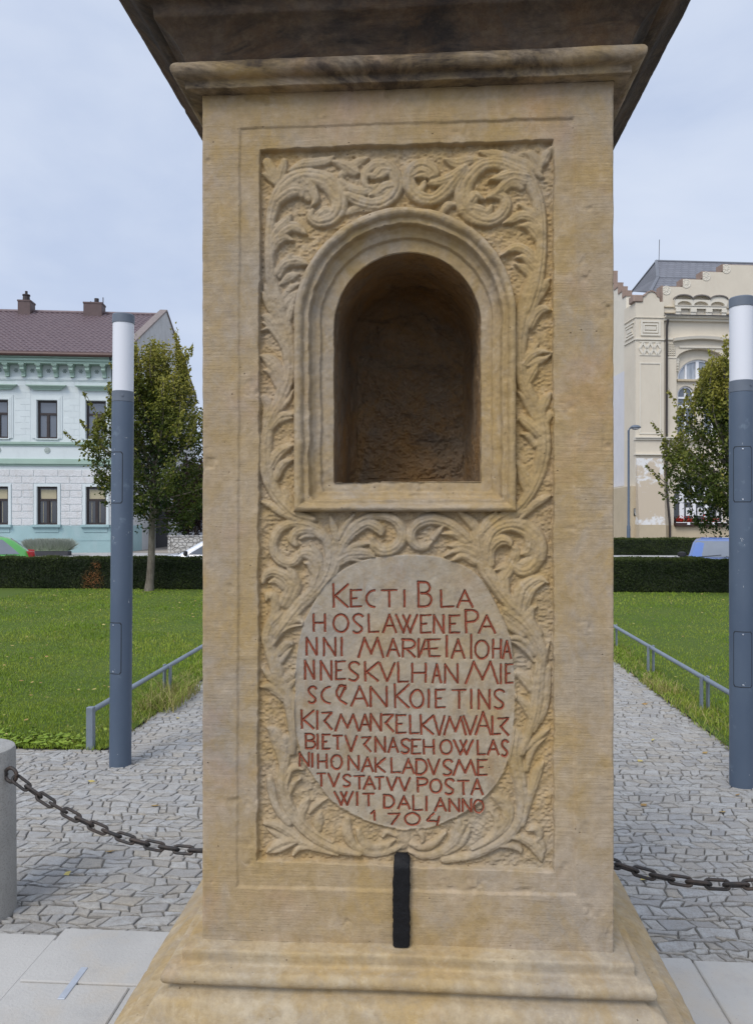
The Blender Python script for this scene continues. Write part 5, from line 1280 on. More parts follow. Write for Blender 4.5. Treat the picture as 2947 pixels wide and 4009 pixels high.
# ---------------- the green-trimmed house on the left
HF = Frame(-14.09, 32.4, R(9))
M_WALLW = plaster('white_green_plaster', (0.59, 0.635, 0.63), 0.03); M_RUST = plaster('rusticated_plaster', (0.60, 0.60, 0.595), 0.05, (0.42, 0.37, 0.31), 0.45, 16, 0.03)
M_GREEN = plaster('green_trim', (0.325, 0.43, 0.36), 0.06); M_TEAL = plaster('teal_plaster', (0.30, 0.425, 0.43), 0.10, (0.38, 0.46, 0.47), 0.5)
M_BROWN = simple('dark_brown_wood', (0.032, 0.023, 0.021), 0.5, 0.2, 5); M_GUT = simple('brown_gutter', (0.085, 0.045, 0.036), 0.45, 0.15, 3)
M_TILE = None
tt = NT('brown_roof_tile')
c = tt.mix(tt.ramp(tt.noise(4.0, 5, 0.7), [(0.35, 0), (0.65, 1)]), (0.122, 0.085, 0.092), (0.165, 0.118, 0.122))
M_TILE = tt.done(c, 0.55, tt.bump(tt.noise(30, 4), 0.01), 0.4)
hz = lambda py, px=186: HF.f(px, py)[1]
hx = lambda px, py=1650: HF.f(px, py)[0]
house = thing('corner_house', 'two-storey white house with green trim, teal base and brown tiled roof', 'house', tuple(HF.o), HF.r)
XR, XL = 0.54, -15.0
zb0, ztea, zcor, zeave = -0.05, hz(2059), hz(1478), hz(1400)
XS = [hx(186.5) - k*(hx(377) - hx(186.5)) for k in range(-1, 5)]; WW = (hx(226) - hx(147))/2
uz0, uz1 = hz(1717), hz(1567.5); lz0, lz1 = hz(2054), hz(1905); LW = (hx(222) - hx(141))/2
holes = [rect(x-WW, x+WW, uz0, uz1) for x in XS] + [rect(x-LW, x+LW, lz0, lz1) for x in XS]
wall_poly('wall', rect(XL, XR, ztea, zeave), holes, 0.0, 0.22, M_WALLW, house, 0.3)
# grooved ashlar of the upper floor and rough blocks of the ground floor (one surface each)
def blocks(name, z0, z1, courses, lens, mat, proud, gap, avoid, seed, XL=-15.0, XR=0.54):
    mb = MB(); h = (z1-z0)/courses; rr = random.Random(seed)
    for k in range(courses):
        x = XL + (0 if k % 2 else lens/2)
        while x < XR:
            a, b = x, min(x + lens, XR); segs = [(a, b)]
            for ax0, ax1, az0, az1 in avoid:
                if z0 + k*h < az1 - 0.02 and z0 + (k+1)*h > az0 + 0.02:
                    ns = []
                    for s0, s1 in segs:
                        if s1 <= ax0 or s0 >= ax1: ns.append((s0, s1)); continue
                        if s0 < ax0: ns.append((s0, ax0))
                        if s1 > ax1: ns.append((ax1, s1))
                    segs = ns
            for s0, s1 in segs:
                if s1 - s0 > 0.08: mb.bbox(s0+gap, s1-gap, -proud - 0.004*rr.random(), 0.05, z0+k*h+gap, z0+(k+1)*h-gap, min(0.012, proud))
            x += lens
    return mb.build(name, mat, house)
zs1, zs0 = hz(1731), hz(1746); zg1, zg0 = hz(1797), hz(1824)
eds = sorted([-15.0, 0.54] + [x-0.72 for x in XS] + [x+0.72 for x in XS])
for q in range(0, 14, 2): blocks('ashlar', hz(1728), hz(1490), 10, 0.98 if q in (0,) else (eds[q+1]-eds[q])/1.5 + 0.001, M_WALLW, 0.008, 0.0035, [], 1 + q, eds[q], eds[q+1])
blocks('rustication', ztea+0.02, hz(1838), 8, 1.05, M_RUST, 0.022, 0.012, [(x-LW-0.14, x+LW+0.14, lz0-0.2, lz1+0.14) for x in XS], 2)
mb = MB(); mb.box(XL, XR, -0.07, 0.2, zb0, ztea); mb.box(XL, XR, -0.085, -0.06, hz(2117), hz(2115)); mb.build('base_course', M_TEAL, house)
mb = MB()
for z0, z1, d in ((zs0, zs0+0.07, 0.05), (zs0+0.072, zs1, 0.10), (zg0, zg0+0.08, 0.06), (zg0+0.082, zg1-0.06, 0.13), (zg1-0.058, zg1, 0.09)): mb.box(XL, XR, -d, 0.02, z0, z1)
mb.build('string_course', M_GREEN, house)
mb = MB()
zc0 = hz(1429)
for z0, z1, d in ((zc0, zc0+0.10, 0.44), (zc0+0.102, zc0+0.20, 0.50), (zc0+0.202, zeave-0.10, 0.46), (zeave-0.098, zeave+0.02, 0.58)): mb.box(XL, XR+0.05, -d, 0.1, z0, z1)
mb.build('cornice', M_GREEN, house)
mb = MB(); mb.box(XL, XR, -0.05, 0.02, hz(1487), hz(1478)); mb.box(XL, XR, -0.03, 0.02, hz(1491), hz(1487.3)); mb.build('moulding', M_WALLW, house)
bxs = hx(186.5 - 0.5*(1051-326)*0 + 0, 1450); step = (hx(412, 1450) - hx(33, 1450))/6.0; b0 = hx(412, 1450)
for k in range(0, 22):
    xb = b0 - k*step
    if xb < XL + 0.2: break
    mb = MB(); zt_, zl_ = zc0, hz(1477)
    pr = [(0, zt_), (-0.40, zt_), (-0.42, zt_-0.10), (-0.34, zt_-0.17), (-0.36, zt_-0.26), (-0.26, zt_-0.34), (-0.15, zt_-0.37), (-0.13, zl_+0.06), (-0.16, zl_), (0, zl_)]
    L = [[(x, yy, zz) for yy, zz in pr] for x in (xb-0.085, xb+0.085)]
    mb.loft(L, True, True, True); mb.box(xb-0.12, xb+0.12, -0.43, 0, zt_-0.07, zt_-0.003); mb.build('bracket', M_GREEN, house)
    mb = MB(); xm = xb - step/2; zm = (zt_+zl_)/2 + 0.01
    for q in range(6):
        a = R(60*q); mb.add([(xm + 0.105*math.cos(a+da)*rr_, -0.022 if rr_ < 1.01 else 0, zm + 0.105*math.sin(a+da)*rr_) for da, rr_ in ((0, 0.25), (R(26), 0.75), (0, 1.0), (R(-26), 0.75))], [(0, 1, 2, 3)])
    mb.lathe([(0.03, 0), (0.03, 0.02)], (0, 0, 0), 8); 
    for i in range(len(mb.v)-16, len(mb.v)): x_, y_, z_ = mb.v[i]; mb.v[i] = (xm + x_, -0.01 - z_, zm + y_)
    mb.build('rosette', simple('grey_green_rosette', (0.22, 0.27, 0.25), 0.8) if k == 0 else bpy.data.materials['grey_green_rosette'], house, fix=False)
def t_window(x, hw, z0, z1, low):
    mb = MB(); yf = 0.12; fw = 0.085
    mb.box(x-hw, x-hw+fw, yf, yf+0.07, z0, z1); mb.box(x+hw-fw, x+hw, yf, yf+0.07, z0, z1); mb.box(x-hw+fw, x+hw-fw, yf, yf+0.07, z0, z0+fw); mb.box(x-hw+fw, x+hw-fw, yf, yf+0.07, z1-fw, z1)
    zt_ = z0 + (z1-z0)*0.645; mb.box(x-hw+fw, x+hw-fw, yf-0.012, yf+0.065, zt_-0.045, zt_+0.055); mb.box(x-0.06, x+0.06, yf-0.008, yf+0.062, z0+fw, zt_-0.045)
    w_ = mb.build('window', M_BROWN, house)
    mb = MB(); yp = yf + 0.05
    mb.add([(x-hw, yp, z0), (x+hw, yp, z0), (x+hw, yp, z1), (x-hw, yp, z1)], [(0, 1, 2, 3)]); mb.build('pane', M_DGLASS if low else M_GLASS, w_, fix=False)
    if low:
        mb = MB(); mb.box(x-hw+0.13, x+hw-0.05, yf+0.03, yf+0.045, zt_+0.06, z1-0.13); mb.build('blind', M_BLIND, w_)
        for s_ in (-0.22, 0.14):
            mb = MB(); mb.box(x+s_-0.008, x+s_+0.008, yf+0.035, yf+0.045, z0+0.1, zt_-0.08); mb.build('curtain_edge', M_BLIND, w_)
M_BLIND = plaster('cream_blind', (0.42, 0.37, 0.25), 0.05)
for x in XS:
    t_window(x, WW, uz0, uz1, False); t_window(x, LW, lz0, lz1, True)
    mb = MB(); hd0, hd1 = hz(1528), hz(1510)
    rg = []
    for yy, zz, e_ in ((0, hd0, 0.56), (-0.10, hd0, 0.60), (-0.10, hd0+0.05, 0.64), (-0.22, hd1-0.06, 0.80), (-0.26, hd1-0.04, 0.86), (-0.26, hd1, 0.86), (0, hd1+0.02, 0.86)): rg.append([(x-e_, yy, zz), (x+e_, yy, zz)])
    mb.loft(rg, False); mb.add([p for r_ in rg for p in [r_[0]]], [tuple(range(7))]); mb.add([r_[1] for r_ in rg], [tuple(reversed(range(7)))]); mb.build('window_hood', M_GREEN, house)
    mb = MB()
    for e_, d_ in ((0.215, 0.030), (0.15, 0.045), (0.085, 0.060)):
        top = uz1 + e_
        mb.box(x-WW-e_, x-WW-e_+0.068, -d_, 0.02, uz0, top); mb.box(x+WW+e_-0.068, x+WW+e_, -d_, 0.02, uz0, top); mb.box(x-WW-e_+0.068, x+WW+e_-0.068, -d_, 0.02, top-0.068, top)
    mb.build('window_surround', M_WALLW, house)
    mb = MB(); mb.box(x-WW-0.06, x+WW+0.06, -0.07, 0.12, uz0-0.05, uz0-0.002); mb.build('sill', M_WALLW, house)
    mb = MB(); mb.box(x-LW-0.12, x-LW-0.002, -0.05, 0.02, lz0, lz1+0.12); mb.box(x+LW+0.002, x+LW+0.12, -0.05, 0.02, lz0, lz1+0.12); mb.box(x-LW-0.002, x+LW+0.002, -0.05, 0.02, lz1+0.002, lz1+0.12); mb.build('window_surround', M_WALLW, house)
    mb = MB(); zq = lz0 - 0.06
    for z0, z1, e_, d_ in ((zq-0.04, zq+0.055, 0.62, 0.22), (zq-0.09, zq-0.042, 0.60, 0.17), (zq-0.28, zq-0.092, 0.52, 0.10)): mb.box(x-e_, x+e_, -d_, 0.02, z0, z1)
    mb.build('sill', M_TEAL, house)
    mb = MB(); zm = (hz(1751)+hz(1775))/2; mb.lathe([(0.135, 0), (0.125, 0.03), (0.09, 0.025), (0.04, 0.04), (0.01, 0.03)], (0, 0, 0), 20)
    mb.v = [(x + a, 0.0 - c_, zm + b) for a, b, c_ in mb.v]; mb.build('medallion', simple('grey_medallion', (0.33, 0.37, 0.34), 0.9) if x == XS[0] else bpy.data.materials['grey_medallion'], house)
mb = MB(); mb.tube([(XL, -0.62, zeave+0.03), (XR+0.08, -0.62, zeave+0.03)], 0.095, 12); mb.box(XL, XR+0.08, -0.60, -0.50, zeave+0.021, zeave+0.16); mb.build('gutter', M_GUT, house, smooth=True)
mb = MB(); mb.tube([(0.02, -0.60, zeave-0.02), (0.02, -0.12, zeave-0.55), (0.02, -0.10, 0.6)], 0.055, 10); mb.tube([(0.02, -0.10, 0.6), (0.02, -0.10, 0.0)], 0.065, 10); mb.build('downpipe', simple('dark_downpipe', (0.04, 0.045, 0.055), 0.5), house, smooth=True)
# tiled roof, real tile waves
RY = 6.4; rz_ = HF.f(250, 1226, RY)[1]; ez = zeave + 0.08
nx_, nr_ = 1000, 24
xs_ = np.linspace(XL, XR, nx_); rowsY = []
for k in range(nr_):
    rowsY += [(k/nr_, 0.035), ((k+0.5)/nr_, 0.026), ((k+0.985)/nr_, 0.016)]
rowsY.append((1.0, 0.016))
G = []
for t_, hgt in rowsY:
    yy = -0.52 + (RY + 0.52)*t_; zz = ez + (rz_-ez)*t_
    wv_ = hgt + 0.022*np.sin(xs_*2*np.pi/0.25) * (1 if hgt > 0.02 else 0.7)
    xr_ = xs_ + (xs_ - XL)/(XR-XL)*0.68*max(0, yy)/RY
    G.append(np.stack([xr_, np.full(nx_, yy) - wv_*0.45 - 0.02*np.sin(xs_*2*np.pi/0.25 + 1.2), zz + wv_], -1))
G = np.array(G); ii = np.arange(G.shape[0]*nx_).reshape(-1, nx_)
np_mesh('roof', G.reshape(-1, 3), np.stack([ii[:-1,:-1], ii[:-1,1:], ii[1:,1:], ii[1:,:-1]], -1).reshape(-1, 4), M_TILE, house, False)
mb = MB(); mb.add([(XL, RY, rz_), (XR+0.68, RY, rz_), (XR+1.4, 2*RY+0.5, ez), (XL, 2*RY+0.5, ez)], [(0, 1, 2, 3)]); mb.tube([(XL, RY, rz_+0.03), (XR+0.68, RY, rz_+0.03)], 0.11, 8); mb.build('back_slope', M_TILE, house)
# skewed gable wall with coping
M_GABLE = plaster('weathered_gable_plaster', (0.52, 0.52, 0.51), 0.08, (0.30, 0.29, 0.27), 0.6)
gp = [(XR, 0.0, ztea), (XR, 0.0, ez+0.1), (XR, -0.3, ez+0.15), (XR+0.68, RY, rz_+0.22), (XR+1.36, 2*RY, ez+0.2), (XR+1.36, 2*RY, ztea)]
mb = MB(); mb.loft([[(x_-0.25, y_, z_) for x_, y_, z_ in gp], [(x_+0.02, y_, z_) for x_, y_, z_ in gp]], True, True, True); mb.build('gable_wall', M_GABLE, house)
mb = MB()
for a_, b_ in ((2, 3), (3, 4)):
    A_, B_ = gp[a_], gp[b_]; rg = []
    for q in (A_, B_): rg.append([(q[0]-0.30, q[1], q[2]+0.002), (q[0]+0.08, q[1], q[2]+0.002), (q[0]+0.08, q[1], q[2]+0.10), (q[0]-0.30, q[1], q[2]+0.10)])
    mb.loft(rg, True, True, True)
mb.build('coping', simple('grey_brown_coping', (0.20, 0.165, 0.15), 0.7), house)
mb = MB(); mb.loft([[(XR-0.2, 0, zb0), (XR+0.045, 0.0, zb0), (XR+0.045, 0.0, ztea), (XR-0.2, 0, ztea)], [(XR-0.2+0.239, 2.25, zb0), (XR+0.045+0.239, 2.25, zb0), (XR+0.045+0.239, 2.25, ztea), (XR-0.2+0.239, 2.25, ztea)]], True, True, True); mb.build('side_base_course', M_TEAL, house)
mb = MB(); mb.loft([[(XR-0.2+0.24, 2.26, zb0), (XR+0.255, 2.26, zb0), (XR+0.255, 2.26, ztea), (XR-0.2+0.24, 2.26, ztea)], [(XR+1.16, 2*RY, zb0), (XR+1.36, 2*RY, zb0), (XR+1.36, 2*RY, ztea), (XR+1.16, 2*RY, ztea)]], True, True, True); mb.build('side_wall_foot', M_GABLE, house)
mb = MB(); mb.loft([[(XR+0.10625*y_-0.02, y_, -0.03), (XR+0.10625*y_+0.055, y_, -0.03), (XR+0.10625*y_+0.055, y_, 2.35), (XR+0.10625*y_-0.02, y_, 2.35)] for y_ in (4.55, 6.65)], True, True, True); mb.build('side_door', simple('black_door', (0.011, 0.011, 0.013), 0.7), house)
for (p0, p1, y0_, y1_), pipes in (((70, 120, 1221, 1175), [(0.5, 0.55, 0.07, 1)]), ((327, 400, 1230, 1184), [(0.3, 0.12, 0.04, 0), (0.62, 0.28, 0.12, 0), (0.97, 0.35, 0.025, 0)])):
    yd = RY - 0.55; a, z0 = HF.f(p0, y0_, yd); b, z1 = HF.f(p1, y1_, yd)
    mb = MB(); mb.bbox(a, b, yd, yd+0.75, z0-0.9, z1, 0.02); mb.box(a-0.02, b+0.02, yd-0.02, yd+0.77, z1-0.07, z1+0.015)
    ch = mb.build('chimney', simple('brown_metal_chimney_%s' % ('a' if pipes[0][0] == 0.5 else 'b'), (0.095, 0.062, 0.058), 0.6, 0.15, 3), house)
    for fx_, hh_, rr_, capd in pipes:
        mb = MB(); xx_ = a + (b-a)*fx_; mb.lathe([(rr_, 0), (rr_, hh_)], (xx_, yd+0.35, z1+0.01), 10)
        if capd: mb.lathe([(0.19, 0), (0.17, 0.28), (0.20, 0.30), (0.20, 0.36), (0.08, 0.40)], (xx_, yd+0.35, z1+0.012), 12)
        mb.build('flue', M_BROWN, ch)

# ---------------- passage beside it: white wall with a dark gate, low panel wall
PF = Frame(-13.6, 46.0, R(6))
ob = thing('white_outbuilding', 'white outbuilding wall with a dark open gateway beyond the passage', 'outbuilding', tuple(PF.o), PF.r)
fx0, fz0 = PF.f(552, 2122); gx0, _ = PF.f(606, 2122); gx1, gz1 = PF.f(656, 2060); ex1, _ = PF.f(840, 2122)
wall_poly('wall', rect(fx0-2, ex1+1, -0.05, 3.6), [rect(gx0, gx1, 0.01, gz1)], 0, 0.35, plaster('grey_white_plaster', (0.50, 0.505, 0.52), 0.08, (0.28, 0.26, 0.24), 0.7), ob, 0.4)
mb = MB(); mb.box(gx0-0.1, gx1+0.1, 0.36, 0.42, 0, gz1+0.1); mb.build('gate', simple('dark_gate', (0.012, 0.012, 0.014), 0.7), ob)
mb = MB(); mb.box(fx0-2.1, ex1+1.1, -0.1, 0.45, 3.6, 3.7); mb.build('coping', M_GUT, ob)
WF = Frame(-9.6, 32.4, R(9))
pw = thing('panel_wall', 'low pale wall of cast stone-pattern panels beside the passage', 'wall', tuple(WF.o), WF.r)
a, z0 = WF.f(663, 2158); b, z1 = WF.f(663, 2101); L_ = 5.6; np_ = 4
tw = NT('cast_panel'); vo = tw.n('ShaderNodeTexVoronoi', feature='DISTANCE_TO_EDGE'); tw.l(tw.mapped(scale=(4.2, 4.2, 7.0)), vo.inputs['Vector']); vo.inputs['Scale'].default_value = 1.0
ed = tw.ramp(vo.outputs['Distance'], [(0.02, 0), (0.10, 1)])
M_CAST = tw.done(tw.mix(ed, (0.24, 0.225, 0.20), tw.mix(tw.noise(2, 5), (0.40, 0.385, 0.355), (0.50, 0.48, 0.44))), 0.9, tw.bump(ed, 0.03), 0.2)
for k in range(np_):
    mb = MB(); x0 = a + k*L_/np_
    for q in range(3): mb.bbox(x0+0.06, x0+L_/np_-0.06, 0, 0.08, z0-0.1 + q*(z1-z0+0.1)/3, z0-0.1 + (q+1)*(z1-z0+0.1)/3 - 0.012, 0.012)
    mb.build('panel', M_CAST, pw); mb = MB(); mb.bbox(x0-0.055, x0+0.055, -0.02, 0.10, z0-0.1, z1, 0.01); mb.build('post', M_CAST, pw)
mb = MB(); mb.bbox(a-0.08, a+L_, -0.04, 0.12, z1+0.003, z1+0.05, 0.01); mb.build('coping', M_CAST, pw)
mb = MB(); p_ = [ground_pt(470, 2162, -0.012), ground_pt(690, 2166, -0.012), ground_pt(700, 2112, -0.012), ground_pt(540, 2112, -0.012)]; mb.add([tuple(q) for q in p_], [(0, 1, 2, 3)])
tag(mb.build('passage', plaster('sandy_gravel', (0.30, 0.265, 0.225), 0.1), fix=False), kind='structure')

# ---------------- the cream building with stepped gables on the right
RF = Frame(10.15, 36.01, R(8))
s6 = 0.30266
def f6(x, y, yl=0.0): return RF.f(2380 + x*s6, 1000 + y*s6, yl)
def f7(x, y, yl=0.0): return RF.f(2380 + x*s6, 1600 + y*s6, yl)
M_CREAM = plaster('cream_plaster', (0.60, 0.535, 0.43), 0.04, (0.54, 0.46, 0.36), 0.4); M_CREAM2 = plaster('pale_cream_plaster', (0.64, 0.59, 0.495), 0.03)
M_WHITEW = plaster('white_wall_plaster', (0.585, 0.575, 0.585), 0.03); M_SAND = plaster('beige_plaster', (0.475, 0.395, 0.275), 0.05)
tw = NT('peeling_beige_plaster'); pn = tw.noise(1.1, 8, 0.72, tw.mapped(scale=(1.0, 1.0, 1.5), loc=(2.3, 0, 4.4)), 0.5)
zz_ = tw.n('ShaderNodeSeparateXYZ'); tw.l(tw.tc, zz_.inputs[0])
bz = tw.math('SINE', tw.math('MULTIPLY', zz_.outputs[2], 1.9)); pn2 = tw.math('ADD', pn, tw.math('MULTIPLY', bz, 0.075))
M_PEEL = tw.done(tw.mix(tw.ramp(pn2, [(0.53, 0), (0.60, 1)]), (0.47, 0.395, 0.30), (0.62, 0.61, 0.59)), 0.92)
M_COPE = simple('brown_coping', (0.27, 0.195, 0.155), 0.8, 0.12, 3); M_WFR = simple('white_window_frame', (0.72, 0.72, 0.73), 0.5, 0.04)
bld = thing('gabled_building', 'large cream building with stepped gables, arched windows and grey slate roof', 'building', tuple(RF.o), RF.r)
BAY = 0.16
X1 = f6(718, 700, 0)[0]
def pf(lst, fn=f6, yl=0.0): return [fn(x, y, yl) for x, y in lst]
# corner block
gz = -0.05
blk = [(0, gz), (X1, gz)] + [f6(x, y) for x, y in [(716, 600), (664, 600), (655, 545), (628, 532), (610, 492), (562, 468), (505, 484), (482, 518), (445, 540), (440, 600), (362, 604)]]
blk[2] = (X1, blk[2][1]); blk[-1] = (0, blk[-1][1])
wall_poly('corner_block', blk, [], 0.0, 0.2, M_CREAM, bld, 1.35)
mb = MB(); q = [f6(x, y) for x, y in [(655, 545), (628, 532), (610, 492), (562, 468), (505, 484), (482, 518), (445, 540)]]
for i in range(len(q)-1): mb.loft([[(q[i][0], -0.05, q[i][1]+0.003), (q[i+1][0], -0.05, q[i+1][1]+0.003), (q[i+1][0], -0.05, q[i+1][1]+0.06), (q[i][0], -0.05, q[i][1]+0.06)], [(q[i][0], 0.5, q[i][1]+0.003), (q[i+1][0], 0.5, q[i+1][1]+0.003), (q[i+1][0], 0.5, q[i+1][1]+0.06), (q[i][0], 0.5, q[i][1]+0.06)]], True, True, True)
a = f6(335, 605); b = f6(440, 540); mb.bbox(a[0]-0.06, b[0]+0.02, -0.07, 0.55, a[1]+0.004, b[1]+0.10, 0.04)
mb.build('block_coping', M_COPE, bld)
mb = MB()
for (xa, ya, xb, yb, d) in ((362, 800, 716, 812, .05), (362, 1075, 716, 1098, .06)):
    (x0, z1_), (x1, z0_) = f6(xa, ya), f6(xb, yb); mb.box(-0.03, X1-0.01, -d, 0.02, z0_, z1_); mb.box(-0.05, 0.0, 0.021, 1.3, z0_, z1_)
for k_, (xa, ya, xb, yb) in enumerate(((415, 842, 668, 1042), (442, 880, 640, 1004), (468, 920, 612, 965))):
    (x0, z1_), (x1, z0_) = f6(xa, ya), f6(xb, yb); e_ = 0.085
    for bx_ in ((x0, x1, z0_, z0_+e_), (x0, x1, z1_-e_, z1_), (x0, x0+e_, z0_+e_, z1_-e_), (x1-e_, x1, z0_+e_, z1_-e_)): mb.box(bx_[0], bx_[1], -0.055, 0.02, bx_[2], bx_[3])
    yd0 = 0.16 + k_*0.12; yd1 = 1.2 - k_*0.12
    for bx_ in ((yd0, yd1, z0_, z0_+e_), (yd0, yd1, z1_-e_, z1_)): mb.box(-0.05, 0.02, bx_[0], bx_[1], bx_[2], bx_[3])
mb.build('labyrinth_panel', M_CREAM2, bld)
mb = MB(); (x0, z1_), (x1, z0_) = f6(400, 1125), f6(672, 1285); n_ = 3; wd_ = (x1-x0)/n_
for k in range(n_):
    for s0, s1 in (((0.5, 1), (0, 0.5)), ((0.5, 1), (1, 0.5)), ((0, 0.5), (0.5, 0)), ((1, 0.5), (0.5, 0))):
        A_ = np.array([x0 + (k+s0[0])*wd_, z0_ + s0[1]*(z1_-z0_)]); B_ = np.array([x0 + (k+s1[0])*wd_, z0_ + s1[1]*(z1_-z0_)]); d_ = (B_-A_)/np.linalg.norm(B_-A_); nn_ = np.array([-d_[1], d_[0]])*0.05
        yy_ = -0.045 - 0.003*(s0[0] == s0[1]); p_ = [A_-nn_, B_-nn_, B_+nn_, A_+nn_]; mb.loft([[(u_[0], yy_, u_[1]) for u_ in p_], [(u_[0], 0.02, u_[1]) for u_ in p_]], True, True, False)
mb.box(x0, x1, -0.03, 0.02, z1_+0.002, z1_+0.05); mb.box(x0, x1, -0.03, 0.02, z0_-0.05, z0_-0.002); mb.build('diamond_frieze', M_CREAM2, bld)
mb = MB(); (x0, z1_), (x1, z0_) = f6(398, 1385), f7(676, 330); e_ = 0.06
for bx_ in ((x0, x1, z1_-e_, z1_), (x0, x1, z0_, z0_+e_), (x0, x0+e_, z0_+e_, z1_-e_), (x1-e_, x1, z0_+e_, z1_-e_)): mb.box(bx_[0], bx_[1], -0.03, 0.02, bx_[2], bx_[3])
mb.build('panel_border', M_CREAM2, bld)
mb = MB()
for ya, yb, d in ((365, 380, .13), (381, 404, .07), (584, 600, .13)):
    z1_, z0_ = f7(400, ya)[1], f7(400, yb)[1]; mb.box(-0.04, X1+2.5, -d, 0.02 if ya < 0 else 0.15, z0_+0.001, z1_)
mb.build('string_course', M_CREAM2, bld)
# battered buttress
mb = MB(); zt_ = f7(400, 640)[1]; zl_ = f7(400, 1500)[1]; xa, xb = f7(356, 640)[0], f7(700, 640)[0]; xc_, xd_ = f7(400, 1500, -0.5)[0], f7(738, 1500, -0.5)[0]
mb.loft([[(xa, -0.06, zt_), (xb, -0.06, zt_), (xb, 0.1, zt_), (xa, 0.1, zt_)], [(xc_, -0.50, zl_), (xd_, -0.50, zl_), (xd_, 0.1, zl_), (xc_, 0.1, zl_)]], True, True, True); mb.build('buttress', M_PEEL, bld)
mb = MB(); mb.box(xc_-0.02, xd_+0.005, -0.53, 0.1, gz, zl_-0.003); mb.build('buttress_foot', M_SAND, bld)
# main facade with its stepped gable
BX = lambda x, y: f6(x, y, BAY)
BX7 = lambda x, y: f7(x, y, BAY)
XE = X1 + 15.0
zg = [BX(700, 403)[1], BX(960, 308)[1], BX(1215, 212)[1], BX(1478, 120)[1]]
xg = [BX(700, 403)[0], BX(960, 308)[0], BX(1215, 212)[0], BX(1478, 120)[0]]
top = [(XE, gz), (XE, zg[3]-0.3), (xg[3]+5.6, zg[3]-0.02), (xg[3]+5.6, zg[3])] if False else [(XE, gz), (XE, zg[3])]
outer = [(X1, gz)] + top + [(xg[3], zg[3]), (xg[3], zg[2]), (xg[2], zg[2]), (xg[2], zg[1]), (xg[1], zg[1]), (xg[1], zg[0]), (X1+0.002, zg[0])]
rx0, rx1 = BX(880, 1500)[0], BX(1495, 1500)[0]; rzs, rzt = BX(1187, 1352)[1], BX(1187, 1207)[1]; rz0 = RF.f(2650, 1722, BAY)[1]
gx0, gx1 = BX7(845, 1300)[0], BX7(1505, 1300)[0]; gz0, gzs, gzt = BX7(1100, 1480)[1], BX7(1100, 1165)[1], BX7(1175, 850)[1]
h1 = archp(rx0, rx1, rz0, rzs, rzt); h2 = archp(gx0, gx1, gz0, gzs, gzt)
off = 5.7
h1b = [(x+off, z) for x, z in h1]; h2b = [(x+off, z) for x, z in h2]
wall_poly('facade', outer, [h1, h2, h1b, h2b], BAY, 0.30, M_CREAM, bld, 0.5)
mb = MB()
pts_ = [(xg[0], zg[0]), (xg[1], zg[0]), (xg[1], zg[1]), (xg[2], zg[1]), (xg[2], zg[2]), (xg[3], zg[2]), (xg[3], zg[3]), (XE, zg[3])]
zlow = BX(700, 600)[1]
mb.box(xg[0]-0.06, X1, BAY-0.03, BAY+0.55, zlow, zg[0]+0.05)
for i in range(0, len(pts_)-1, 2): mb.box(pts_[i][0]-0.05, pts_[i+1][0]-0.06, BAY+0.012, BAY+0.55, pts_[i][1]+0.003, pts_[i][1]+0.03)
for i in range(1, len(pts_)-1, 2): mb.box(pts_[i][0]-0.055, pts_[i][0]-0.003, BAY-0.03, BAY+0.54, pts_[i][1]+0.062, pts_[i+1][1]+0.002)
mb.build('gable_coping', M_COPE, bld)
for xx_, yy_ in ((748, 452), (1005, 365), (1262, 270), (1522, 175)):
    xm, zm = BX(xx_, yy_); mb = MB(); mb.lathe([(0.24, 0), (0.24, 0.022), (0.20, 0.026), (0.18, 0.010), (0.08, 0.012), (0.06, 0.03), (0.02, 0.03)], (0, 0, 0), 24)
    for q_ in range(8):
        a_ = R(45*q_); mb.bbox(0.085, 0.175, -0.025, 0.025, 0.0, 0.026, 0.006); 
        for i in range(len(mb.v)-32, len(mb.v)): x_, y_, z_ = mb.v[i]; mb.v[i] = (x_*math.cos(a_)-y_*math.sin(a_), x_*math.sin(a_)+y_*math.cos(a_), z_)
    mb.v = [(xm + x_*0.92, BAY - z_, zm + y_*0.92) for x_, y_, z_ in mb.v]; mb.build('rosette', M_CREAM2, bld)
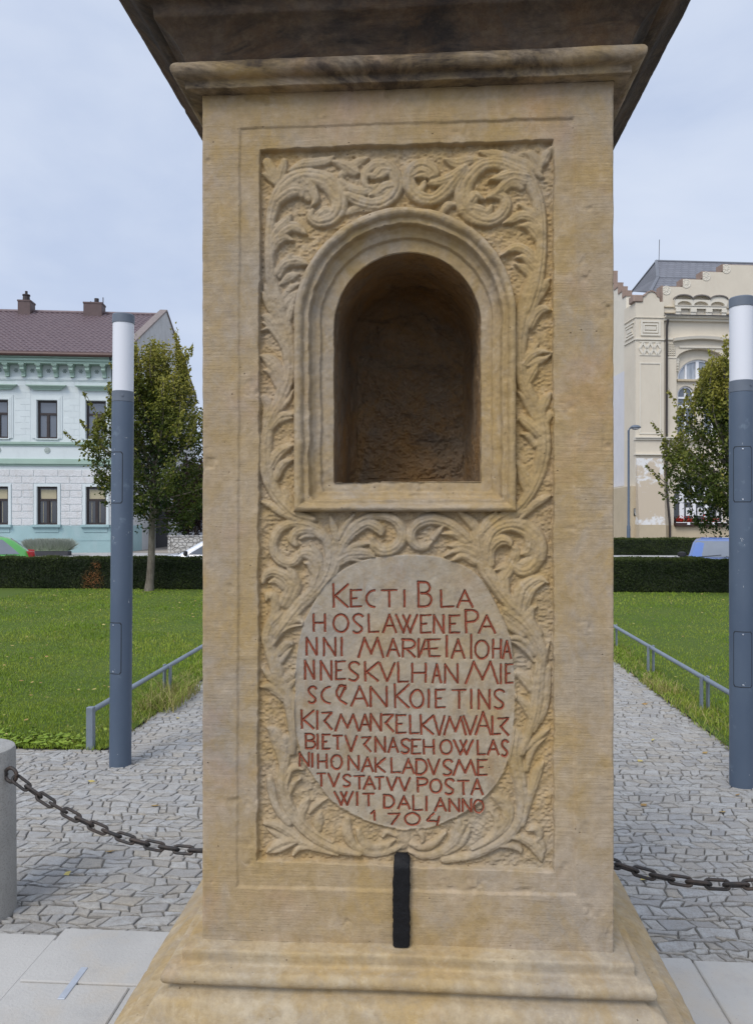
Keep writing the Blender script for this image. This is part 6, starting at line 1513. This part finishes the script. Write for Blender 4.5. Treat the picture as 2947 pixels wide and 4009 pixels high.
# cornice, hood, blind arcade
mb = MB(); c0, c1, c2 = BX(800, 852)[1], BX(800, 822)[1], BX(800, 800)[1]
for z0_, z1_, d in ((c0, c1, .16), (c1+0.002, c2-0.03, .30), (c2-0.028, c2, .36)): mb.box(X1+0.01, XE, BAY-d, BAY+0.02, z0_, z1_)
mb.build('cornice', M_CREAM2, bld)
mb = MB(); mb.box(X1+0.01, XE, BAY-0.40, BAY+0.01, c2+0.002, c2+0.045); mb.build('cornice_flashing', simple('dark_flashing', (0.05, 0.047, 0.048), 0.6), bld)
def arcade(dx, par):
    xs0, xs1 = BX(835, 600)[0]+dx, BX(1520, 600)[0]+dx; zt_ = BX(1187, 538)[1]; zv = BX(1090, 585)[1]; zb_ = BX(1187, 668)[1]
    sc = [(xs0+0.05, zb_), (xs1-0.05, zb_)]; w3 = (xs1-xs0)/3
    for k in (2, 1, 0):
        for i in range(9): sc.append((xs0 + (k + 0.5 + 0.5*math.cos(math.pi*i/8))*w3, zv + (zt_-zv)*math.sin(math.pi*i/8)))
    hs = []
    for k in range(3):
        xm = xs0 + (k+0.5)*w3 + (0.06 if k == 0 else -0.06 if k == 2 else 0); hs.append(archp(xm-0.36, xm+0.36, zb_+0.03, BX(985, 655)[1], BX(985, 602)[1], 10))
    wall_poly('blind_arcade', sc, hs, BAY-0.17, 0.16, M_CREAM2, par, 0.2)
    mb = MB()
    for i in range(2, len(sc)-1): mb.loft([[(sc[i][0], BAY-0.24, sc[i][1]+.004), (sc[i+1][0], BAY-0.24, sc[i+1][1]+.004), (sc[i+1][0], BAY-0.24, sc[i+1][1]+0.06), (sc[i][0], BAY-0.24, sc[i][1]+0.06)], [(sc[i][0], BAY, sc[i][1]+.004), (sc[i+1][0], BAY, sc[i+1][1]+.004), (sc[i+1][0], BAY, sc[i+1][1]+0.06), (sc[i][0], BAY, sc[i][1]+0.06)]], True, True, True)
    mb.build('arcade_hood', simple('grey_hood', (0.17, 0.15, 0.135), 0.8) if dx == 0 else bpy.data.materials['grey_hood'], par)
    mb = MB(); zq1, zq0 = BX(1187, 672)[1], BX(1187, 798)[1]; zm_ = BX(1187, 700)[1]
    mb.box(xs0+0.06, xs1-0.06, BAY-0.14, BAY+0.01, zm_, zq1)
    for a_, b_ in ((860, 915), (1048, 1117), (1247, 1320), (1450, 1508)):
        xa_, xb_ = BX(a_, 740)[0]+dx, BX(b_, 740)[0]+dx; mb.box(xa_, xb_, BAY-0.11, BAY+0.01, zq0, zm_-0.002); mb.box(xa_-0.01, xb_+0.02, BAY-0.15, BAY+0.01, zm_-0.16, zm_-0.003)
    mb.build('arcade_pier', M_CREAM2, par)
arcade(0, bld)
for a_, b_ in ((720, 855), (1512, 1700)):
    for ya, yb in ((664, 674), (740, 750)):
        mb = MB(); z1_, z0_ = BX(780, ya)[1], BX(780, yb)[1]
        mb.box(BX(a_, 700)[0], BX(b_, 700)[0], BAY-0.07, BAY+0.02, z0_, z1_); mb.build('string_course', M_SAND, bld)
mb = MB(); hx0, hx1 = BX(830, 1080)[0], BX(1570, 1080)[0]; hzz = BX(830, 1082)[1]; rg = []
for i in range(15):
    s_ = i/14; x_ = hx0 + (hx1-hx0)*s_; zz_2 = hzz + 0.13*math.sin(math.pi*s_)
    rg.append([(x_, BAY-0.22, zz_2-0.13), (x_, BAY-0.26, zz_2), (x_, BAY+0.02, zz_2+0.03), (x_, BAY+0.02, zz_2-0.15)])
mb.loft(rg, True, True, True); mb.box(X1+0.01, hx0-0.01, BAY-0.08, BAY+0.02, BX(780, 1095)[1], BX(780, 1072)[1])
for i in range(36): x_ = hx0 + 0.35 + i*(hx1-hx0-0.7)/35; mb.box(x_-0.03, x_+0.03, BAY-0.05, BAY+0.02, hzz-0.42, hzz-0.34)
mb.build('hood_moulding', M_CREAM2, bld)
mb = MB(); (x0, z1_), (x1, z0_) = BX(762, 1130), BX(868, 1300)
for i in range(7):
    for j in range(4): mb.bbox(x0 + (x1-x0)*(j+.1)/4, x0 + (x1-x0)*(j+.9)/4, BAY-0.05, BAY+0.02, z0_ + (z1_-z0_)*(i+.08)/7, z0_ + (z1_-z0_)*(i+.92)/7, 0.03)
mb.box(x0-0.05, x1+0.05, BAY-0.03, BAY+0.02, BX(800, 1330)[1], BX(800, 1318)[1]); mb.build('pilaster_capital', M_CREAM2, bld)
for x_ in (BX(912, 1340)[0], BX(1440, 1340)[0]):
    mb = MB()
    for k in range(5): mb.lathe([(0.10*(1-.14*k), 0), (0.085*(1-.14*k), 0.06), (0.02, 0.08)], (x_, 0, 0), 10); mb.v[-30:] = [(x_ + (a_-x_), BAY + 0.18 - c_ - 0.0, BX(912, 1345)[1] - 0.13*k + b_) for a_, b_, c_ in mb.v[-30:]]
    mb.build('console', M_CREAM2, bld)
# recessed wall of the big arch with lunette and paired windows
def arch_windows(dx):
    YR = BAY + 0.28; FX = lambda x, y: (lambda p: (p[0]+dx, p[1]))(f6(x, y, YR))
    lx0, lx1 = FX(893, 1600)[0], FX(1452, 1600)[0]; lzb, lzt = FX(1175, 1608)[1], FX(1175, 1345)[1]
    lun = archp(lx0, lx1, lzb, lzb+0.02, lzt, 20)
    w_ = []
    for a_, b_ in ((893, 1112), (1238, 1455)):
        xa_, xb_ = FX(a_, 1800)[0], FX(b_, 1800)[0]; w_.append(archp(xa_, xb_, rz0+0.25, FX(1000, 1800)[1], FX(1000, 1688)[1], 14))
    wall_poly('recess_wall', [(x+dx, z) for x, z in archp(rx0-0.02/1-0.0, rx1, rz0, rzs, rzt)], [lun] + w_, YR, 0.14, M_CREAM, bld, 0.01)
    mb = MB(); mb.box(lx0-0.05, lx1+0.05, YR-0.13, YR+0.02, lzb-0.10, lzb-0.002); mb.build('sill', M_SAND, bld)
    yf = YR + 0.09
    def arcframe(mb, poly, wdt):
        n_ = len(poly); cx_ = sum(p[0] for p in poly)/n_; cz_ = sum(p[1] for p in poly)/n_
        for i in range(n_):
            a_, b_ = np.array(poly[i]), np.array(poly[(i+1) % n_]); c_ = np.array([cx_, cz_]); ai = a_ + (c_-a_)/np.linalg.norm(c_-a_)*wdt; bi = b_ + (c_-b_)/np.linalg.norm(c_-b_)*wdt
            p_ = [a_, b_, bi, ai]; mb.loft([[(u_[0], yf, u_[1]) for u_ in p_], [(u_[0], yf+0.06, u_[1]) for u_ in p_]], True, True, False)
    mb = MB(); arcframe(mb, lun, 0.10)
    xc_ = (lx0+lx1)/2; xw = (lx1-lx0)/2
    for fx_, hw_ in ((-0.58, 0.045), (-0.05, 0.075), (0.50, 0.045)):
        hgt_ = (lzt-lzb)*math.sqrt(1-fx_*fx_); mb.box(xc_+fx_*xw-hw_, xc_+fx_*xw+hw_, yf-0.01, yf+0.05, lzb, lzb+hgt_-0.03)
    lw = mb.build('window', M_WFR, bld); mb = MB(); mb.add([(x, yf+0.05, z) for x, z in lun], [tuple(range(len(lun)))]); mb.build('pane', M_CGLASS, lw, fix=False)
    for p_ in w_:
        mb = MB(); arcframe(mb, p_, 0.08); xa_, xb_ = p_[0][0], p_[1][0]; zs_ = FX(1000, 1838)[1]; mb.box(xa_+0.02, xb_-0.02, yf-0.008, yf+0.05, zs_-0.05, zs_+0.04); mb.box((xa_+xb_)/2-0.04, (xa_+xb_)/2+0.04, yf-0.004, yf+0.052, p_[0][1]+0.02, FX(1000, 1692)[1]); zs2 = FX(1000, 1948)[1]; mb.box(xa_+0.02, xb_-0.02, yf-0.012, yf+0.05, zs2-0.10, zs2+0.05)
        w2 = mb.build('window', M_WFR, bld); mb = MB(); mb.add([(x, yf+0.05, z) for x, z in p_], [tuple(range(len(p_)))]); mb.build('pane', M_GLASS, w2, fix=False)
arch_windows(0); arch_windows(off)
# ground floor arched window with posters and flower boxes
def low_window(dx, dress):
    YR = BAY + 0.2; poly = [(x+dx, z) for x, z in h2]; mb = MB()
    X7 = lambda x: BX7(x, 1300)[0] + dx
    for a_, b_, z1_ in ((945, 1003, gzt-0.55), (1108, 1157, gzt-0.06), (1268, 1320, gzt-0.12), (1430, 1450, gzt-0.9)): mb.box(X7(a_), X7(b_), YR, YR+0.08, gz0, z1_)
    mb.box(X7(845), X7(1503), YR-0.02, YR+0.075, BX7(1000, 1208)[1], BX7(1000, 1158)[1])
    n_ = len(poly)
    for i in range(1, n_):
        a_, b_ = np.array(poly[i]), np.array(poly[(i+1) % n_]); c_ = np.array([(X7(845)+X7(1503))/2, gzs]); ai = a_ + (c_-a_)/np.linalg.norm(c_-a_)*0.05; bi = b_ + (c_-b_)/np.linalg.norm(c_-b_)*0.05
        p_ = [a_, b_, bi, ai]; mb.loft([[(u_[0], YR, u_[1]) for u_ in p_], [(u_[0], YR+0.06, u_[1]) for u_ in p_]], True, True, False)
    lw = mb.build('window', M_WFR, bld); mb = MB(); mb.add([(x, YR+0.07, z) for x, z in poly], [tuple(range(n_))]); mb.build('pane', M_DGLASS, lw, fix=False)
    mb = MB(); mb.bbox(X7(842), X7(1508), BAY-0.24, BAY+0.05, BX7(1000, 1520)[1], BX7(1000, 1478)[1], 0.02); fb = mb.build('flower_box', simple('dark_red_box', (0.05, 0.026, 0.022), 0.7) if dx == 0 else bpy.data.materials['dark_red_box'], bld)
    mb = MB(); mb.box(X7(842), X7(1508), BAY-0.27, BAY-0.25, BX7(1000, 1476)[1], BX7(1000, 1468)[1])
    for a_ in (985, 1150, 1310): mb.box(X7(a_), X7(a_+34), BAY-0.29, BAY-0.245, BX7(1000, 1502)[1], BX7(1000, 1477)[1])
    mb.build('rail', M_WFR, fb)
    if dress:
        r_ = np.random.RandomState(4); P_ = []
        for a_, b_, n_ in ((872, 965, 150), (1010, 1130, 210), (1200, 1262, 60), (1335, 1405, 120)):
            P_.append(np.stack([X7(a_) + (X7(b_)-X7(a_))*r_.rand(n_), BAY-0.06 + 0.09*r_.randn(n_), BX7(1000, 1450)[1] + 0.085*r_.randn(n_)], -1))
        P_ = np.vstack(P_); leaf_mesh('red_flowers', P_, 0.085, r_.rand(len(P_)), (r_.rand(len(P_)) < 0.25)*1.0, M_FLOW, fb, 9, 0.9)
        for a_, b_, c1_ in ((1033, 1105, (0.05, 0.07, 0.09)), (1182, 1252, (0.13, 0.085, 0.075))):
            x0, z1_ = BX7(a_, 1280); x1, z0_ = BX7(b_, 1384); mb = MB(); mb.box(x0, x1, YR+0.045, YR+0.05, z0_, z1_); po = mb.build('poster', M_PAPER, lw)
            mb = MB(); h_ = z1_-z0_; rr_ = random.Random(a_); up_ = []
            for i in range(11): up_.append((x0+0.05 + (x1-x0-0.1)*i/10, z0_ + h_*(0.62 + 0.12*rr_.random())))
            mb.prism([(x0+0.05, z0_+h_*0.45), (x1-0.05, z0_+h_*0.47)] + up_[::-1], YR+0.041, YR+0.0445); mb.build('picture', simple('poster_picture_%d' % a_, c1_, 0.6, 0.5, 9), po)
            mb = MB()
            for i, (s0, s1, zf) in enumerate(((0.1, 0.75, .34), (0.1, 0.6, .26), (0.55, 0.9, .10))): mb.box(x0+(x1-x0)*s0, x0+(x1-x0)*s1, YR+0.041, YR+0.0445, z0_+h_*zf, z0_+h_*(zf+0.035))
            mb.build('print', M_PRINT, po)
M_FLOW = leaf_mat('geranium', (0.30, 0.012, 0.010), (0.46, 0.025, 0.018), (0.05, 0.09, 0.02)); M_PAPER = simple('poster_paper', (0.70, 0.70, 0.70), 0.6, 0.03); M_PRINT = simple('poster_print', (0.35, 0.34, 0.34), 0.7)
low_window(0, True); low_window(off, False)
mb = MB(); mb.box(X1+0.01, XE, BAY-0.05, BAY+0.02, gz, BX7(800, 1508)[1]); mb.build('base_course', M_SAND, bld)
mb = MB(); a, b, c_ = BX7(742, 642), BX7(820, 852), BX7(886, 805); mb.box(X1+0.01, b[0], BAY-0.025, BAY+0.02, b[1], a[1]); mb.box(b[0]+0.001, c_[0], BAY-0.025, BAY+0.02, c_[1], a[1]); mb.build('quoin_patch', M_SAND, bld)
mb = MB(); xd = BX(735, 900)[0]; za, zb_ = BX(735, 860)[1], f7(720, 640)[1]
mb.tube([(xd, BAY-0.30, za+0.05), (xd, BAY-0.16, za-0.35), (xd, BAY-0.13, zb_-1.0), (xd+0.02, BAY-0.13, f7(720, 1050)[1]), (xd+0.16, BAY-0.16, f7(735, 1500)[1]), (xd+0.16, BAY-0.16, 0.0)], 0.055, 10); mb.build('downpipe', simple('rusty_downpipe', (0.042, 0.034, 0.032), 0.6), bld, smooth=True)
# side wall with stepped gable, receding on the left
SX_ = 0.10
sd = lambda x, y: RF.side(2380 + x*s6, 1000 + y*s6, SX_)
stp = [sd(238, 520), sd(180, 468), sd(125, 415), sd(70, 365)]
y0_ = 1.36; prof_ = [(y0_, gz), (y0_, stp[0][1])]
for k in range(4):
    ya = stp[k][0]; zt_ = stp[k][1]; yb = stp[k+1][0] if k < 3 else ya + 0.75
    if k == 0: ya = y0_; prof_[-1] = (y0_, zt_)
    prof_ += [(yb, zt_)]
    if k < 3: prof_ += [(yb, stp[k+1][1])]
yl_ = prof_[-1][0]; zl_ = prof_[-1][1]
for k in range(4): prof_ += [(yl_, zl_ + 0.85*(k+1)), (yl_+0.8, zl_ + 0.85*(k+1))]; yl_ += 0.8
prof_ += [(yl_+6, prof_[-1][1]), (yl_+6, gz)]
mb = MB(); mb.loft([[(SX_, y_, z_) for y_, z_ in prof_], [(SX_+0.45, y_, z_) for y_, z_ in prof_]], True, True, True); mb.build('side_wall', M_CREAM2, bld)
mb = MB()
for i in range(1, len(prof_)-2):
    (ya, za), (yb, zb_) = prof_[i], prof_[i+1]
    if abs(za-zb_) < 1e-6: mb.box(SX_-0.04, SX_+0.5, ya-0.05, yb-0.055, za+0.003, za+0.06)
    else: mb.box(SX_-0.02, SX_+0.49, ya-0.05, ya-0.003, za+0.062, zb_+0.001)
mb.build('side_coping', M_COPE, bld)
def side_patch(name, pts, mat, d):
    q_ = [RF.side(px_, py_, SX_-d) for px_, py_ in pts]; mb = MB(); mb.loft([[(SX_-d, y_, z_) for y_, z_ in q_], [(SX_+0.01, y_, z_) for y_, z_ in q_]], True, True, True); return mb.build(name, mat, bld)
side_patch('white_render', [(2465, 1898), (2372, 1912), (2372, 1490), (2465, 1440)], M_WHITEW, 0.02)
side_patch('lean_to_wall', [(2467, 2160), (2368, 2166), (2368, 1918), (2467, 1903)], M_SAND, 0.35)
# slate roof
Rp = lambda x, y, d: (lambda p: (p[0], d, p[1]))(f6(x, y, d))
A_, B_, C_, D_ = Rp(620, 76, 7.0), Rp(640, 288, 3.6), Rp(545, 470, 1.2), Rp(305, 468, 11.0)
tsl = NT('slate'); br = tsl.n('ShaderNodeTexBrick'); tsl.l(tsl.mapped(rot=(R(90), 0, 0)), br.inputs['Vector']); br.inputs['Scale'].default_value = 1.0; br.inputs['Brick Width'].default_value = 0.42; br.inputs['Row Height'].default_value = 0.24; br.inputs['Mortar Size'].default_value = 0.018
br.inputs['Color1'].default_value = (0.125, 0.13, 0.15, 1); br.inputs['Color2'].default_value = (0.16, 0.165, 0.185, 1); br.inputs['Mortar'].default_value = (0.06, 0.06, 0.07, 1)
M_SLATE = tsl.done(tsl.mix(0.35, br.outputs['Color'], tsl.mix(tsl.noise(1.5, 5), (0.10, 0.10, 0.115), (0.19, 0.185, 0.19))), 0.6, tsl.bump(br.outputs['Fac'], 0.01), 0.4)
E_ = (A_[0]+22, A_[1], A_[2]); F_2 = (B_[0]+22, B_[1], B_[2]); G_ = (C_[0]+22, C_[1], C_[2]); Bk = (A_[0]+22, 14.0, D_[2])
mb = MB(); mb.add([A_, E_, F_2, B_, C_, G_, D_, Bk], [(3, 2, 1, 0), (4, 5, 2, 3), (6, 4, 3, 0), (0, 1, 7, 6)]); rf = mb.build('roof', M_SLATE, bld)
mb = MB(); mb.tube([A_, E_], 0.09, 8); mb.tube([A_, B_], 0.10, 6); mb.tube([B_, C_], 0.09, 6); mb.tube([A_, D_], 0.07, 6); mb.tube([B_, F_2], 0.05, 6); mb.build('ridge_flashing', simple('lead_flashing', (0.14, 0.145, 0.16), 0.5, 0.1, 2), rf)
mb = MB(); a = f6(652, 75, 7.0); b = f6(660, -205, 7.0); mb.tube([(a[0], 7.0, a[1]-0.3), (b[0], 7.0, b[1])], 0.018, 6); mb.build('lightning_rod', M_BROWN, rf)

# dark notice board with four pale lines on the wall beside the buttress
x0, z1_ = f7(331, 1288, -0.06); x1, z0_ = f7(392, 1386, -0.06)
nb_ = thing('notice_board', 'small dark notice board with pale lines of writing on the cream corner', 'sign', tuple(RF.o), RF.r)
mb = MB(); mb.bbox(x0, x1, -0.06, -0.012, z0_, z1_, 0.01); mb.build('board', simple('black_board', (0.015, 0.017, 0.018), 0.5), nb_)
mb = MB(); rr_ = random.Random(3)
for k, (s0, s1) in enumerate(((0.10, 0.84), (0.08, 0.86), (0.10, 0.74), (0.2, 0.66))):
    zz_3 = z1_ - (z1_-z0_)*(0.15 + 0.20*k); xx_ = x0 + (x1-x0)*s0
    while xx_ < x0 + (x1-x0)*s1:
        w_ = rr_.uniform(0.03, 0.06); mb.box(xx_, xx_+w_, -0.064, -0.0605, zz_3-0.05, zz_3+0.05*rr_.uniform(0.5, 1)); xx_ += w_ + 0.018
mb.build('writing', simple('pale_writing', (0.42, 0.43, 0.42), 0.7), nb_)

# street lamp across the street
lp = at_plane(2459, 2104, (0, 31.2, 0), (0, 1, 0)); lx, ly = lp[0], 31.2
t = thing('street_lamp', 'tall slim grey street lamp with a flat oval head before the cream building', 'street lamp', (lx, ly, 0.0), R(8))
hz_ = at_plane(2465, 1685, (0, 31.2, 0), (0, 1, 0))[2]
mb = MB(); mb.lathe([(0.075, -0.05), (0.072, 1.2), (0.05, 1.25), (0.042, hz_)], n=14); mb.build('pole', M_POLE, t, smooth=True)
mb = MB(); mb.tube([(0, 0, hz_-0.02), (0.05, 0, hz_+0.08), (0.16, 0, hz_+0.13)], 0.03, 8); mb.build('arm', M_POLE, t, smooth=True)
mb = MB(); mb.lathe([(0.10, 0.0), (0.22, 0.03), (0.215, 0.07), (0.14, 0.13), (0.03, 0.155)], (0.30, 0, hz_+0.08), 20); mb.v = [(0.30 + (x-0.30)*1.05, y*0.8, z) for x, y, z in mb.v]; mb.build('head', M_CAP, t, smooth=True)
mb = MB(); mb.lathe([(0.02, -0.05), (0.10, -0.035), (0.16, 0.0), (0.16, 0.012)], (0.30, 0, hz_+0.07), 16); mb.build('lens', M_OPAL, t, smooth=True)

# ================================================================== CARS
def car_paint(name, col):
    t = NT(name); m = t.done(t.mix(t.noise(2, 3), tuple(v*0.94 for v in col), col), 0.35, None, 0.5)
    t.b.inputs['Coat Weight'].default_value = 0.7; t.b.inputs['Coat Roughness'].default_value = 0.06; return m
M_TYRE = simple('tyre_rubber', (0.018, 0.018, 0.018), 0.85); M_RIM = simple('wheel_rim', (0.45, 0.46, 0.48), 0.35, 0.05, 10, 0.8); M_PLAST = simple('black_plastic', (0.02, 0.02, 0.022), 0.6)
M_TAIL = simple('tail_light_red', (0.35, 0.015, 0.015), 0.2, 0.1, 10, 0, 0.6); M_LENS = simple('headlight_lens', (0.6, 0.62, 0.64), 0.12, 0.05, 10, 0, 0.8)
tcg = NT('car_glass'); M_CARG = tcg.done(tcg.mix(tcg.noise(1.5, 4), (0.10, 0.115, 0.135), (0.20, 0.22, 0.25)), 0.05, None, 1.0)
def rrect(x0, x1, hw, z, cr, n=5):
    o = []
    for cx_, cy_, a0 in ((x1-cr, hw-cr, 0), (x0+cr, hw-cr, 90), (x0+cr, -hw+cr, 180), (x1-cr, -hw+cr, 270)):
        for i in range(n): a = R(a0 + 90*i/(n-1)); o.append((cx_ + cr*math.cos(a), cy_ + cr*math.sin(a), z))
    return o
def make_car(label, paint, loc, rotz, L=4.0, W=1.70, H=1.46, wb=0.95, roof=(-1.35, 0.15), base=(-1.92, 0.98), waist=0.95, hood=0.80, roofw=0.60, tz=-0.16):
    """x forward; roof and base give rear and front of the roof and of the window line"""
    t = thing('parked_car', label, 'car', loc, rotz, 'cars parked along the street')
    hw = W/2; mb = MB()
    xs = [-L/2, -L/2+0.06, -L/2+0.25, -1.2, -0.2, 0.7, base[1]+0.08, L/2-0.42, L/2-0.12, L/2]
    zt_ = [waist-0.22, waist-0.06, waist+0.0, waist+0.01, waist-0.0, waist-0.02, waist-0.01, hood+0.03, hood-0.08, hood-0.22]
    ww = [0.84, 0.92, 0.97, 1, 1, 1, 0.99, 0.95, 0.88, 0.78]; zb_ = [0.38, 0.30, 0.24, 0.2, 0.2, 0.2, 0.2, 0.22, 0.28, 0.36]
    rg = []
    for x, z, w_, b in zip(xs, zt_, ww, zb_):
        a = hw*w_; m_ = b + (z-b)*0.55
        half = [(a*0.86, b), (a*0.97, b+0.09), (a, m_), (a*0.985, z-0.13), (a*0.95, z-0.05), (a*0.86, z), (a*0.4, z+0.02)]
        rg.append([(x, -y, zz) for y, zz in half] + [(x, y, zz) for y, zz in reversed(half)])
    mb.loft(rg, True, True, True); body = mb.build('body', paint, t, smooth=True)
    mb = MB(); lv = []
    for s in (0, 0.25, 0.5, 0.75, 0.9, 0.97, 1.0):
        e = min(1, s/0.97); sh = 0.0 if s < 0.9 else (0.05 if s < 0.97 else 0.22)
        x0 = base[0] + (roof[0]-base[0])*e**1.15 + sh; x1 = base[1] + (roof[1]-base[1])*e**0.95 - sh
        lv.append(rrect(x0, x1, (hw*0.90)*(1-e) + roofw*e - sh*0.7, waist-0.05 + (H-waist+0.05)*s**0.97, 0.16))
    mb.loft(lv, True, False, True); gh = mb.build('cabin', paint, t, smooth=True)
    def at(e, fr, side):   # point on the cabin skin: fr 0 rear..1 front at height e
        x0 = base[0] + (roof[0]-base[0])*e**1.15; x1 = base[1] + (roof[1]-base[1])*e**0.95
        return x0 + (x1-x0)*fr, side*((hw*0.90)*(1-e) + roofw*e), waist-0.05 + (H-waist+0.05)*(e*0.97)**0.97
    def screen(nm, front):
        mb = MB(); rows = []
        for e in (0.10, 0.35, 0.6, 0.88):
            x, y, z = at(e, 1.0 if front else 0.0, 1); k = y - (0.055 if front else 0.14); d = 0.012 if front else -0.012
            rows.append([(x + d - (0.05 if front else -0.05)*abs(q)**3, k*q, z) for q in np.linspace(-1, 1, 11)])
        mb.loft(rows, closed=False); return mb.build(nm, M_CARG, t, smooth=True, fix=False)
    ws = screen('windscreen', True); screen('rear_window', False)
    mb = MB()
    for e in (0.10,):
        x, y, z = at(e, 1.0, 1); mb.bbox(x-0.02, x+0.03, -y+0.10, y-0.10, z-0.035, z-0.01, 0.008); mb.tube([(x+0.035, -0.55, z-0.005), (x+0.0, 0.05, z+0.06)], 0.010, 6); mb.tube([(x+0.035, 0.0, z-0.005), (x+0.01, 0.55, z+0.045)], 0.010, 6)
    mb.build('wiper', M_PLAST, ws)
    x, y, z = at(0.82, 1.0, 1); mb = MB(); mb.bbox(x-0.10, x-0.06, -0.10, 0.10, z-0.05, z+0.01, 0.012); mb.build('rear_view_mirror', M_PLAST, ws)
    for side in (-1, 1):
        for f0, f1 in ((0.10, 0.50), (0.53, 0.90)):
            mb = MB(); rows = []
            for e in (0.12, 0.5, 0.86):
                sh = 0.10*(e-0.12)
                pts = [at(e, f0 + sh*0.5 + (f1-sh*0.5-f0-sh*0.5)*q, side) for q in np.linspace(0, 1, 5)]; rows.append([(p[0], p[1] + side*0.010, p[2]) for p in pts])
            mb.loft(rows, closed=False); mb.build('side_window', M_CARG, t, smooth=True, fix=False)
        mb = MB(); x, y, z = at(0.08, 0.90, side); c = (x+0.02, y + side*0.17, z+0.06)
        mb.lathe([(0.02, -0.085), (0.075, -0.06), (0.085, 0.0), (0.075, 0.06), (0.02, 0.085)], (0, 0, 0), 12); mb.v = [(c[0] + a_*0.75, c[1] + b_*1.35, c[2] + c_*0.9) for a_, b_, c_ in mb.v]
        mb.tube([(c[0], y + side*0.02, z), (c[0], y + side*0.12, c[2]-0.02)], 0.022, 6); mb.build('wing_mirror', M_PLAST, t, smooth=True)
        mb = MB(); mb.bbox(L/2-0.36, L/2-0.07, side*hw*0.70-0.16, side*hw*0.70+0.16, hood-0.19, hood-0.05, 0.03); mb.build('headlight', M_LENS, t)
        mb = MB(); mb.loft([[(-L/2+0.02, side*(hw*0.78), waist+tz+0.10), (-L/2+0.03, side*(hw*0.93), waist+tz+0.10), (-L/2-0.012, side*(hw*0.90), waist+tz-0.20), (-L/2-0.012, side*(hw*0.72), waist+tz-0.20)], [(-L/2+0.24, side*(hw*0.78), waist+tz+0.12), (-L/2+0.22, side*(hw*0.985), waist+tz+0.09), (-L/2+0.12, side*(hw*0.985), waist+tz-0.18), (-L/2+0.12, side*(hw*0.72), waist+tz-0.18)]], True, True, True); mb.build('tail_light', M_TAIL, t)
        for q in (-0.35, 0.62):
            mb = MB(); mb.bbox(q-0.09, q+0.09, side*hw-0.022, side*hw+0.022, waist-0.19, waist-0.155, 0.008); mb.build('door_handle', paint, t)
        for wx in (-L/2+0.72, L/2-0.78):
            mb = MB(); n_ = 24; rgs = []
            for rr_, yo in ((0.20, 0.10), (0.30, 0.10), (0.315, 0.08), (0.315, -0.08), (0.30, -0.10)): rgs.append([(wx + rr_*math.cos(2*math.pi*i/n_), side*(hw-0.11) + side*yo, 0.315 + rr_*math.sin(2*math.pi*i/n_)) for i in range(n_)])
            mb.loft(rgs, True, False, True); w_ = mb.build('wheel', M_TYRE, t, smooth=True)
            mb = MB(); rgs = []
            for rr_, yo in ((0.205, 0.095), (0.17, 0.075), (0.06, 0.095), (0.01, 0.095)): rgs.append([(wx + rr_*math.cos(2*math.pi*i/n_), side*(hw-0.11) + side*yo, 0.315 + rr_*math.sin(2*math.pi*i/n_)) for i in range(n_)])
            mb.loft(rgs, True, False, True); mb.build('rim', M_RIM, w_, smooth=True)
    mb = MB(); mb.bbox(-L/2-0.03, -L/2+0.1, -0.3, 0.3, 0.48, 0.60, 0.01); mb.build('number_plate', M_PAPER, t)
    return t
make_car('bright green hatchback parked by the left hedge, its rear showing beside the lavender', car_paint('green_car_paint', (0.075, 0.33, 0.055)), (-12.9, 18.9, -0.42), R(208), roof=(-1.30, 0.2), base=(-1.93, 1.0), H=1.48, waist=0.97, tz=-0.02)
make_car('white car behind the left hedge, half hidden by the pillar', car_paint('white_car_paint', (0.62, 0.64, 0.68)), (-6.15, 20.2, -0.42), R(192), base=(-1.9, 0.92), roof=(-1.3, -0.05), H=1.48)
make_car('light blue car facing the square behind the right hedge', car_paint('blue_car_paint', (0.075, 0.145, 0.37)), (8.02, 19.85, -0.42), R(-110), L=4.1, base=(-1.9, 0.92), roof=(-1.3, 0.10), H=1.44, roofw=0.62)
